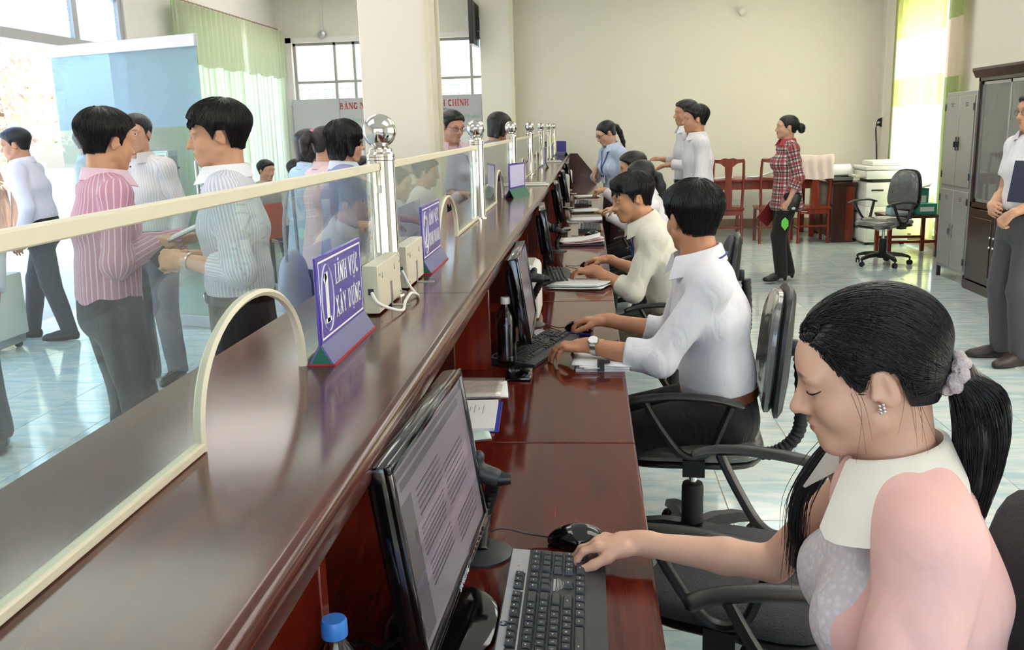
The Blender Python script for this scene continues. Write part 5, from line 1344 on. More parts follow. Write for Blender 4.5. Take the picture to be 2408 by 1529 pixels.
        at = o.data.attributes.new('weave', 'FLOAT_VECTOR', 'POINT'); at.data.foreach_set('vector', np.stack([U, Vv, Z], 1).astype(np.float32).ravel())
        return o
    def collar(s, m, r=None, hgt=.036, tip=.05, gap=32, drop=.0, name='collar', round_=False, lay=1.0):
        f = s.s; r = (r or (.066 if s.f else .073)) * f; c = s.N - s.u2 * .004 * f + s.ft * .004; nd = nrm(s.hp(0, -.02, -.06) - c); ax = nrm(s.u2 * .6 + nd * .4)
        fw = nrm(s.ft - ax * (s.ft @ ax)); rt = np.cross(fw, ax); n = 40; vs = []; fs = []
        for i in range(n + 1):
            a = math.radians(gap + (360 - 2 * gap) * i / n)      # from the front round the back
            q = abs(math.cos(a / 2))                                # 1 at the front, 0 at the back
            d = fw * math.cos(a) + rt * math.sin(a); fl = q ** 3
            base = c + d * r * 1.04 - ax * (.006 + .018 * fl) * f + fw * .012 * fl
            top = c + d * (r * 1.0 + .002) + ax * (hgt * (1 - .35 * fl)) * f + fw * .008 * fl
            o1 = c + d * (r * 1.06 + .006) + ax * (hgt * (.93 - .35 * fl)) * f + fw * .008 * fl
            td = tip * (fl ** 1.3) if not round_ else tip * (math.sin(min(1, q * 1.15) * PI * .5) ** 2) * (1 - max(0, (q - .93)) * 9)
            o2 = c + d * (r * 1.13 + (.014 + td * .50) * lay) - ax * (.012 + .42 * td + .010 * fl) * f + fw * (.010 * fl)
            o3 = o2 - ax * .002 - d * .003
            for p in (base, top, o1, o2, o3, c + d * (r * 1.045) - ax * (.008 + .018 * fl) * f + fw * .012 * fl): vs.append(p)
        for i in range(n):
            for j in range(5): fs.append((i * 6 + j, i * 6 + j + 1, i * 6 + 7 + j, i * 6 + 6 + j))
        fs += [(0, 1, 2, 3, 4, 5), tuple(n * 6 + j for j in (5, 4, 3, 2, 1, 0))]
        b = MB(); b.add(vs, fs); return b.build(name, m, s.e, angle=70)
    def legs(s, feet=None, knee=(0, 1, 0)):
        """feet: {side: (x, y, z ankle, toe angle deg)} in the local frame"""
        k = s.s; s.LEG = {}; feet = feet or {1: (.10, .0, .075, -8), -1: (-.10, .0, .075, 8)}
        for sd in (1, -1):
            x, y, z, ta = feet[sd]; A = V3(x, y, z); Hp = s.HIP[sd]; d = A - Hp; D = np.linalg.norm(d); L1, L2 = .407 * k, .388 * k
            if D > (L1 + L2) * .998: q = D / ((L1 + L2) * .998); L1 *= q; L2 *= q
            if s.sit is None and D < (L1 + L2) * .985: q = D / ((L1 + L2) * .985); L1 *= q; L2 *= q
            xx = (D * D + L1 * L1 - L2 * L2) / (2 * D); h = math.sqrt(max(0, L1 * L1 - xx * xx)); dn = d / D
            pl = V3(knee); pl = nrm(pl - dn * (pl @ dn)); s.LEG[sd] = (Hp, Hp + dn * xx + pl * h, A, ta)
        return s
    def trousers(s, h, m, waist=.075, seed=5, cuff=.045, grow=.012, amp=.006, name='trousers', loose=1.0):
        f = s.s; F = Field(folds(amp, seed, .8), amp * 1.2); P0, u = s.P0, s.u; top = P0 + u * waist * f; cl = [(top, u)]
        hr = (.158 if s.f else .150); F.econe(P0 - u * .06 * f, P0 + u * (waist + .05) * f, (hr * f + grow, .112 * f + grow), ((.130 if s.f else .142) * f + grow, .104 * f + grow), s.rp, .03, cl)
        for sd in (1, -1):
            Hp, K, A, ta = s.LEG[sd]; n = nrm(A - K); c = A + n * (.0 if s.sit is None else 0) ; c[2] = c[2]
            F.cone(Hp + V3(0, 0, -.01), K, .088 * f * loose + grow, .060 * f * loose + grow, .03, cl)
            F.cone(K, A + n * .06, .060 * f * loose + grow, .046 * f * loose + grow, .02, [(A - n * (cuff - .075), n)])
        return part(F, h, name, m, s.e)
    def belt(s, m, waist=.075, grow=.022, buckle=True):
        f = s.s; c = s.P0 + s.u * (waist - .012) * f; fw = s.fp; rx, ry = (.132 if s.f else .143) * f + grow, .105 * f + grow
        pts = [c + s.rp * rx * math.cos(a) + fw * ry * math.sin(a) for a in [2 * PI * i / 36 for i in range(36)]]
        b = MB(); vs = []
        for i, p in enumerate(pts):
            d = nrm(p - c); 
            for (o, z) in ((0, -.016), (.003, -.016), (.003, .016), (0, .016)): vs.append(p + d * o + s.u * z)
        fs = [(i * 4 + j, i * 4 + (j + 1) % 4, ((i + 1) % 36) * 4 + (j + 1) % 4, ((i + 1) % 36) * 4 + j) for i in range(36) for j in range(4)]
        b.add(vs, fs); o = b.build('belt', m, s.e)
        if buckle:
            p = c + fw * (ry + .004); q = MB(); q.rbox(-.02, .02, -.003, .003, -.017, .017, .003, seg=1); q.v = [tuple(p + s.rp * v[0] + fw * v[1] + s.u * v[2]) for v in q.v]; q.build('buckle', CHROME, o)
    def shoes(s, h, m, heel=0, name='shoe', low=False):
        for sd in (1, -1):
            Hp, K, A, ta = s.LEG[sd]; f = s.s * (.92 if s.f else 1); d = rotv((0, 1, 0), (0, 0, 1), ta); r = np.cross(d, V3(0, 0, 1)); R = np.stack([r, d, V3(0, 0, 1)]); z0 = A[2] - .075
            F = Field(); b = V3(A[0], A[1], z0); fl = [(b + V3(0, 0, .001), V3(0, 0, -1))]
            F.ell(b + d * .12 * f + V3(0, 0, .022), V3(.043, .090, .040) * f, R, .02, fl); F.ell(b - d * .015 * f + V3(0, 0, .034 + heel), V3(.036, .058, .055 if not low else .035) * f, R, .025, fl)
            F.ell(b + d * .055 * f + V3(0, 0, .04 + heel * .6), V3(.035, .07, .042 if not low else .025) * f, R, .025, fl)
            if heel: F.cone(b - d * .045 * f, b - d * .045 * f + V3(0, 0, .04), .014, .018, .012, fl)
            if low: F.ell(b + d * .03 * f + V3(0, 0, .075 + heel), V3(.03, .065, .028) * f, R, .01, None, 1)
            part(F, h, name, m, s.e, 1)
    def glasses(s, m=None, sun_=False):
        m = m or GOLD; hp = s.hp; b = MB()
        for sd in (-1, 1):
            b.tube([tuple(hp(sd * .032 + .021 * math.cos(a), .0965 - .004 * abs(math.cos(a)), -.004 + .0155 * math.sin(a))) for a in [2 * PI * i / 18 for i in range(18)]], .0012 * s.hs, 5, closed=True)
            b.tube([tuple(hp(sd * .053, .092, .002)), tuple(hp(sd * .068, .05, .004)), tuple(hp(sd * .079, -.01, .004)), tuple(hp(sd * .079, -.025, -.012))], .0013, 5)
        b.tube([tuple(hp(-.011, .098, -.002)), tuple(hp(0, .101, .001)), tuple(hp(.011, .098, -.002))], .0012, 5)
        g = b.build('glasses', m, s.e)
        for sd in (-1, 1): 
            q = MB(); q.add([tuple(hp(sd * .032 + .0205 * math.cos(a), .0965 - .004 * abs(math.cos(a)), -.004 + .015 * math.sin(a))) for a in [2 * PI * i / 16 for i in range(16)]], [tuple(range(16))]); q.build('lens', LENS, g, smooth=False)
    def hair_field(s, style='short', vol=1.0):
        hp, R, q = s.hp, s.H, s.hs; F = Field(); v = vol
        L = lambda c, r, k=.010, op=0, clip=None: F.ell(hp(*c), V3(r) * q, R, k * q, clip, op)
        L((0, -.014, .030), (.0735, .092, .072)); L((0, .024, -.028), (.0600, .058, .072), .03)
        F.cone(hp(0, -.028, -.03), hp(0, -.035, -.09), .058 * q, .050 * q, .03)
        long_ = style in ('bob',)
        HR = s.H.tolist(); hx, hy, hz = s.hc.tolist(); iq = 1 / q
        if style in ('pony', 'bun'): FZ, FY = [-.09, -.03, .0, .03, .052, .066, .085], [.005, .018, .034, .050, .066, .088, .13]
        elif style == 'fringe': FZ, FY = [-.09, -.03, .0, .025, .045, .062, .08], [.002, .017, .024, .038, .062, .086, .13]
        else: FZ, FY = [-.09, -.03, .0, .03, .048, .062, .08], [.002, .017, .023, .038, .058, .084, .13]
        LY, LZ_ = [-.13, -.07, -.036, -.026, .008, .016, .03], [-.052, -.060, -.050, .010, .010, -.014, -.014]
        def head_axes(C):
            x = (C[0] - hx) * iq; y = (C[1] - hy) * iq; z = (C[2] - hz) * iq
            return tuple(x * a[0] + y * a[1] + z * a[2] for a in HR)
        s.head_axes = head_axes
        def thick(C, d):
            x, y, z = head_axes(C)
            up = np.clip((z + .065) * 8, 0, 1); up = up * up * (3 - 2 * up)
            if style in ('pony', 'bun'): t = .003 + .007 * up + .003 * np.clip((z - .05) * 20, 0, 1)
            else: t = .0025 + (.0150 + .010 * (v - 1) * 4) * up + .003 * np.clip(y * 12, 0, 1) * np.clip((z - .04) * 20, 0, 1)
            if not long_:
                m1 = y - np.interp(z, FZ, FY); m2 = (np.interp(y, LY, LZ_) - z) * .8
                if style == 'fringe': ed = np.clip(-m2 * 45, 0, 1)
                else: ed = np.clip(np.minimum(-m2 * 45, -m1 * 60), 0, 1)
                t = t * (.22 + .78 * ed * (2 - ed)); m = np.maximum(m1, m2)
                d = np.maximum(d - (t * q).astype(np.float32), (m * q).astype(np.float32))
            else: d = d - (t * q).astype(np.float32)
            return d
        s.hair_t = thick
        if style == 'fringe':
            for j, x in enumerate((-.060, -.044, -.028, -.012, .006, .024, .042, .058)):
                F.cone(hp(x, .058, .082), hp(x * 1.06 - .012, .094 - x * x * 9, .044 - .007 * (j % 3)), .010 * q, .0035 * q, .010); F.cone(hp(x * .9, .03, .094), hp(x, .058, .082), .009 * q, .010 * q, .02)
        if style == 'short': L((0, .050, .080), (.054, .034, .014), .02)
        if long_:
            L((0, -.014, .044), (.072, .086, .076), .02); L((0, -.040, -.02), (.076, .060, .085), .03)
            for sd in (-1, 1): F.cone(hp(sd * .070, .012, .04), hp(sd * .070, .026, -.070), .016 * q, .014 * q, .02); F.cone(hp(sd * .066, -.03, .03), hp(sd * .064, -.022, -.092), .024 * q, .020 * q, .02)
            for j, x in enumerate((-.045, -.02, .005, .03, .05)): F.cone(hp(x, .055, .080), hp(x * 1.1, .088 - x * x * 8, .042), .010 * q, .004 * q, .012)
            L((0, .125, -.055), (.062, .078, .100), .010, op=1); L((0, -.03, -.17), (.14, .12, .066), .012, op=1)
        return F
    def hair(s, h, style='short', m=None, vol=1.0, strands=0, pony=None, seed=1, sr=.0011, extra=None, crown=(0, -.048, .108)):
        m = m or hair_mat(); F = s.hair_field(style, vol); hp, q = s.hp, s.hs
        if pony:
            pts = [hp(*p) for p in pony['pts']] + [hp(*pony['pts'][-1]) + V3(*p) for p in pony.get('drop', [])]
            s.pony_pts = pts
            F.chain(pts, pony['r'], .012)
        if extra: extra(F)
        cr = hp(*crown)
        def dsp(C):
            x, y, z = s.head_axes(C); a = np.arctan2(x, y - crown[1])
            return .0009 * np.sin(a * 38 + 3 * np.sin(a * 5 + z * 20)) + .0007 * np.sin(a * 83 + z * 60)
        nbase = 3
        F.disp = None; s.hairF = F; F.skull = {id(q) for q in F.P[:3]}; F.shell = (s.hair_t, None if style == 'pony' else dsp); F.amp = .036
        o = part(F, h, 'hair', m, s.e, 1)
        if strands:
            r = np.random.RandomState(seed); n = strands; F2 = s.hair_field(style, vol); F2.skull = {id(q) for q in F2.P[:3]}; F2.shell = (s.hair_t, None); F2.amp = .036
            if extra: extra(F2)
            # seeds over the cap
            a = r.uniform(0, 2 * PI, n); zz = r.uniform(-.75, 1, n)
            p = np.stack([np.sqrt(1 - zz ** 2) * np.sin(a), np.sqrt(1 - zz ** 2) * np.cos(a), zz], 1) * V3(.09, .11, .1) * q
            p = s.hp(0, -.017, .04) + p @ s.H
            for _ in range(4):
                d = F2.ev(p); g = F2.grad(p); p = p - d[:, None] * g
            keep = np.abs(F2.ev(p)) < .003; p = p[keep]; n = len(p); alive = np.ones(n, bool); path = [p.copy()]; last = np.zeros(n, int)
            tgt = pony['pts'][0] if pony else None; T_ = hp(*tgt) if pony else None; off = r.uniform(.0004, .003, n)
            wob = r.normal(0, .12, (n, 3))
            for it in range(pony.get('steps', 16) if pony else 9):
                g = F2.grad(p); dr = (T_ - p) if pony else (p - cr) * 1.0 + s.H[2] * -.03
                dr = dr / np.maximum(1e-6, np.linalg.norm(dr, axis=1))[:, None] + wob * .6
                t = dr - g * (dr * g).sum(1)[:, None]; t /= np.maximum(1e-6, np.linalg.norm(t, axis=1))[:, None]
                pn_ = p + t * .009 * q; d = F2.ev(pn_); g2 = F2.grad(pn_); pn_ = pn_ - (d - off)[:, None] * g2
                alive &= (np.abs(F2.ev(pn_) - off) < .0035) & (np.einsum('ij,ij->i', g, g2) > .3)
                p = np.where(alive[:, None], pn_, p); path.append(p.copy()); last[alive] = it + 1
            A = np.stack(path, 1); L = [A[i, :last[i] + 1] for i in range(n) if last[i] > 3]
            if L:
                so = ribbons(L, sr, 'hair_strands', m, o); so['kind'] = 'stuff'
        return o

# ------------------------------------------------------------------ the people
HB = hair_mat(); HB2 = hair_mat('hair_dark_brown', (40, 30, 26), .4)
WHITE = fabric('shirt_white', (236, 233, 236)); CREAM = fabric('shirt_cream', (232, 226, 210)); BLACKT = fabric('trousers_black', (34, 31, 31), bump=.35); GREYT = fabric('trousers_grey', (84, 82, 84), bump=.3)
DKBLUE = fabric('trousers_blue_grey', (66, 66, 80), bump=.3); OLIVET = fabric('trousers_olive', (84, 80, 66), bump=.3)
LANY = mat('lanyard_blue', (44, 54, 140), .6, noise=(30, .05)); BADGE = mat('badge_card', (228, 232, 240), .4, noise=(20, .03))
def lanyard(P, badge=True, back=False):
    f = P.s; b = MB()
    for sd in (-1, 1):
        pts = [P.N + P.u2 * .035 * f - P.ft * .055 * f + P.rt * sd * .02, P.N + P.u2 * .02 * f + P.rt * sd * .072 * f, P.N - P.u2 * .03 * f + P.rt * sd * .062 * f + P.ft * .06 * f, P.Cp + P.u2 * .12 * f + P.rt * sd * .03 * f + P.ft * .125 * f, P.Cp + P.u2 * .02 * f + P.ft * .137 * f]
        pts = [p + P.ft * (.004) for p in spline([tuple(p) for p in pts], 6)] if False else [Vector(p) for p in spline([tuple(p) for p in pts], 6)]
        if hasattr(P, 'shirtF'):
            A = np.array([tuple(p) for p in pts])
            for _ in range(3):
                d = P.shirtF.ev(A); g = P.shirtF.grad(A); A = A + np.where(d < .005, .005 - d, 0)[:, None] * g
            pts = [Vector(p) for p in A]
        b.tube(pts, .0065 * f, 6, flat=(1, .35))
    o = b.build('lanyard', LANY, P.e)
    if badge:
        c = P.Cp - P.u2 * .03 * f + P.ft * .15 * f; q = MB(); q.rbox(-.032, .032, -.002, .002, -.05, .03, .001, seg=1); q.v = [tuple(c + P.rt * v[0] + P.ft * v[1] + P.u2 * v[2]) for v in q.v]; q.build('badge', BADGE, o)
        q = MB(); q.box(-.03, .03, -.0026, .0026, .005, .028); q.v = [tuple(c + P.rt * v[0] + P.ft * v[1] + P.u2 * v[2]) for v in q.v]; q.build('badge_strip', LANY, o, smooth=False)
def pocket_button(P, n=5, m=None):
    """shirt placket buttons down the front"""
    A = np.array([P.Cp + P.u2 * (.20 - .075 * i) * P.s + P.ft * .2 for i in range(n)]); 
    for _ in range(6): A = A - (P.shirtF.ev(A))[:, None] * P.ft * .8
    for a in A: MB().ball(tuple(a), .0055, 8, 6).build('button', m or SIGNW, P.e)
TYPE = dict(per=[(18, 28, 18), (22, 30, 20), (26, 32, 20), (30, 34, 22)], spread=10, thumb=(.75, .55, .35), tcurl=12)
MOUSE = dict(per=[(14, 38, 26), (16, 36, 26), (30, 45, 25), (36, 48, 28)], spread=8, thumb=(.85, .42, .45), tcurl=10)
REST = dict(curl=(22, 28, 18), spread=4, thumb=(.85, .35, .35), tcurl=12)
GRIP = dict(curl=(55, 60, 35), spread=2, thumb=(.7, .25, .65), tcurl=28)

def stand(label, loc, h, ht, female=False, lean=2, head=(0, 4, 0), skin=(208, 162, 130), res=.008, side=0, twist=0, group='people standing'):
    return Person(label, loc, h, ht, female, None, lean, side, twist, head, None, skin, group)
def dress(P, res, shirt, trous, sleeve='long', hair='short', vol=1.15, tuck=True, hem=.05, shoes=LEATHER, hands=(REST, REST), seed=2, hm=None, belt=LEATHER, strands=0, pony=None, collar=True, feet=None, heel=0, low=False, amp=.007, eyes=True, cuff_at=None, fat=1.0, belly=1.0):
    P.body(res, hands={1: hands[0], -1: hands[1]}, fat=fat)
    if eyes: P.eyes()
    P.shirt(res * 1.25, shirt, sleeve, hem=hem, tuck=tuck, seed=seed, amp=amp, cuff_at=cuff_at, belly=belly)
    if collar: P.collar(shirt)
    P.legs(feet); P.trousers(res * 1.35, trous, waist=.06, seed=seed + 4); P.shoes(res, shoes, heel, low=low)
    if tuck and belt: P.belt(belt, .06)
    P.hair(res * .85, hair, hm, vol, strands, pony, seed)
    return P
#@S2
# --- the man with the steel watch, head turned away
P = Person('man in white shirt with a steel watch, seated with his head turned away', (.435, 3.02), 88, 1.64, sit=.475, lean=9, twist=4, head=(-62, 4, 0), skin=(196, 138, 102), group='staff at the counter')
P.arm(-1, (-.012, 2.915, .798), (.35, -.3, -1), hd=(-.95, .10, -.06), pn=(.06, .02, -1)); P.arm(1, (.062, 3.345, .790), (.35, -.2, -1), hd=(-.97, .2, -.02), pn=(0, -.1, -1))
P.body(.0038, hands={-1: TYPE, 1: MOUSE}); P.eyes()
P.shirt(.0055, WHITE, hem=.05, amp=.0085, seed=3, cuff_at={-1: .44, 1: .40}); P.collar(WHITE, hgt=.042, tip=.055)
P.legs({1: (.12, .40, .075, 0), -1: (-.12, .38, .075, 0)}, (0, .3, 1)); P.trousers(.007, BLACKT, waist=.055); P.shoes(.007, LEATHER); P.belt(BROWNL, .055, buckle=False)
P.hair(.0045, 'short', vol=1.12, strands=2600, seed=4, sr=.0010)
for sd in (1, -1):
    pts = [P.N + (P.ft * math.cos(a) + P.rt * sd * math.sin(a)) * .089 - P.u2 * (.012 + .01 * math.cos(a)) for a in [math.radians(d) for d in range(60, 181, 12)]]
    MB().tube([tuple(p) for p in pts], .006, 6, flat=(1, .5)).build('lanyard', LANY, P.e)
Wt, hd, pn = P.hands[-1]; S_, E_, _w = P.arms[-1]; ax = nrm(Wt - E_); c = Wt - ax * .028; up = -pn; sdv = np.cross(ax, up)
wb = MB()
vs = []
for i in range(28):
    a = 2 * PI * i / 28; d = up * math.cos(a) + sdv * math.sin(a) * 1.12
    for (r, z) in ((.0265, -.009), (.0295, -.009), (.0295, .009), (.0265, .009)): vs.append(c + d * r + ax * z)
wb.add(vs, [(i * 4 + j, i * 4 + (j + 1) % 4, ((i + 1) % 28) * 4 + (j + 1) % 4, ((i + 1) % 28) * 4 + j) for i in range(28) for j in range(4)])
wt = wb.build('watch_band', STEELB, P.e); Rw = Matrix((Vector(ax), Vector(sdv), Vector(up))).transposed().to_4x4()
cd = nrm(up * .86 - sdv * .5 * (1 if (sdv @ P.w2l((0, 0, 0))) < 0 else -1)); Rw = Matrix((Vector(ax), Vector(np.cross(cd, ax)), Vector(cd))).transposed().to_4x4()
MB().lathe([(.017, 0), (.018, .004), (.0165, .008), (.0145, .009)], seg=24, M=Matrix.Translation(Vector(c + cd * .026)) @ Rw).build('watch_case', STEELB, wt)
MB().lathe([(.0145, .009), (.0145, .0095)], seg=24, M=Matrix.Translation(Vector(c + cd * .026)) @ Rw).build('watch_dial', SIGNW, wt)

#@S3
# --- the man typing in the cream shirt
P = Person('young man in cream shirt typing, seen in profile', (.44, 4.56), 94, 1.62, sit=.475, lean=21, head=(14, 14, 0), skin=(202, 146, 108), group='staff at the counter')
P.arm(-1, (.02, 4.50, .80), (.4, -.2, -1), hd=(-.93, .30, -.05), pn=(.05, 0, -1)); P.arm(1, (.10, 4.93, .79), (.4, -.2, -1), hd=(-.97, .2, -.02), pn=(0, 0, -1))
P.body(.0048, hands={-1: TYPE, 1: MOUSE}); P.eyes((0, -.3)); P.shirt(.0065, CREAM, hem=.04, amp=.009, seed=8, cuff_at={-1: .36, 1: .30}, belly=1.1); P.collar(CREAM, hgt=.04); lanyard(P, False)
P.legs({1: (.13, .42, .075, 0), -1: (-.13, .40, .075, 0)}, (0, .3, 1)); P.trousers(.008, OLIVET, waist=.04); P.shoes(.008, LEATHER)
P.hair(.0048, 'fringe', vol=1.12, strands=1800, seed=6, sr=.0013)

#@S4
# --- ponytailed woman behind him, then the worker beyond
P = Person('ponytailed woman in white behind the man typing', (.50, 6.25), 88, 1.56, True, sit=.475, lean=14, head=(6, 12, 0), skin=(214, 170, 140), group='staff at the counter')
P.arm(-1, (.24, 6.62, .90), (.4, -.2, -1), hd=(-.9, .35, -.05)); P.arm(1, (.20, 6.75, .90), (.4, -.2, -1), hd=(-.97, .2, -.02))
P.body(.007, hands={-1: TYPE, 1: TYPE}); P.shirt(.009, WHITE, 'mid', hem=.04, seed=9); P.collar(WHITE)
P.legs({1: (.11, .42, .075, 0), -1: (-.11, .40, .075, 0)}, (0, .3, 1)); P.trousers(.010, BLACKT, waist=.04); P.shoes(.010, LEATHER)
P.hair(.006, 'pony', vol=1.2, pony=dict(pts=[(0, -.10, .0), (0, -.125, -.03), (0, -.13, -.10), (0, -.12, -.20), (0, -.11, -.28)], r=[.02, .028, .034, .028, .008]))
P = Person('dark-haired worker seated farthest down the desk', (.46, 7.4), 90, 1.57, sit=.475, lean=10, head=(0, 8, 0), skin=(206, 158, 124), group='staff at the counter')
P.arm(1, (.13, 7.85, .96), (.4, -.2, -1), hd=(-.97, .2, -.02)); P.arm(-1, (.14, 7.35, .80), (.4, -.2, -1))
P.body(.009, hands={-1: REST, 1: GRIP}); P.shirt(.010, WHITE, hem=.04, seed=10); P.legs({1: (.11, .42, .075, 0), -1: (-.11, .40, .075, 0)}, (0, .3, 1)); P.trousers(.012, BLACKT, waist=.04); P.shoes(.010, LEATHER)
P.hair(.008, 'short', vol=1.2)

#@ST
# --- standing staff
P = stand('woman in light blue shirt with glasses and a staff badge, standing at the desk', (.27, 8.75), 118, 1.56, True, 8, (-8, 26, 0), (216, 172, 146))
P.arm(1, (.055, 8.72, 1.09), (.6, -.4, -.2), hd=(-.25, .1, -1), pn=(.9, -.3, -.2)); P.rest_arm(-1, .06)
dress(P, .007, fabric('shirt_light_blue', (198, 212, 236)), fabric('trousers_maroon', (60, 28, 30)), 'mid', 'pony', 1.1, belt=BROWNL, pony=dict(pts=[(0, -.10, .03), (0, -.125, .0), (0, -.13, -.06), (0, -.12, -.16), (0, -.11, -.22)], r=[.018, .022, .026, .02, .006]))
P.glasses(); lanyard(P)
P = stand('man in white shirt standing in the aisle, hair to the camera side', (.93, 8.0), 98, 1.655, False, 2, (0, 2, 0), (206, 152, 118)); P.rest_arm(1, .10); P.rest_arm(-1, .12)
dress(P, .007, WHITE, BLACKT, vol=1.15, seed=12, strands=500)
P = stand('taller man behind the white-shirted man, his arm stretched out', (.93, 8.75), 96, 1.72, False, 2, (0, 2, 0), (198, 146, 112)); P.arm(1, (.72, 9.0, 1.16), (.3, -.3, -1)); P.arm(-1, (.74, 8.55, 1.13), (.5, -.3, -1), hd=(-1, 0, -.1))
dress(P, .008, WHITE, BLACKT, vol=1.05, seed=13)
PL = fabric('plaid_red', (226, 214, 210), plaid=[((160, 30, 42), 0, .066, .1, .40), ((160, 30, 42), 1, .066, .2, .40), ((34, 28, 28), 0, .066, .6, .22), ((34, 28, 28), 1, .066, .7, .22)])
P = stand('woman in red plaid shirt and black trousers standing with a green tag', (1.83, 8.74), 96, 1.55, True, 1, (-4, -2, 0), (212, 164, 136)); P.rest_arm(-1, .03, .03); P.rest_arm(1, .05, .02)
dress(P, .0065, PL, fabric('trousers_near_black', (40, 36, 36)), 'long', 'bun', 1.15, False, .15, LEATHER, (GRIP, GRIP), 14, collar=True, feet={1: (.07, -.06, .095, -4), -1: (-.07, .05, .095, 6)}, heel=.02, low=True, cuff_at={1: .45, -1: .45}, pony=dict(pts=[(0, -.10, .01), (0, -.135, -.005), (0, -.14, -.03)], r=[.03, .035, .03]))
c = P.hp(0, -.135, -.01); MB().tube([tuple(c + P.H[0] * .038 * math.cos(a) + P.H[2] * .02 * math.sin(a) - P.H[1] * .03) for a in [2 * PI * i / 16 for i in range(16)]], .005, 6, closed=True).build('hair_clip', mat('pale_clip', (200, 196, 190), .3, .3, noise=(20, .05)), P.e)
wl = P.M @ Vector(P.hands[-1][0]); PLAID_HAND = wl.copy(); PLAID_R = (P.M @ Vector(P.hands[1][0])).copy()
P = stand('man in white short-sleeved shirt at the right edge, notebook under his arm', (2.60, 5.72), 100, 1.63, False, -2, (0, 2, 0), (200, 150, 120))
P.arm(-1, (2.42, 5.50, .93), (.5, -.3, -1), hd=(-.5, .5, -.7), pn=(.6, .3, -.3)); P.arm(1, (2.40, 5.72, .96), (.5, -.3, -1), hd=(-.3, -.9, -.2), pn=(.8, -.2, -.3))
dress(P, .007, WHITE, GREYT, 'short', 'short', 1.1, seed=15, feet={1: (.10, .02, .075, -14), -1: (-.10, .02, .075, 12)}, shoes=mat('dark_brown_leather', (52, 40, 36), .4, noise=(20, .1)), hands=(REST, GRIP)); P.glasses()
nbk = empty('notebook', (2.50, 5.55, 1.10), label='dark blue notebook tucked under the arm of the man at the right edge', cat='notebook'); nbk.rotation_euler = (0, .15, math.radians(20))
MB().rbox(-.012, .0, -.09, .09, -.11, .13, .002, seg=1).build('cover', mat('navy_cover', (40, 42, 66), .5, noise=(20, .05)), nbk); MB().box(.0, .010, -.085, .085, -.105, .125).build('pages', PAPER, nbk, smooth=False)

#@PUB
# --- the public in the hall
STR = fabric('shirt_blue_stripe', (212, 214, 230), ((244, 244, 250), .012, .35, 0)); PNK = fabric('shirt_pink_stripe', (212, 156, 176), ((238, 206, 218), .022, .22, 0)); PALE = fabric('shirt_pale_lilac', (224, 222, 236)); GRYS = fabric('shirt_fine_check', (220, 216, 214), ((196, 192, 196), .014, .25, 0))
P = stand('man in striped pale blue shirt, head in profile, holding a phone', (-1.30, 3.27), 108, 1.63, False, 1, (4, 5, 0), (212, 160, 126), twist=-4)
P.arm(-1, (-1.435, 3.10, 1.075), (.5, -.5, -.8), hd=(-.92, .12, .05), pn=(.1, .8, -.5)); P.arm(1, (-1.50, 3.30, 1.06), (.5, -.5, -.8), hd=(-.5, -.75, .05), pn=(.4, -.5, -.6))
dress(P, .0045, STR, BLACKT, 'roll', 'fringe', 1.2, seed=21, strands=1600, hands=(GRIP, dict(curl=(35, 45, 25), spread=4, thumb=(.8, .3, .5), tcurl=18)), cuff_at={-1: .45, 1: .5}, amp=.008); pocket_button(P)
Wt, hd, pn = P.hands[-1]; S_, E_, _w = P.arms[-1]; ax = nrm(Wt - E_); c = Wt - ax * .03
MB().tube([tuple(c + nrm(np.cross(ax, pn)) * .028 * math.cos(a) + pn * .026 * math.sin(a)) for a in [2 * PI * i / 20 for i in range(20)]], .006, 6, closed=True).build('watch_band', STEELB, P.e)
ph = MB().rbox(-.022, .022, -.055, .055, -.006, .006, .004).build('mobile_phone', BLACKP); ph.location = (-1.53, 3.135, 1.085); ph.rotation_euler = (.5, .9, .4); tag(ph, 'small black mobile phone in the hands of the striped-shirt man', 'phone')
P = stand('man in pink striped shirt seen from behind, writing in a notebook', (-1.915, 3.45), -48, 1.62, False, 4, (14, 10, 0), (214, 160, 124))
P.arm(1, (-1.72, 3.47, 1.09), (.6, -.5, -.8), hd=(.55, .7, .1), pn=(-.3, .3, -.8)); P.arm(-1, (-1.70, 3.74, 1.08), (.6, -.5, -.8), hd=(.8, -.2, .1), pn=(0, .3, .9))
dress(P, .0048, PNK, fabric('trousers_charcoal', (70, 68, 74), bump=.3), 'long', 'short', 1.25, seed=22, strands=1600, hem=.0, hands=(GRIP, REST), amp=.009, belt=None)
nk = empty('notebook', (-1.63, 3.59, 1.125), label='open white notebook held by the man in pink', cat='notebook'); nk.rotation_euler = (.35, -.15, math.radians(-48))
MB().rbox(-.075, .075, -.10, .10, -.004, 0, .001, seg=1).build('cover', mat('grey_cover', (120, 122, 130), .5, noise=(20, .05)), nk); MB().rbox(-.072, .072, -.096, .096, 0, .008, .001, seg=1).build('pages', PAPER, nk)
P = stand('man in white shirt walking out at the far left, face in profile', (-4.14, 6.62), 100, 1.615, False, 8, (10, 10, 0), (192, 140, 108)); P.rest_arm(-1, .02); P.rest_arm(1, .10)
dress(P, .007, PALE, DKBLUE, vol=1.1, seed=23, feet={-1: (-.10, -.14, .08, 8), 1: (.08, .20, .075, -6)}, tuck=True)
P = stand('man in white shirt by the door, half hidden behind the pink shirt', (-4.30, 7.66), -78, 1.60, False, 1, (10, 2, 0), (206, 150, 124)); P.rest_arm(-1, .05); P.arm(1, (-4.14, 7.46, .80), (.3, -1, 0))
dress(P, .008, PALE, DKBLUE, vol=1.1, seed=24)
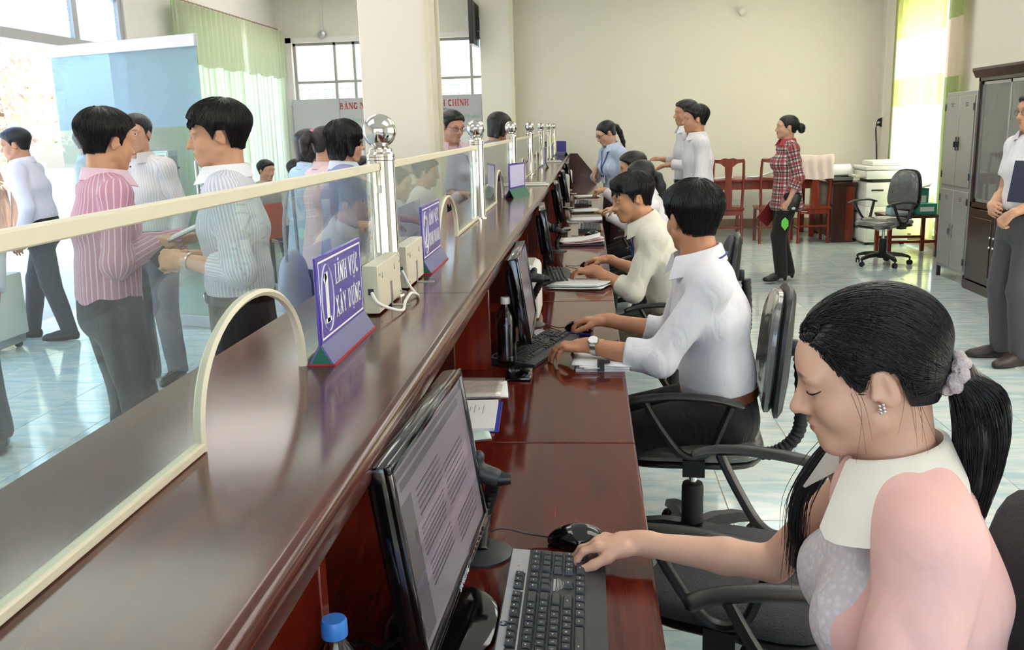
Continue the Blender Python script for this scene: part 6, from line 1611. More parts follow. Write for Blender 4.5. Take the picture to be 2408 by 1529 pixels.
sh = MB().rbox(-.11, .11, -.001, .002, -.16, .15, .0005, seg=1).build('paper_sheet', PAPER); sh.location = (-4.06, 7.50, .72); sh.rotation_euler = (.1, .5, .5); tag(sh, 'sheet of white paper held low by the man near the door', 'paper')
P = stand('man in pale checked shirt facing the camera beside the entrance', (-2.70, 5.42), 168, 1.655, False, 1, (16, 2, 0), (204, 156, 128)); P.rest_arm(-1, .05); P.rest_arm(1, .06)
dress(P, .0065, GRYS, DKBLUE, vol=1.0, seed=25); pocket_button(P, 5, BLACKP)
P = stand('woman with black bob, glasses, blue-grey top and white trousers', (-1.36, 4.98), -62, 1.57, True, 2, (-6, 6, 0), (212, 164, 138)); P.arm(-1, (-1.05, 5.25, 1.0), (.4, -.6, -.8)); P.arm(1, (-1.10, 4.90, 1.0), (.4, -.6, -.8))
dress(P, .006, fabric('top_blue_grey', (146, 152, 192)), fabric('trousers_white', (226, 226, 232)), 'mid', 'bob', 1.1, False, .02, seed=26, strands=900, collar=False); P.collar(fabric('collar_pale', (220, 226, 240))); P.glasses(mat('red_brown_frame', (130, 60, 50), .4, noise=(20, .03))); P.belt(BROWNL, .06)
hb = empty('handbag', (-1.62, 4.85, .55), label='grey handbag hanging at the side of the woman with the bob', cat='handbag'); F = Field(folds(.006, 4), .008); F.ell((0, 0, .16), (.07, .15, .17), None, .02); F.box((0, 0, .08), (.06, .13, .09), .04, None, .03)
part(F, .010, 'bag', mat('grey_bag', (168, 172, 190), .5, noise=(9, .08)), hb); MB().tube(spline([(0, -.10, .28), (0, -.09, .50), (.02, 0, .70), (0, .09, .50), (0, .10, .28)], 6), .010, 6).build('strap', mat('grey_bag', 0), hb)
P = stand('woman with pink shirt and ponytail between two other women', (-1.60, 5.45), -48, 1.55, True, 3, (-8, 8, 0), (206, 156, 130)); P.rest_arm(1, .15, .03, .3); P.rest_arm(-1, .15, .03, .3)
dress(P, .007, fabric('blouse_pink', (232, 200, 200)), BLACKT, 'mid', 'pony', 1.1, False, .14, seed=27, hm=HB2, pony=dict(pts=[(0, -.09, .055), (0, -.13, .045), (0, -.15, .0), (0, -.145, -.06), (0, -.14, -.10)], r=[.02, .026, .032, .026, .008]))
c = P.hp(0, -.105, .06); MB().ball(tuple(c), .022, 12, 8).build('hair_tie', mat('pink_tie', (226, 130, 150), .5, noise=(20, .1)), P.e)
P = stand('short-haired person in pale blue shirt, leftmost of the three women', (-1.86, 5.95), -45, 1.53, True, 3, (0, 10, 0), (206, 156, 130)); P.rest_arm(1, .05); P.rest_arm(-1, .08)
dress(P, .008, fabric('shirt_pale_cyan', (190, 214, 234)), BLACKT, 'mid', 'bob', 1.05, False, .12, seed=28)
P = stand('man with glasses in pink shirt leaning towards the counter', (-1.09, 7.12), -150, 1.66, False, 8, (14, 14, 0), (206, 156, 136)); P.arm(-1, (-.84, 6.98, 1.02), (.5, -.5, -.8)); P.arm(1, (-1.10, 6.84, 1.0), (.5, -.5, -.8))
dress(P, .0065, fabric('shirt_rose', (230, 200, 214)), DKBLUE, vol=1.05, seed=29); P.glasses()
P = stand('dark-haired person hidden behind the man with glasses', (-1.36, 8.3), -140, 1.67, False, 2, (0, 4, 0)); P.rest_arm(1); P.rest_arm(-1)
dress(P, .010, GRYS, DKBLUE, seed=30)
P = stand('person with black bob bending over the counter, back to the camera', (-.90, 7.75), -62, 1.66, True, 14, (-6, 16, 0), (206, 156, 130)); P.arm(1, (-.70, 7.62, 1.16), (.5, -.5, -.8)); P.arm(-1, (-.72, 8.0, 1.16), (.5, -.5, -.8))
dress(P, .007, fabric('top_grey', (126, 128, 134)), DKBLUE, 'long', 'bob', 1.1, False, .12, seed=31, collar=False)
#@SEAT
# seated visitors along the hall wall
def seated(label, loc, h, ht, shirt, seed, female=False):
    P = Person(label, loc, h, ht, female, sit=.44, lean=4, head=(0, 6, 0), skin=(204, 156, 128), group='visitors sitting in the hall')
    P.arm(1, P.HIP[1] + V3(.02, .30, .10), (.5, -.5, -.8), local=True); P.arm(-1, P.HIP[-1] + V3(-.02, .30, .10), (.5, -.5, -.8), local=True)
    P.body(.010); P.shirt(.013, shirt, seed=seed); P.legs({1: (.10, .44, .075, 0), -1: (-.10, .44, .075, 0)}, (0, .3, 1)); P.trousers(.014, DKBLUE); P.shoes(.012, LEATHER); P.hair(.009, 'short', vol=1.1)
    x, y = loc; e = empty('visitor_chair', (x, y, 0), math.radians(h), 'orange moulded seat under the ' + label.split(',')[0], 'chair', 'orange hall seats'); OR = mat('orange_plastic', (214, 84, 44), .4, noise=(9, .04))
    MB().grid(lambda u, v: (-.22 + .44 * u, -.20 + .42 * v, .425 + .02 * math.cos((u - .5) * 5) * -1), 8, 6).build('seat', OR, e); MB().grid(lambda u, v: (-.22 + .44 * u, -.24 - .05 * v - .03 * math.cos((u - .5) * 3), .44 + .36 * v), 8, 6).build('backrest', OR, e)
    for a in (-.18, .18):
        for b in (-.18, .18): MB().tube([(a, b, 0), (a, b, .42)], .012, 6).build('leg', BLACKP, e)
seated('seated visitor in grey by the curtain, leftmost of three', (-3.60, 10.0), -120, 1.50, fabric('shirt_dim', (196, 190, 190)), 41)
seated('seated visitor in beige by the curtain, near the three women', (-3.0, 9.2), -110, 1.54, fabric('shirt_beige', (206, 196, 176)), 42)
seated('seated visitor half hidden by the hall column', (-2.38, 9.5), -120, 1.56, fabric('shirt_dim2', (190, 196, 204)), 43)
# person cut by the left edge of the picture
P = stand('person in dark trousers walking past at the left edge', (-3.02, 4.02), 200, 1.60, False, 0, (0, 2, 0)); P.rest_arm(1); P.rest_arm(-1)
dress(P, .010, PALE, DKBLUE, seed=33, feet={1: (.10, .10, .075, -6), -1: (-.10, -.12, .08, 6)})

#@S1
# --- the woman in pink, nearest the camera
P = Person('woman in pink blouse and white collar working at the keyboard, nearest the camera', (.475, 1.205), 86, 1.55, True, sit=.485, lean=8, twist=0, head=(-3, 15, 0), skin=(216, 170, 143), group='staff at the counter')
P.arm(1, (.078, 1.497, .782), (.25, -.35, -1), hd=(-.96, .12, -.05), pn=(.05, -.12, -1)); P.arm(-1, (.12, 1.02, .775), (.5, -.4, -1), hd=(-.97, .1, -.02), pn=(0, 0, -1))
P.body(.0034, hands={1: MOUSE, -1: TYPE}, fat=1.06); P.eyes((0, -.6), .0775)
PINKB = fabric('blouse_pink_chiffon', (240, 190, 180), bump=.3); LACE = fabric('blouse_lace', (232, 224, 226), lace=True, bump=.15); IVC = fabric('collar_ivory', (240, 232, 216), bump=.1)
BLOUSE = fabric('blouse_pink_and_lace', (232, 224, 226), lace=True, bump=.2, second=(240, 190, 180))
so_ = P.shirt(.005, BLOUSE, 'mid', hem=.16, tuck=False, grow=.014, seed=52, amp=.013, puff=.014, cuff=True, cuff_at={1: -.86, -1: .30}, open_neck=1)
v_ = np.empty(len(so_.data.vertices) * 3, np.float32); so_.data.vertices.foreach_get('co', v_); v_ = v_.reshape(-1, 3); q_ = v_ - P.Cp
pa_ = np.minimum(np.minimum(.108 + .05 * np.clip((.10 - q_ @ P.u2), -.2, .1) - np.abs(q_ @ P.rt), (q_ @ P.ft) - .012), .165 - q_ @ P.u2)
so_.data.attributes.new('panel', 'FLOAT', 'POINT').data.foreach_set('value', pa_.astype(np.float32))
P.collar(IVC, r=.067, hgt=.034, tip=.12, gap=34, round_=True, lay=.9)
P.legs({1: (.10, .38, .075, 0), -1: (-.10, .36, .075, 0)}, (0, .3, 1)); P.trousers(.009, BLACKT, waist=.0); P.shoes(.009, LEATHER)
def part_line(F):
    hp = P.hp
    F.chain([hp(-.030, .082, .058), hp(-.032, .060, .076), hp(-.031, .025, .099), hp(-.026, -.014, .106)], [.007, .0065, .006, .003], .003, op=1)
def sweep(F):
    part_line(F)
PT0 = [(0, -.098, -.028), (0, -.116, -.040)]
DROP = [(0, -.022, -.028), (0, -.030, -.080), (0, -.026, -.140), (0, -.018, -.200), (0, -.012, -.245)]
PTW = [P.hp(*c) for c in PT0] + [P.hp(*PT0[-1]) + V3(*d) for d in DROP]
P.hair(.0038, 'pony', vol=1.0, strands=4200, seed=9, sr=.0008, extra=sweep, pony=dict(pts=PT0, drop=DROP, r=[.017, .018, .026, .030, .027, .018, .004], steps=18))
r = np.random.RandomState(5); LN = []
for k in range(900):
    a, q = r.uniform(0, 2 * PI), r.uniform(.75, 1.08); ln = []
    R_ = [.015, .018, .030, .033, .030, .022, .010]
    for i, c in enumerate(PTW): ln.append(c + (P.H[0] * math.cos(a + .15 * i) + P.H[1] * math.sin(a + .15 * i)) * R_[i] * q + r.normal(0, .0012, 3))
    LN.append(np.array([tuple(v) for v in spline(ln, 4)]))
po = ribbons(LN, .0009, 'ponytail_strands', HB, P.e); po['kind'] = 'stuff'
sc = MB(); cc = P.hp(0, -.107, -.034); axv = nrm(P.hp(0, -.116, -.040) - P.hp(0, -.098, -.028)); e1 = P.H[0]; e2 = np.cross(axv, e1)
sc.tube([tuple(cc + (e1 * math.cos(a) + e2 * math.sin(a)) * (.021 + .002 * math.sin(a * 9)) + axv * .004 * math.sin(a * 7)) for a in [2 * PI * i / 60 for i in range(60)]], .0095, 10, closed=True)
sc.build('scrunchie', mat('grey_pink_scrunchie', (206, 190, 188), .8, noise=(80, .2), bump=(160, .8)), P.e)
# a lock of hair falling over the far shoulder
LN = []
st_ = [P.hp(.05, -.07, -.05), P.hp(.075, -.045, -.12), P.N + P.rt * .10 + P.ft * .05 + P.u2 * .0, P.N + P.rt * .105 + P.ft * .12 - P.u2 * .08, P.N + P.rt * .10 + P.ft * .14 - P.u2 * .16, P.N + P.rt * .095 + P.ft * .15 - P.u2 * .21]
for k in range(170):
    off = r.normal(0, 1, 3); ln = [np.asarray(c) + off * w for c, w in zip(st_, (.005, .006, .006, .007, .008, .010))]
    A = np.array([tuple(v) for v in spline(ln, 5)])
    for _ in range(2):
        d = P.shirtF.ev(A); g = P.shirtF.grad(A); A = A + np.where(d < .003, .003 - d, 0)[:, None] * g
    LN.append(A[:r.randint(20, len(A))])
lo_ = ribbons(LN, .0010, 'front_lock', HB, P.e); lo_['kind'] = 'stuff'
LN = []
for k in range(11):      # loose wisps at the temple and behind the ear
    x = -.071 - r.uniform(0, .004); z0 = r.uniform(-.01, .02); y0 = r.choice([-.035, .03]) + r.normal(0, .006)
    LN.append(np.array([tuple(v) for v in spline([P.hp(x, y0, z0), P.hp(x - .006, y0 - .004, z0 - .04), P.hp(x - .002, y0 + r.normal(0, .01), z0 - .08 - r.uniform(0, .03))], 5)]))
wo_ = ribbons(LN, .0004, 'loose_wisps', HB, P.e); wo_['kind'] = 'stuff'
e_ = MB(); 
for i in range(3):
    for j in range(2): e_.ball(tuple(P.hp(-.0815, .000 + j * .005, -.030 - i * .0048 - j * .001)), .0024, 8, 6)
e_.build('earring', CHROME, P.e)
for sd in (-1, 1):
    pts = [P.hp(sd * (.0155 + .031 * t), .0885 - .020 * t * t + .006 * math.sin(PI * t), -.0055 - .003 * math.sin(PI * t) + .001 * t) for t in [i / 8 for i in range(9)]]
    A = np.array(pts)
    for _ in range(3): A = A - (P.bodyF.ev(A) - .0004)[:, None] * P.bodyF.grad(A)
    MB().tube([tuple(a) for a in A], [.0004, .0008, .001, .0012, .0013, .0013, .0013, .001, .0006], 6).build('eyelash', IRIS, P.e)

# ------------------------------------------------------------------ things on the desks
SCRN = mat('screen_page', (118, 110, 118), .22, emit=.16, noise=(3, .05)); SCRD = mat('screen_grey_bar', (92, 88, 92), .22, emit=.10, noise=(3, .05)); SCRP = mat('screen_lilac_block', (130, 119, 130), .22, emit=.18, noise=(3, .05)); INK = mat('screen_ink', (76, 70, 78), .4, noise=(9, .05))
SILV = mat('keyboard_silver', (176, 178, 182), .35, .35, noise=(60, .03)); KEYM = mat('key_charcoal', (52, 55, 56), .42, noise=(30, .06)); LEG = mat('key_legend', (210, 212, 210), .5, noise=(9, .02))
def monitor(x, y, rz, label, near=False, w=.48, h=.285, tilt=8, z=.81):
    """faces local +X; local Y runs along the screen"""
    e = empty('computer_monitor', (x, y, DZ), rz, label, 'monitor', 'desk monitors'); dz = z - DZ
    R = Matrix.Translation((0, 0, dz)) @ Matrix.Rotation(math.radians(-tilt), 4, 'Y')
    MB().rbox(-.030, 0, -w / 2, w / 2, 0, h, .006, M=R).build('case', BLACKG, e)
    MB().rbox(-.055, -.028, -w * .32, w * .32, h * .15, h * .8, .012, M=R).build('rear_housing', BLACKP, e)
    b = .014
    f = MB()
    f.rbox(-.004, .006, -w / 2, w / 2, h - b, h, .003, M=R); f.rbox(-.004, .006, -w / 2, w / 2, 0, b * 1.4, .003, M=R); f.rbox(-.004, .006, -w / 2, -w / 2 + b, 0, h, .003, M=R); f.rbox(-.004, .006, w / 2 - b, w / 2, 0, h, .003, M=R)
    bz = f.build('bezel', BLACKG, e)
    sc = MB().box(0, .001, -w / 2 + b, w / 2 - b, b * 1.4, h - b, M=R).build('screen', SCRN, e, smooth=False)
    Wd = w - 2 * b; H0 = b * 1.4; Hh_ = h - b - H0
    if near:
        def rect(u0, u1, v0, v1, m, nm, lift=.0004):
            return MB().box(.001, .001 + lift, -Wd / 2 + Wd * u0, -Wd / 2 + Wd * u1, H0 + Hh_ * v0, H0 + Hh_ * v1, M=R).build(nm, m, sc, smooth=False)
        rect(0, 1, .93, .97, SCRD, 'menu_bar'); rect(.05, .9, .86, .91, SCRD, 'menu_bar'); rect(.10, .93, .50, .60, SCRP, 'page_block'); rect(.02, .98, .28, .36, SCRP, 'page_block'); rect(.0, .14, .04, .80, SCRD, 'side_bar')
        rnd = random.Random(3); t = MB()
        for (u0, v0, v1, n) in ((.2, .62, .80, 5), (.18, .40, .58, 6), (.2, .20, .36, 5), (.55, .40, .70, 8), (.6, .12, .30, 5)):
            for k in range(n):
                v = v0 + (v1 - v0) * k / n; u = u0
                while u < u0 + .30:
                    l = rnd.uniform(.01, .035); t.box(.0014, .0016, -Wd / 2 + Wd * u, -Wd / 2 + Wd * (u + l), H0 + Hh_ * v, H0 + Hh_ * (v + .011), M=R); u += l + .008
        t = t.build('page_text', INK, sc, smooth=False); t['kind'] = 'stuff'
        a = R @ Vector((.0062, -.035, .004)); typeset('SAMSUNG', .0105, a, R.to_3x3() @ Vector((0, 1, 0)), R.to_3x3() @ Vector((0, 0, 1)), LEG, bz, 'brand_mark', width=.07)
        for k in range(6): MB().box(.006, .0068, w / 2 - .06 - .02 * k, w / 2 - .052 - .02 * k, .006, .009, M=R).build('button', DARKP, bz, smooth=False)
    MB().rbox(-.05, -.03, -.035, .035, .02, dz + .10, .006).build('stand_neck', BLACKP, e)
    st = MB(); st.lathe([(.1, 0), (.1, .006), (.09, .010), (.03, .012)], (-.035, 0, 0), 30); st.v = [(v[0] * .9, v[1] * 1.25, v[2]) for v in st.v]; st.build('stand_base', BLACKG, e)
    return e
monitor(-.204, 1.29, -.05, 'black desktop monitor with a document on screen, nearest the camera', True)
for (y, lb) in ((3.12, 'black monitor seen edge-on in front of the man with the watch'), (4.86, 'slim black monitor in front of the man in cream'), (6.95, 'black monitor beside the third counter divider, farther along'), (8.75, 'small-looking monitor far along the desk'), (10.6, 'farthest monitor near the end of the counter')):
    monitor(-.200, y, .02 if y < 4 else .06, lb)

def keyboard(x, y, rz, label, near=False):
    """local x: length (right-hand end +), local y: away from the typist"""
    e = empty('keyboard', (x, y, DZ), rz, label, 'keyboard', 'desk keyboards'); L2 = .225
    tb = lambda yy: .012 + (yy + .083) / .166 * .013
    MB().prism([(-.083, .002), (-.083, .012), (.083, .025), (.083, .002)], -L2, L2, 'X').build('case', DARKP, e, smooth=False)
    st = MB(); st.add([(-L2 + .004, .050, tb(.05) + .0012), (L2 - .004, .050, tb(.05) + .0012), (L2 - .004, .081, tb(.081) + .0012), (-L2 + .004, .081, tb(.081) + .0012), (-L2 + .004, .050, tb(.05) - .001), (L2 - .004, .050, tb(.05) - .001), (L2 - .004, .081, tb(.081) - .001), (-L2 + .004, .081, tb(.081) - .001)], [(0, 1, 2, 3), (4, 7, 6, 5), (0, 4, 5, 1), (1, 5, 6, 2), (2, 6, 7, 3), (3, 7, 4, 0)])
    st = st.build('silver_strip', SILV, e, smooth=False)
    p = .0190; rows = []
    x0 = -L2 + .008
    rows.append([(x0 + p * (k + .5), 1) for k in range(13)] + [(x0 + p * 14, 1.9)])
    rows.append([(x0 + p * .75, 1.5)] + [(x0 + p * (2 + k), 1) for k in range(12)] + [(x0 + p * 14.2, 1.5)])
    rows.append([(x0 + p * .9, 1.75)] + [(x0 + p * (2.3 + k), 1) for k in range(11)] + [(x0 + p * 14, 2.0)])
    rows.append([(x0 + p * 1.15, 2.2)] + [(x0 + p * (2.85 + k), 1) for k in range(10)] + [(x0 + p * 13.7, 2.5)])
    rows.append([(x0 + p * .65, 1.25), (x0 + p * 1.95, 1.25), (x0 + p * 3.2, 1.2), (x0 + p * 6.9, 5.9), (x0 + p * 10.6, 1.2), (x0 + p * 11.9, 1.2), (x0 + p * 13.1, 1.2), (x0 + p * 14.35, 1.2)])
    xn = x0 + p * 15.35; xp = x0 + p * 18.75
    for r_ in (0, 1): rows[r_] += [(xn + p * (k + .5), 1) for k in range(3)]
    rows[3] += [(xn + p * 1.5, 1)]; rows[4] += [(xn + p * (k + .5), 1) for k in range(3)]
    for r_ in range(4): rows[r_] += [(xp + p * (k + .5), 1) for k in range(4)]
    rows[4] += [(xp + p, 2), (xp + p * 2.5, 1), (xp + p * 3.5, 1)]
    keys = []
    for r_, row in enumerate(rows):
        yy = .036 - r_ * .0192
        for (xx, w) in row: keys.append((xx, yy, w * p - .003, tb(yy)))
    fk = [(x0 + p * .6, 1)] + [(x0 + p * (2.4 + k + .45 * (k // 4)), 1) for k in range(12)] + [(xn + p * (k + .5), 1) for k in range(3)]
    for (xx, w) in fk: keys.append((xx, .0615, p - .003, tb(.0615)))
    well = MB()
    for (a, b) in ((x0, x0 + p * 1.2), (x0 + p * 1.75, x0 + p * 6.05), (x0 + p * 6.2, x0 + p * 10.5), (x0 + p * 10.65, x0 + p * 14.95), (xn, xn + p * 3)): well.box(a, b, .0525, .0705, tb(.06), tb(.06) + .0018)
    well.build('function_row_well', BLACKP, e, smooth=False)
    cache = {}; joined = MB()
    for (xx, yy, w, z) in keys:
        def kmesh(mb, ox=0, oy=0, oz=0):
            a, b_, c = w / 2, .0080, .0068
            vs = [(-a, -b_, 0), (a, -b_, 0), (a, b_, 0), (-a, b_, 0), (-a + .0022, -b_ + .0028, c), (a - .0022, -b_ + .0028, c), (a - .0022, b_ - .0016, c + .001), (-a + .0022, b_ - .0016, c + .001)]
            mb.add([(v[0] + ox, v[1] + oy, v[2] + oz) for v in vs], [(3, 2, 1, 0), (4, 5, 6, 7), (0, 1, 5, 4), (1, 2, 6, 5), (2, 3, 7, 6), (3, 0, 4, 7)])
        if near:
            q = round(w, 4)
            if q not in cache:
                mb = MB(); kmesh(mb); o = mb.build('key', KEYM, e, smooth=False); cache[q] = o.data
            else: o = bpy.data.objects.new('key', cache[q]); link(o, e)
            o.location = (xx, yy, z)
        else: kmesh(joined, xx, yy, z)
    if not near:
        o = joined.build('keys', KEYM, e, smooth=False); o['kind'] = 'stuff'
        return e
    # legends: small characters printed on the caps
    SETS = ['1234567890-=', 'QWERTYUIOP[]', "ASDFGHJKL;'", 'ZXCVBNM,./']
    lg = MB(); objs = []
    for r_, row in enumerate(rows[:4]):
        chars = ('`' + SETS[0]) if r_ == 0 else SETS[r_]
        if r_ == 0: cells = row[:13]
        else: cells = row[1:1 + len(chars)]
        for ch, (xx, w) in zip(chars, cells):
            yy = .036 - r_ * .0192; z = tb(yy) + .0079
            if ch in GLY and ch not in ' ': 
                objs.append((ch, xx, yy, z))
            else: lg.box(xx - .002, xx + .001, yy + .0005, yy + .0028, z, z + .0002)
    for (ch, xx, yy, z) in objs:
        wd, st_ = GLY[ch]
        for (pl, wdt) in st_:
            for a, b in zip(pl[:-1], pl[1:]):
                A_ = Vector((a[0], a[1])) * .0042; B_ = Vector((b[0], b[1])) * .0042; dd = B_ - A_
                if dd.length < 1e-8: continue
                n_ = Vector((-dd.y, dd.x)).normalized() * .00035
                lg.add([(xx - .004 + v.x, yy - .001 + v.y, z + .0001) for v in (A_ + n_, A_ - n_, B_ - n_, B_ + n_)], [(0, 1, 2, 3)])
    for (xx, yy, w, z) in keys[len(rows[0]) - 7:len(rows[0])] + keys[-40:]:
        lg.box(xx - .0035, xx + .0005, yy + .0005, yy + .0022, z + .0079, z + .0081)
    lg = lg.build('key_legends', LEG, e, smooth=False); lg['kind'] = 'stuff'
    ring = MB().lathe([(.0075, 0), (.0075, .0006)], (-.032, .0755, tb(.0755) + .001), 20).build('round_emblem', mat('emblem_navy', (58, 62, 92), .3, .3, noise=(9, .02)), st)
    typeset('hp', .0072, (-.0368, .0735, tb(.0755) + .0018), (1, 0, 0), (0, 1, 0), LEG, ring, 'emblem_letters', width=.0095, shear=.3)
    for k in range(3): MB().lathe([(.0022, 0), (.0018, .0006)], (xp + p * (1.0 + k), .066, tb(.066) + .001), 8).build('indicator_light', mat('led_orange', (210, 120, 70), .4, noise=(9, .02)) if k == 0 else LEG, st)
    tri = MB()
    for k in range(11): tri.box(xn + .008 + .0037 * k, xn + .0102 + .0037 * k, .0004, .0042, tb(.002) + .0008, tb(.002) + .001)
    for k in range(7): tri.box(xn + .006 + .003 * k, xn + .051 - .003 * k, -.0025 - .0024 * k, -.0018 - .0024 * k, tb(-.005) + .0008, tb(-.005) + .001)
    tri = tri.build('printed_notice', LEG, e, smooth=False); tri['kind'] = 'stuff'
    return e
def desk_kb(cx, cy, ang, label, near=False): return keyboard(cx, cy, ang, label, near)
keyboard(-.062, 1.293, PI / 2, 'black and silver keyboard in front of the woman in pink', True)
keyboard(-.190, 3.10, PI / 2 - .32, 'black and silver keyboard under the hand with the watch')
keyboard(-.175, 4.68, PI / 2 + .1, 'keyboard under the left hand of the man in cream')
keyboard(.00, 6.95, PI / 2, 'keyboard partly hidden by papers at the ponytailed woman')
keyboard(-.06, 9.2, PI / 2, 'keyboard farthest along the desk')
def mouse(x, y, rz, label, cable):
    e = empty('computer_mouse', (x, y, DZ), rz, label, 'mouse', 'desk mice'); F = Field(); F.ell((0, 0, .006), (.031, .056, .031), None, .01, [(V3(0, 0, .002), V3(0, 0, -1))]); F.ell((0, -.012, .012), (.028, .036, .026), None, .02, [(V3(0, 0, .002), V3(0, 0, -1))])
    part(F, .004, 'shell', BLACKG, e); MB().lathe([(.007, -.003), (.008, 0), (.007, .003)], (0, .030, .026), 12, 'X').build('wheel', DARKP, e)
    MB().tube([Vector(p) for p in spline(cable, 8)], .0018, 6).build('cable', BLACKP, e)
mouse(-.030, 1.585, PI / 2 - .12, 'black mouse under the hand of the woman in pink', [(0, .05, .012), (0, .09, .016), (-.02, .15, .03), (-.10, .20, .008), (-.16, .24, .003)])
mouse(-.045, 3.42, PI / 2 - .2, 'black mouse under the right hand of the man with the watch', [(0, .05, .012), (.01, .08, .006), (.05, .13, .004), (.10, .2, .003)])
mouse(.000, 5.00, PI / 2 - .2, 'black mouse under the right hand of the man in cream', [(0, .05, .012), (.01, .09, .006), (.05, .15, .003)])
mouse(.02, 6.45, PI / 2, 'black mouse beside the papers past the man in cream', [(0, .05, .012), (.01, .09, .006), (.05, .15, .003)])
def scanner(x, y, rz, label, curve, head_z, hx):
    e = empty('barcode_scanner', (x, y, DZ), rz, label, 'scanner', 'barcode scanners'); MB().lathe([(.058, 0), (.058, .004), (.05, .008), (.02, .012)], seg=28).build('stand_base', DARKP, e)
    path = spline(curve, 8); MB().tube(path, [.0125 if i % 2 else .0145 for i in range(len(path))], 10).build('gooseneck', BLACKP, e)
    F = Field(); t = V3(*curve[-1]); d = nrm(V3(*hx)); F.cone(t, t + d * .11, .017, .022, .01); F.ell(t + d * .12, (.030, .034, .022), None, .02)
    F.cone(t + d * .05, t + d * .03 + V3(0, 0, .03), .014, .012, .01); part(F, .004, 'gun_body', DARKP, e)
    MB().tube([tuple(t + d * .07 + V3(.0, .024 * math.cos(a), .026 * math.sin(a))) for a in [2 * PI * i / 20 for i in range(20)]], .006, 6, closed=True, flat=(1, .6)).build('holder_ring', BLACKP, e)
    MB().lathe([(.012, -.02), (.014, 0), (.010, .02)], tuple(t - d * .01), 12, 'X').build('pivot_knob', BLACKP, e); MB().ball(tuple(t + d * .10 + V3(0, 0, .020)), .003, 8, 6).build('lamp', mat('led_red', (240, 70, 30), .3, emit=1.5, noise=(9, .02)), e)
scanner(-.205, 1.545, 0, 'grey barcode scanner on a stand behind the nearest monitor', [(0, 0, .01), (.005, .03, .06), (.02, .03, .11), (.03, .0, .15)], .95, (-.9, .1, .25))
scanner(-.235, 3.52, 0, 'black barcode scanner on a gooseneck beside the edge-on monitor', [(0, 0, .01), (-.005, 0, .05), (.005, 0, .10), (.03, -.01, .15), (.05, -.02, .19)], .93, (-1, .1, .1))
scanner(-.20, 5.7, .2, 'black barcode scanner beyond the man in cream', [(0, 0, .01), (-.005, 0, .05), (.005, 0, .08), (.03, -.01, .12)], .93, (-.8, .5, .3))
# small white machines
def box_machine(x, y, w, d, h, label):
    e = empty('label_printer', (x, y, DZ), 0, label, 'printer'); MB().rbox(-w, w, -d, d, 0, h, .025).build('body', WHITEP, e); MB().rbox(-w + .02, w - .02, -d + .02, d - .02, h - .006, h + .003, .004, seg=1).build('top_panel', mat('pale_grey_plastic', (190, 190, 186), .4, noise=(9, .03)), e)
    MB().prism([(-.02, -.014), (.02, 0), (-.02, .014)], h + .003, h + .004, 'Z').build('arrow_mark', SIGNW, e, smooth=False)
box_machine(-.265, 3.72, .062, .12, .225, 'rounded white label printer beside the man with the watch')
box_machine(-.27, 9.9, .06, .1, .26, 'white machine beside the far monitors'); box_machine(-.25, 11.0, .05, .08, .26, 'white machine near the end of the counter')
def bottle(x, y, capm, label, s=1.0):
    e = empty('water_bottle', (x, y, DZ), 0, label, 'bottle', 'plastic water bottles'); PET = mat('clear_pet', (235, 240, 242), .05, trans=1.0, noise=(9, .01))
    pr = [(.0, .004), (.022, 0), (.029, .006), (.031, .02)] + [(.031 - .002 * (i % 2), .03 + i * .012) for i in range(9)] + [(.032, .145), (.030, .16), (.022, .178), (.0135, .192), (.0125, .205), (.010, .206), (.010, .19), (.020, .172), (.029, .14), (.0285, .02), (.0, .008)]
    MB().lathe([(r_ * s, z * s) for r_, z in pr], seg=22).build('bottle', PET, e)
    MB().lathe([(.0, .012 * s), (.0275 * s, .012 * s), (.0275 * s, .13 * s), (0, .13 * s)], seg=18).build('water', mat('water', (245, 250, 252), .02, trans=1.0, noise=(9, .005)), e)
    MB().lathe([(.0150 * s, .198 * s), (.0152 * s, .200 * s), (.0152 * s, .216 * s), (.0135 * s, .219 * s)], seg=24).build('cap', capm, e)
bottle(-.298, .935, mat('cap_blue', (60, 130, 214), .4, noise=(40, .04)), 'clear water bottle with a blue cap behind the nearest monitor'); bottle(-.275, 2.90, WHITEP, 'clear water bottle with a white cap beside the divider', 1.05)
# papers and folders
pk = papers('plastic_packet', (-.335, 2.64, DZ + .001), .1, .16, .22, 2, 'clear plastic sleeve with papers on the desk', [PAPER, mat('plastic_sleeve', (226, 220, 210), .15, coat=.8, noise=(14, .1), bump=(30, .4))], 'sleeve')
fd = empty('document_folder', (-.30, 2.355, DZ), .05, 'blue folder with printed cover beside the plastic sleeve', 'folder'); MB().rbox(-.075, .055, -.13, .13, 0, .003, .001, seg=1).build('cover', BLUEP, fd); MB().box(-.085, .043, -.127, .124, .003, .011).build('pages', PAPER, fd, smooth=False)
for k, (a, b) in enumerate(((-.02, .02), (-.035, .035), (-.012, .012), (-.04, .03))): MB().box(-.03 + .012 * k - .001, -.03 + .012 * k + .001, a + .04, b + .04, .011, .0113).build('printed_line', mat('grey_print', (150, 146, 150), .6, noise=(200, .2)), fd, smooth=False)
papers('loose_sheet', (-.325, 2.205, DZ + .001), .3, .12, .09, 1, 'corner of a pale sheet under the blue folder', PAPERG)
papers('paper_stack', (.035, 2.965, DZ + .001), .05, .17, .30, 6, 'stack of white papers with a black clip under the watch hand', None, spread=.004); 
cl = MB().box(-.01, .012, -.09, -.06, 0, .032).box(.01, .03, -.088, -.062, .026, .03).build('binder_clip', BLACKP, None, smooth=False); cl.location = (.03, 2.90, DZ + .002); tag(cl, 'black binder clip on the stack of papers', 'clip')
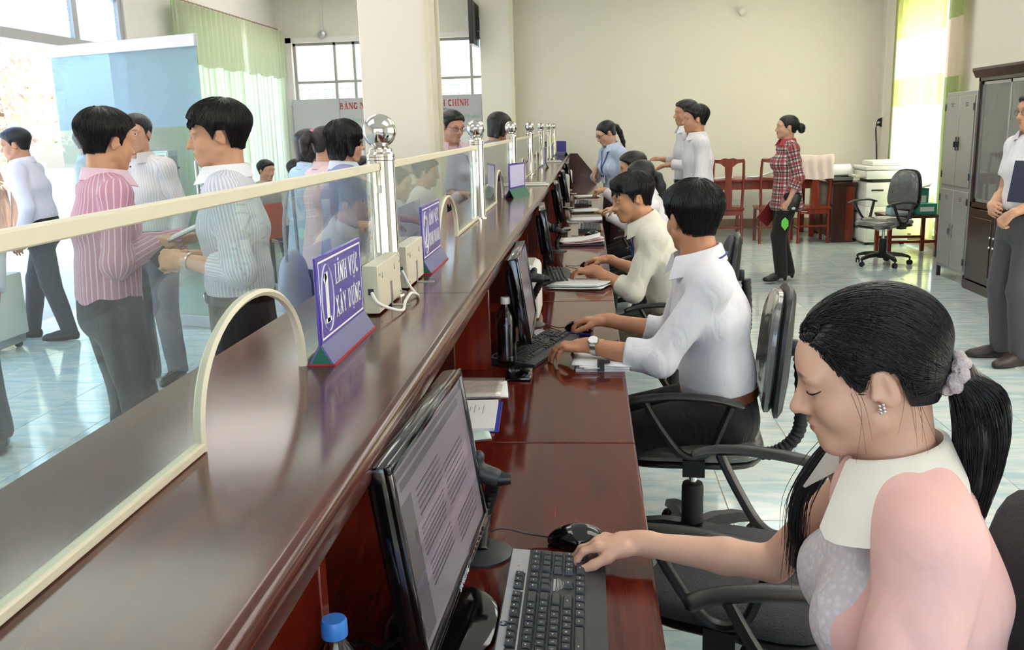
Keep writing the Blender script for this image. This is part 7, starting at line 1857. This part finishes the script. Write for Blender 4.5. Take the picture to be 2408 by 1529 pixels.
for (x, y, a, lb) in ((-.085, 3.285, .1, 'yellow sticky notes beside the keyboard of the man with the watch'), (.012, 3.21, .0, 'yellow sticky note on the papers by the watch hand')):
    o = MB().rbox(-.035, .035, -.028, .028, 0, .008, .001, seg=1).build('sticky_notes', YELLP); o.location = (x, y, DZ + (.001 if x < 0 else .0)); o.rotation_euler = (0, 0, a); tag(o, lb, 'sticky notes')
o = MB().tube([(0, -.06, .005), (0, .06, .005)], .0045, 8).build('ballpoint_pen', BLUEP); o.location = (-.055, 3.345, DZ); o.rotation_euler = (0, 0, 1.2); tag(o, 'blue ballpoint pen near the mouse of the man with the watch', 'pen')
papers('paper_stack', (-.065, 4.40, DZ + .001), -.3, .27, .20, 4, 'green and white papers between the two men in white', [PAPERG, PAPER, PAPERG, PAPER], curl=.01, spread=.03)
papers('paper_stack', (-.055, 6.05, DZ + .016), .05, .27, .22, 4, 'pink and white papers on the blue binder', [PINKP, PAPER, PINKP, PAPER], curl=.03, spread=.012)
bd = empty('ring_binder', (-.055, 6.05, DZ), .05, 'dark blue binder lying past the man in cream', 'binder'); MB().rbox(-.15, .14, -.13, .13, 0, .014, .003, seg=1).build('cover', mat('navy_cover', 0), bd); MB().box(.135, .145, -.12, .12, .002, .012).build('spine', GREENP, bd, smooth=False)
papers('paper_stack', (-.04, 7.55, DZ + .001), .0, .26, .22, 5, 'thick stack of pale papers beyond the ponytailed woman', [PAPER, PAPERG], spread=.02)
papers('paper_stack', (-.03, 8.35, DZ + .001), .1, .26, .22, 5, 'stack of white papers with green edge far along the desk', [PAPER, PAPERG], spread=.02)
papers('paper_stack', (-.03, 10.1, DZ + .001), .1, .26, .22, 4, 'last stack of white papers near the end of the desk', PAPER, spread=.02)
cp_ = empty('cash_box', (.02, 7.0, DZ), 0, 'dark flat box carrying the keyboard of the ponytailed woman', 'box')
bpy.data.objects.remove(cp_)
o = MB().rbox(-.04, .04, -.075, .075, 0, .012, .004).build('desk_phone', BLACKG); o.location = (-.225, 2.78, DZ); tag(o, 'flat black gadget lying by the divider', 'gadget')
# cables behind the nearest monitor
for k, (pts, lb) in enumerate([([(-.58, .98, .02), (-.42, 1.08, .004), (-.35, 1.18, .03), (-.30, 1.14, .05), (-.265, 1.12, .08)], 'black cable looping out of the dark niche'), ([(-.58, 1.15, .004), (-.45, 1.05, .004), (-.37, 1.0, .004), (-.31, 1.05, .004), (-.27, 1.18, .02)], 'second black cable lying in the dark niche')]):
    o = MB().tube(spline([(x, y, z) for x, y, z in pts], 8), .004, 8).build('power_cable', BLACKP); o.location = (0, 0, DZ + .004); tag(o, lb, 'cable')
wl_ = MB().tube(spline([(-.30, 1.62, .01), (-.33, 1.3, .30), (-.30, 1.75, .315)], 8), .003, 6).build('usb_cable', WHITEP); wl_.location = (0, 0, DZ); tag(wl_, 'white cable tucked under the ledge behind the nearest monitor', 'cable')
# what the plaid woman carries
pp = empty('green_tag', tuple(PLAID_HAND + Vector((-.03, -.02, -.20))), 0, 'bright green leaf-shaped tag hanging from the plaid woman\'s hand', 'tag')
MB().prism([(0, -.06), (.032, -.02), (.03, .03), (0, .06), (-.03, .03), (-.032, -.02)], -.004, .004, 'Y').build('leaf', mat('lime_green', (110, 214, 70), .4, noise=(9, .03)), pp, smooth=False); MB().tube([(0, 0, .055), (.005, 0, .12)], .003, 6).build('cord', BLACKP, pp)
bk_ = empty('red_booklet', tuple(PLAID_R + Vector((-.06, .0, -.14))), -.6, 'dark red booklet held at the plaid woman\'s far side', 'booklet'); bk_.rotation_euler = (.0, .7, .2); MB().rbox(-.07, .07, -.006, .006, -.10, .10, .002, seg=1).build('cover', mat('dark_red_cover', (120, 26, 34), .45, noise=(9, .04)), bk_); MB().box(-.066, .066, -.004, .004, -.098, .103).build('pages', PAPER, bk_, smooth=False)
wt_ = empty('black_wallet', tuple(PLAID_HAND + Vector((.05, .0, -.02))), 0, 'black wallet in the near hand of the plaid woman', 'wallet'); wt_.rotation_euler = (0, .25, .1); MB().rbox(-.05, .05, -.012, .012, -.07, .09, .006).build('body', LEATHER, wt_)
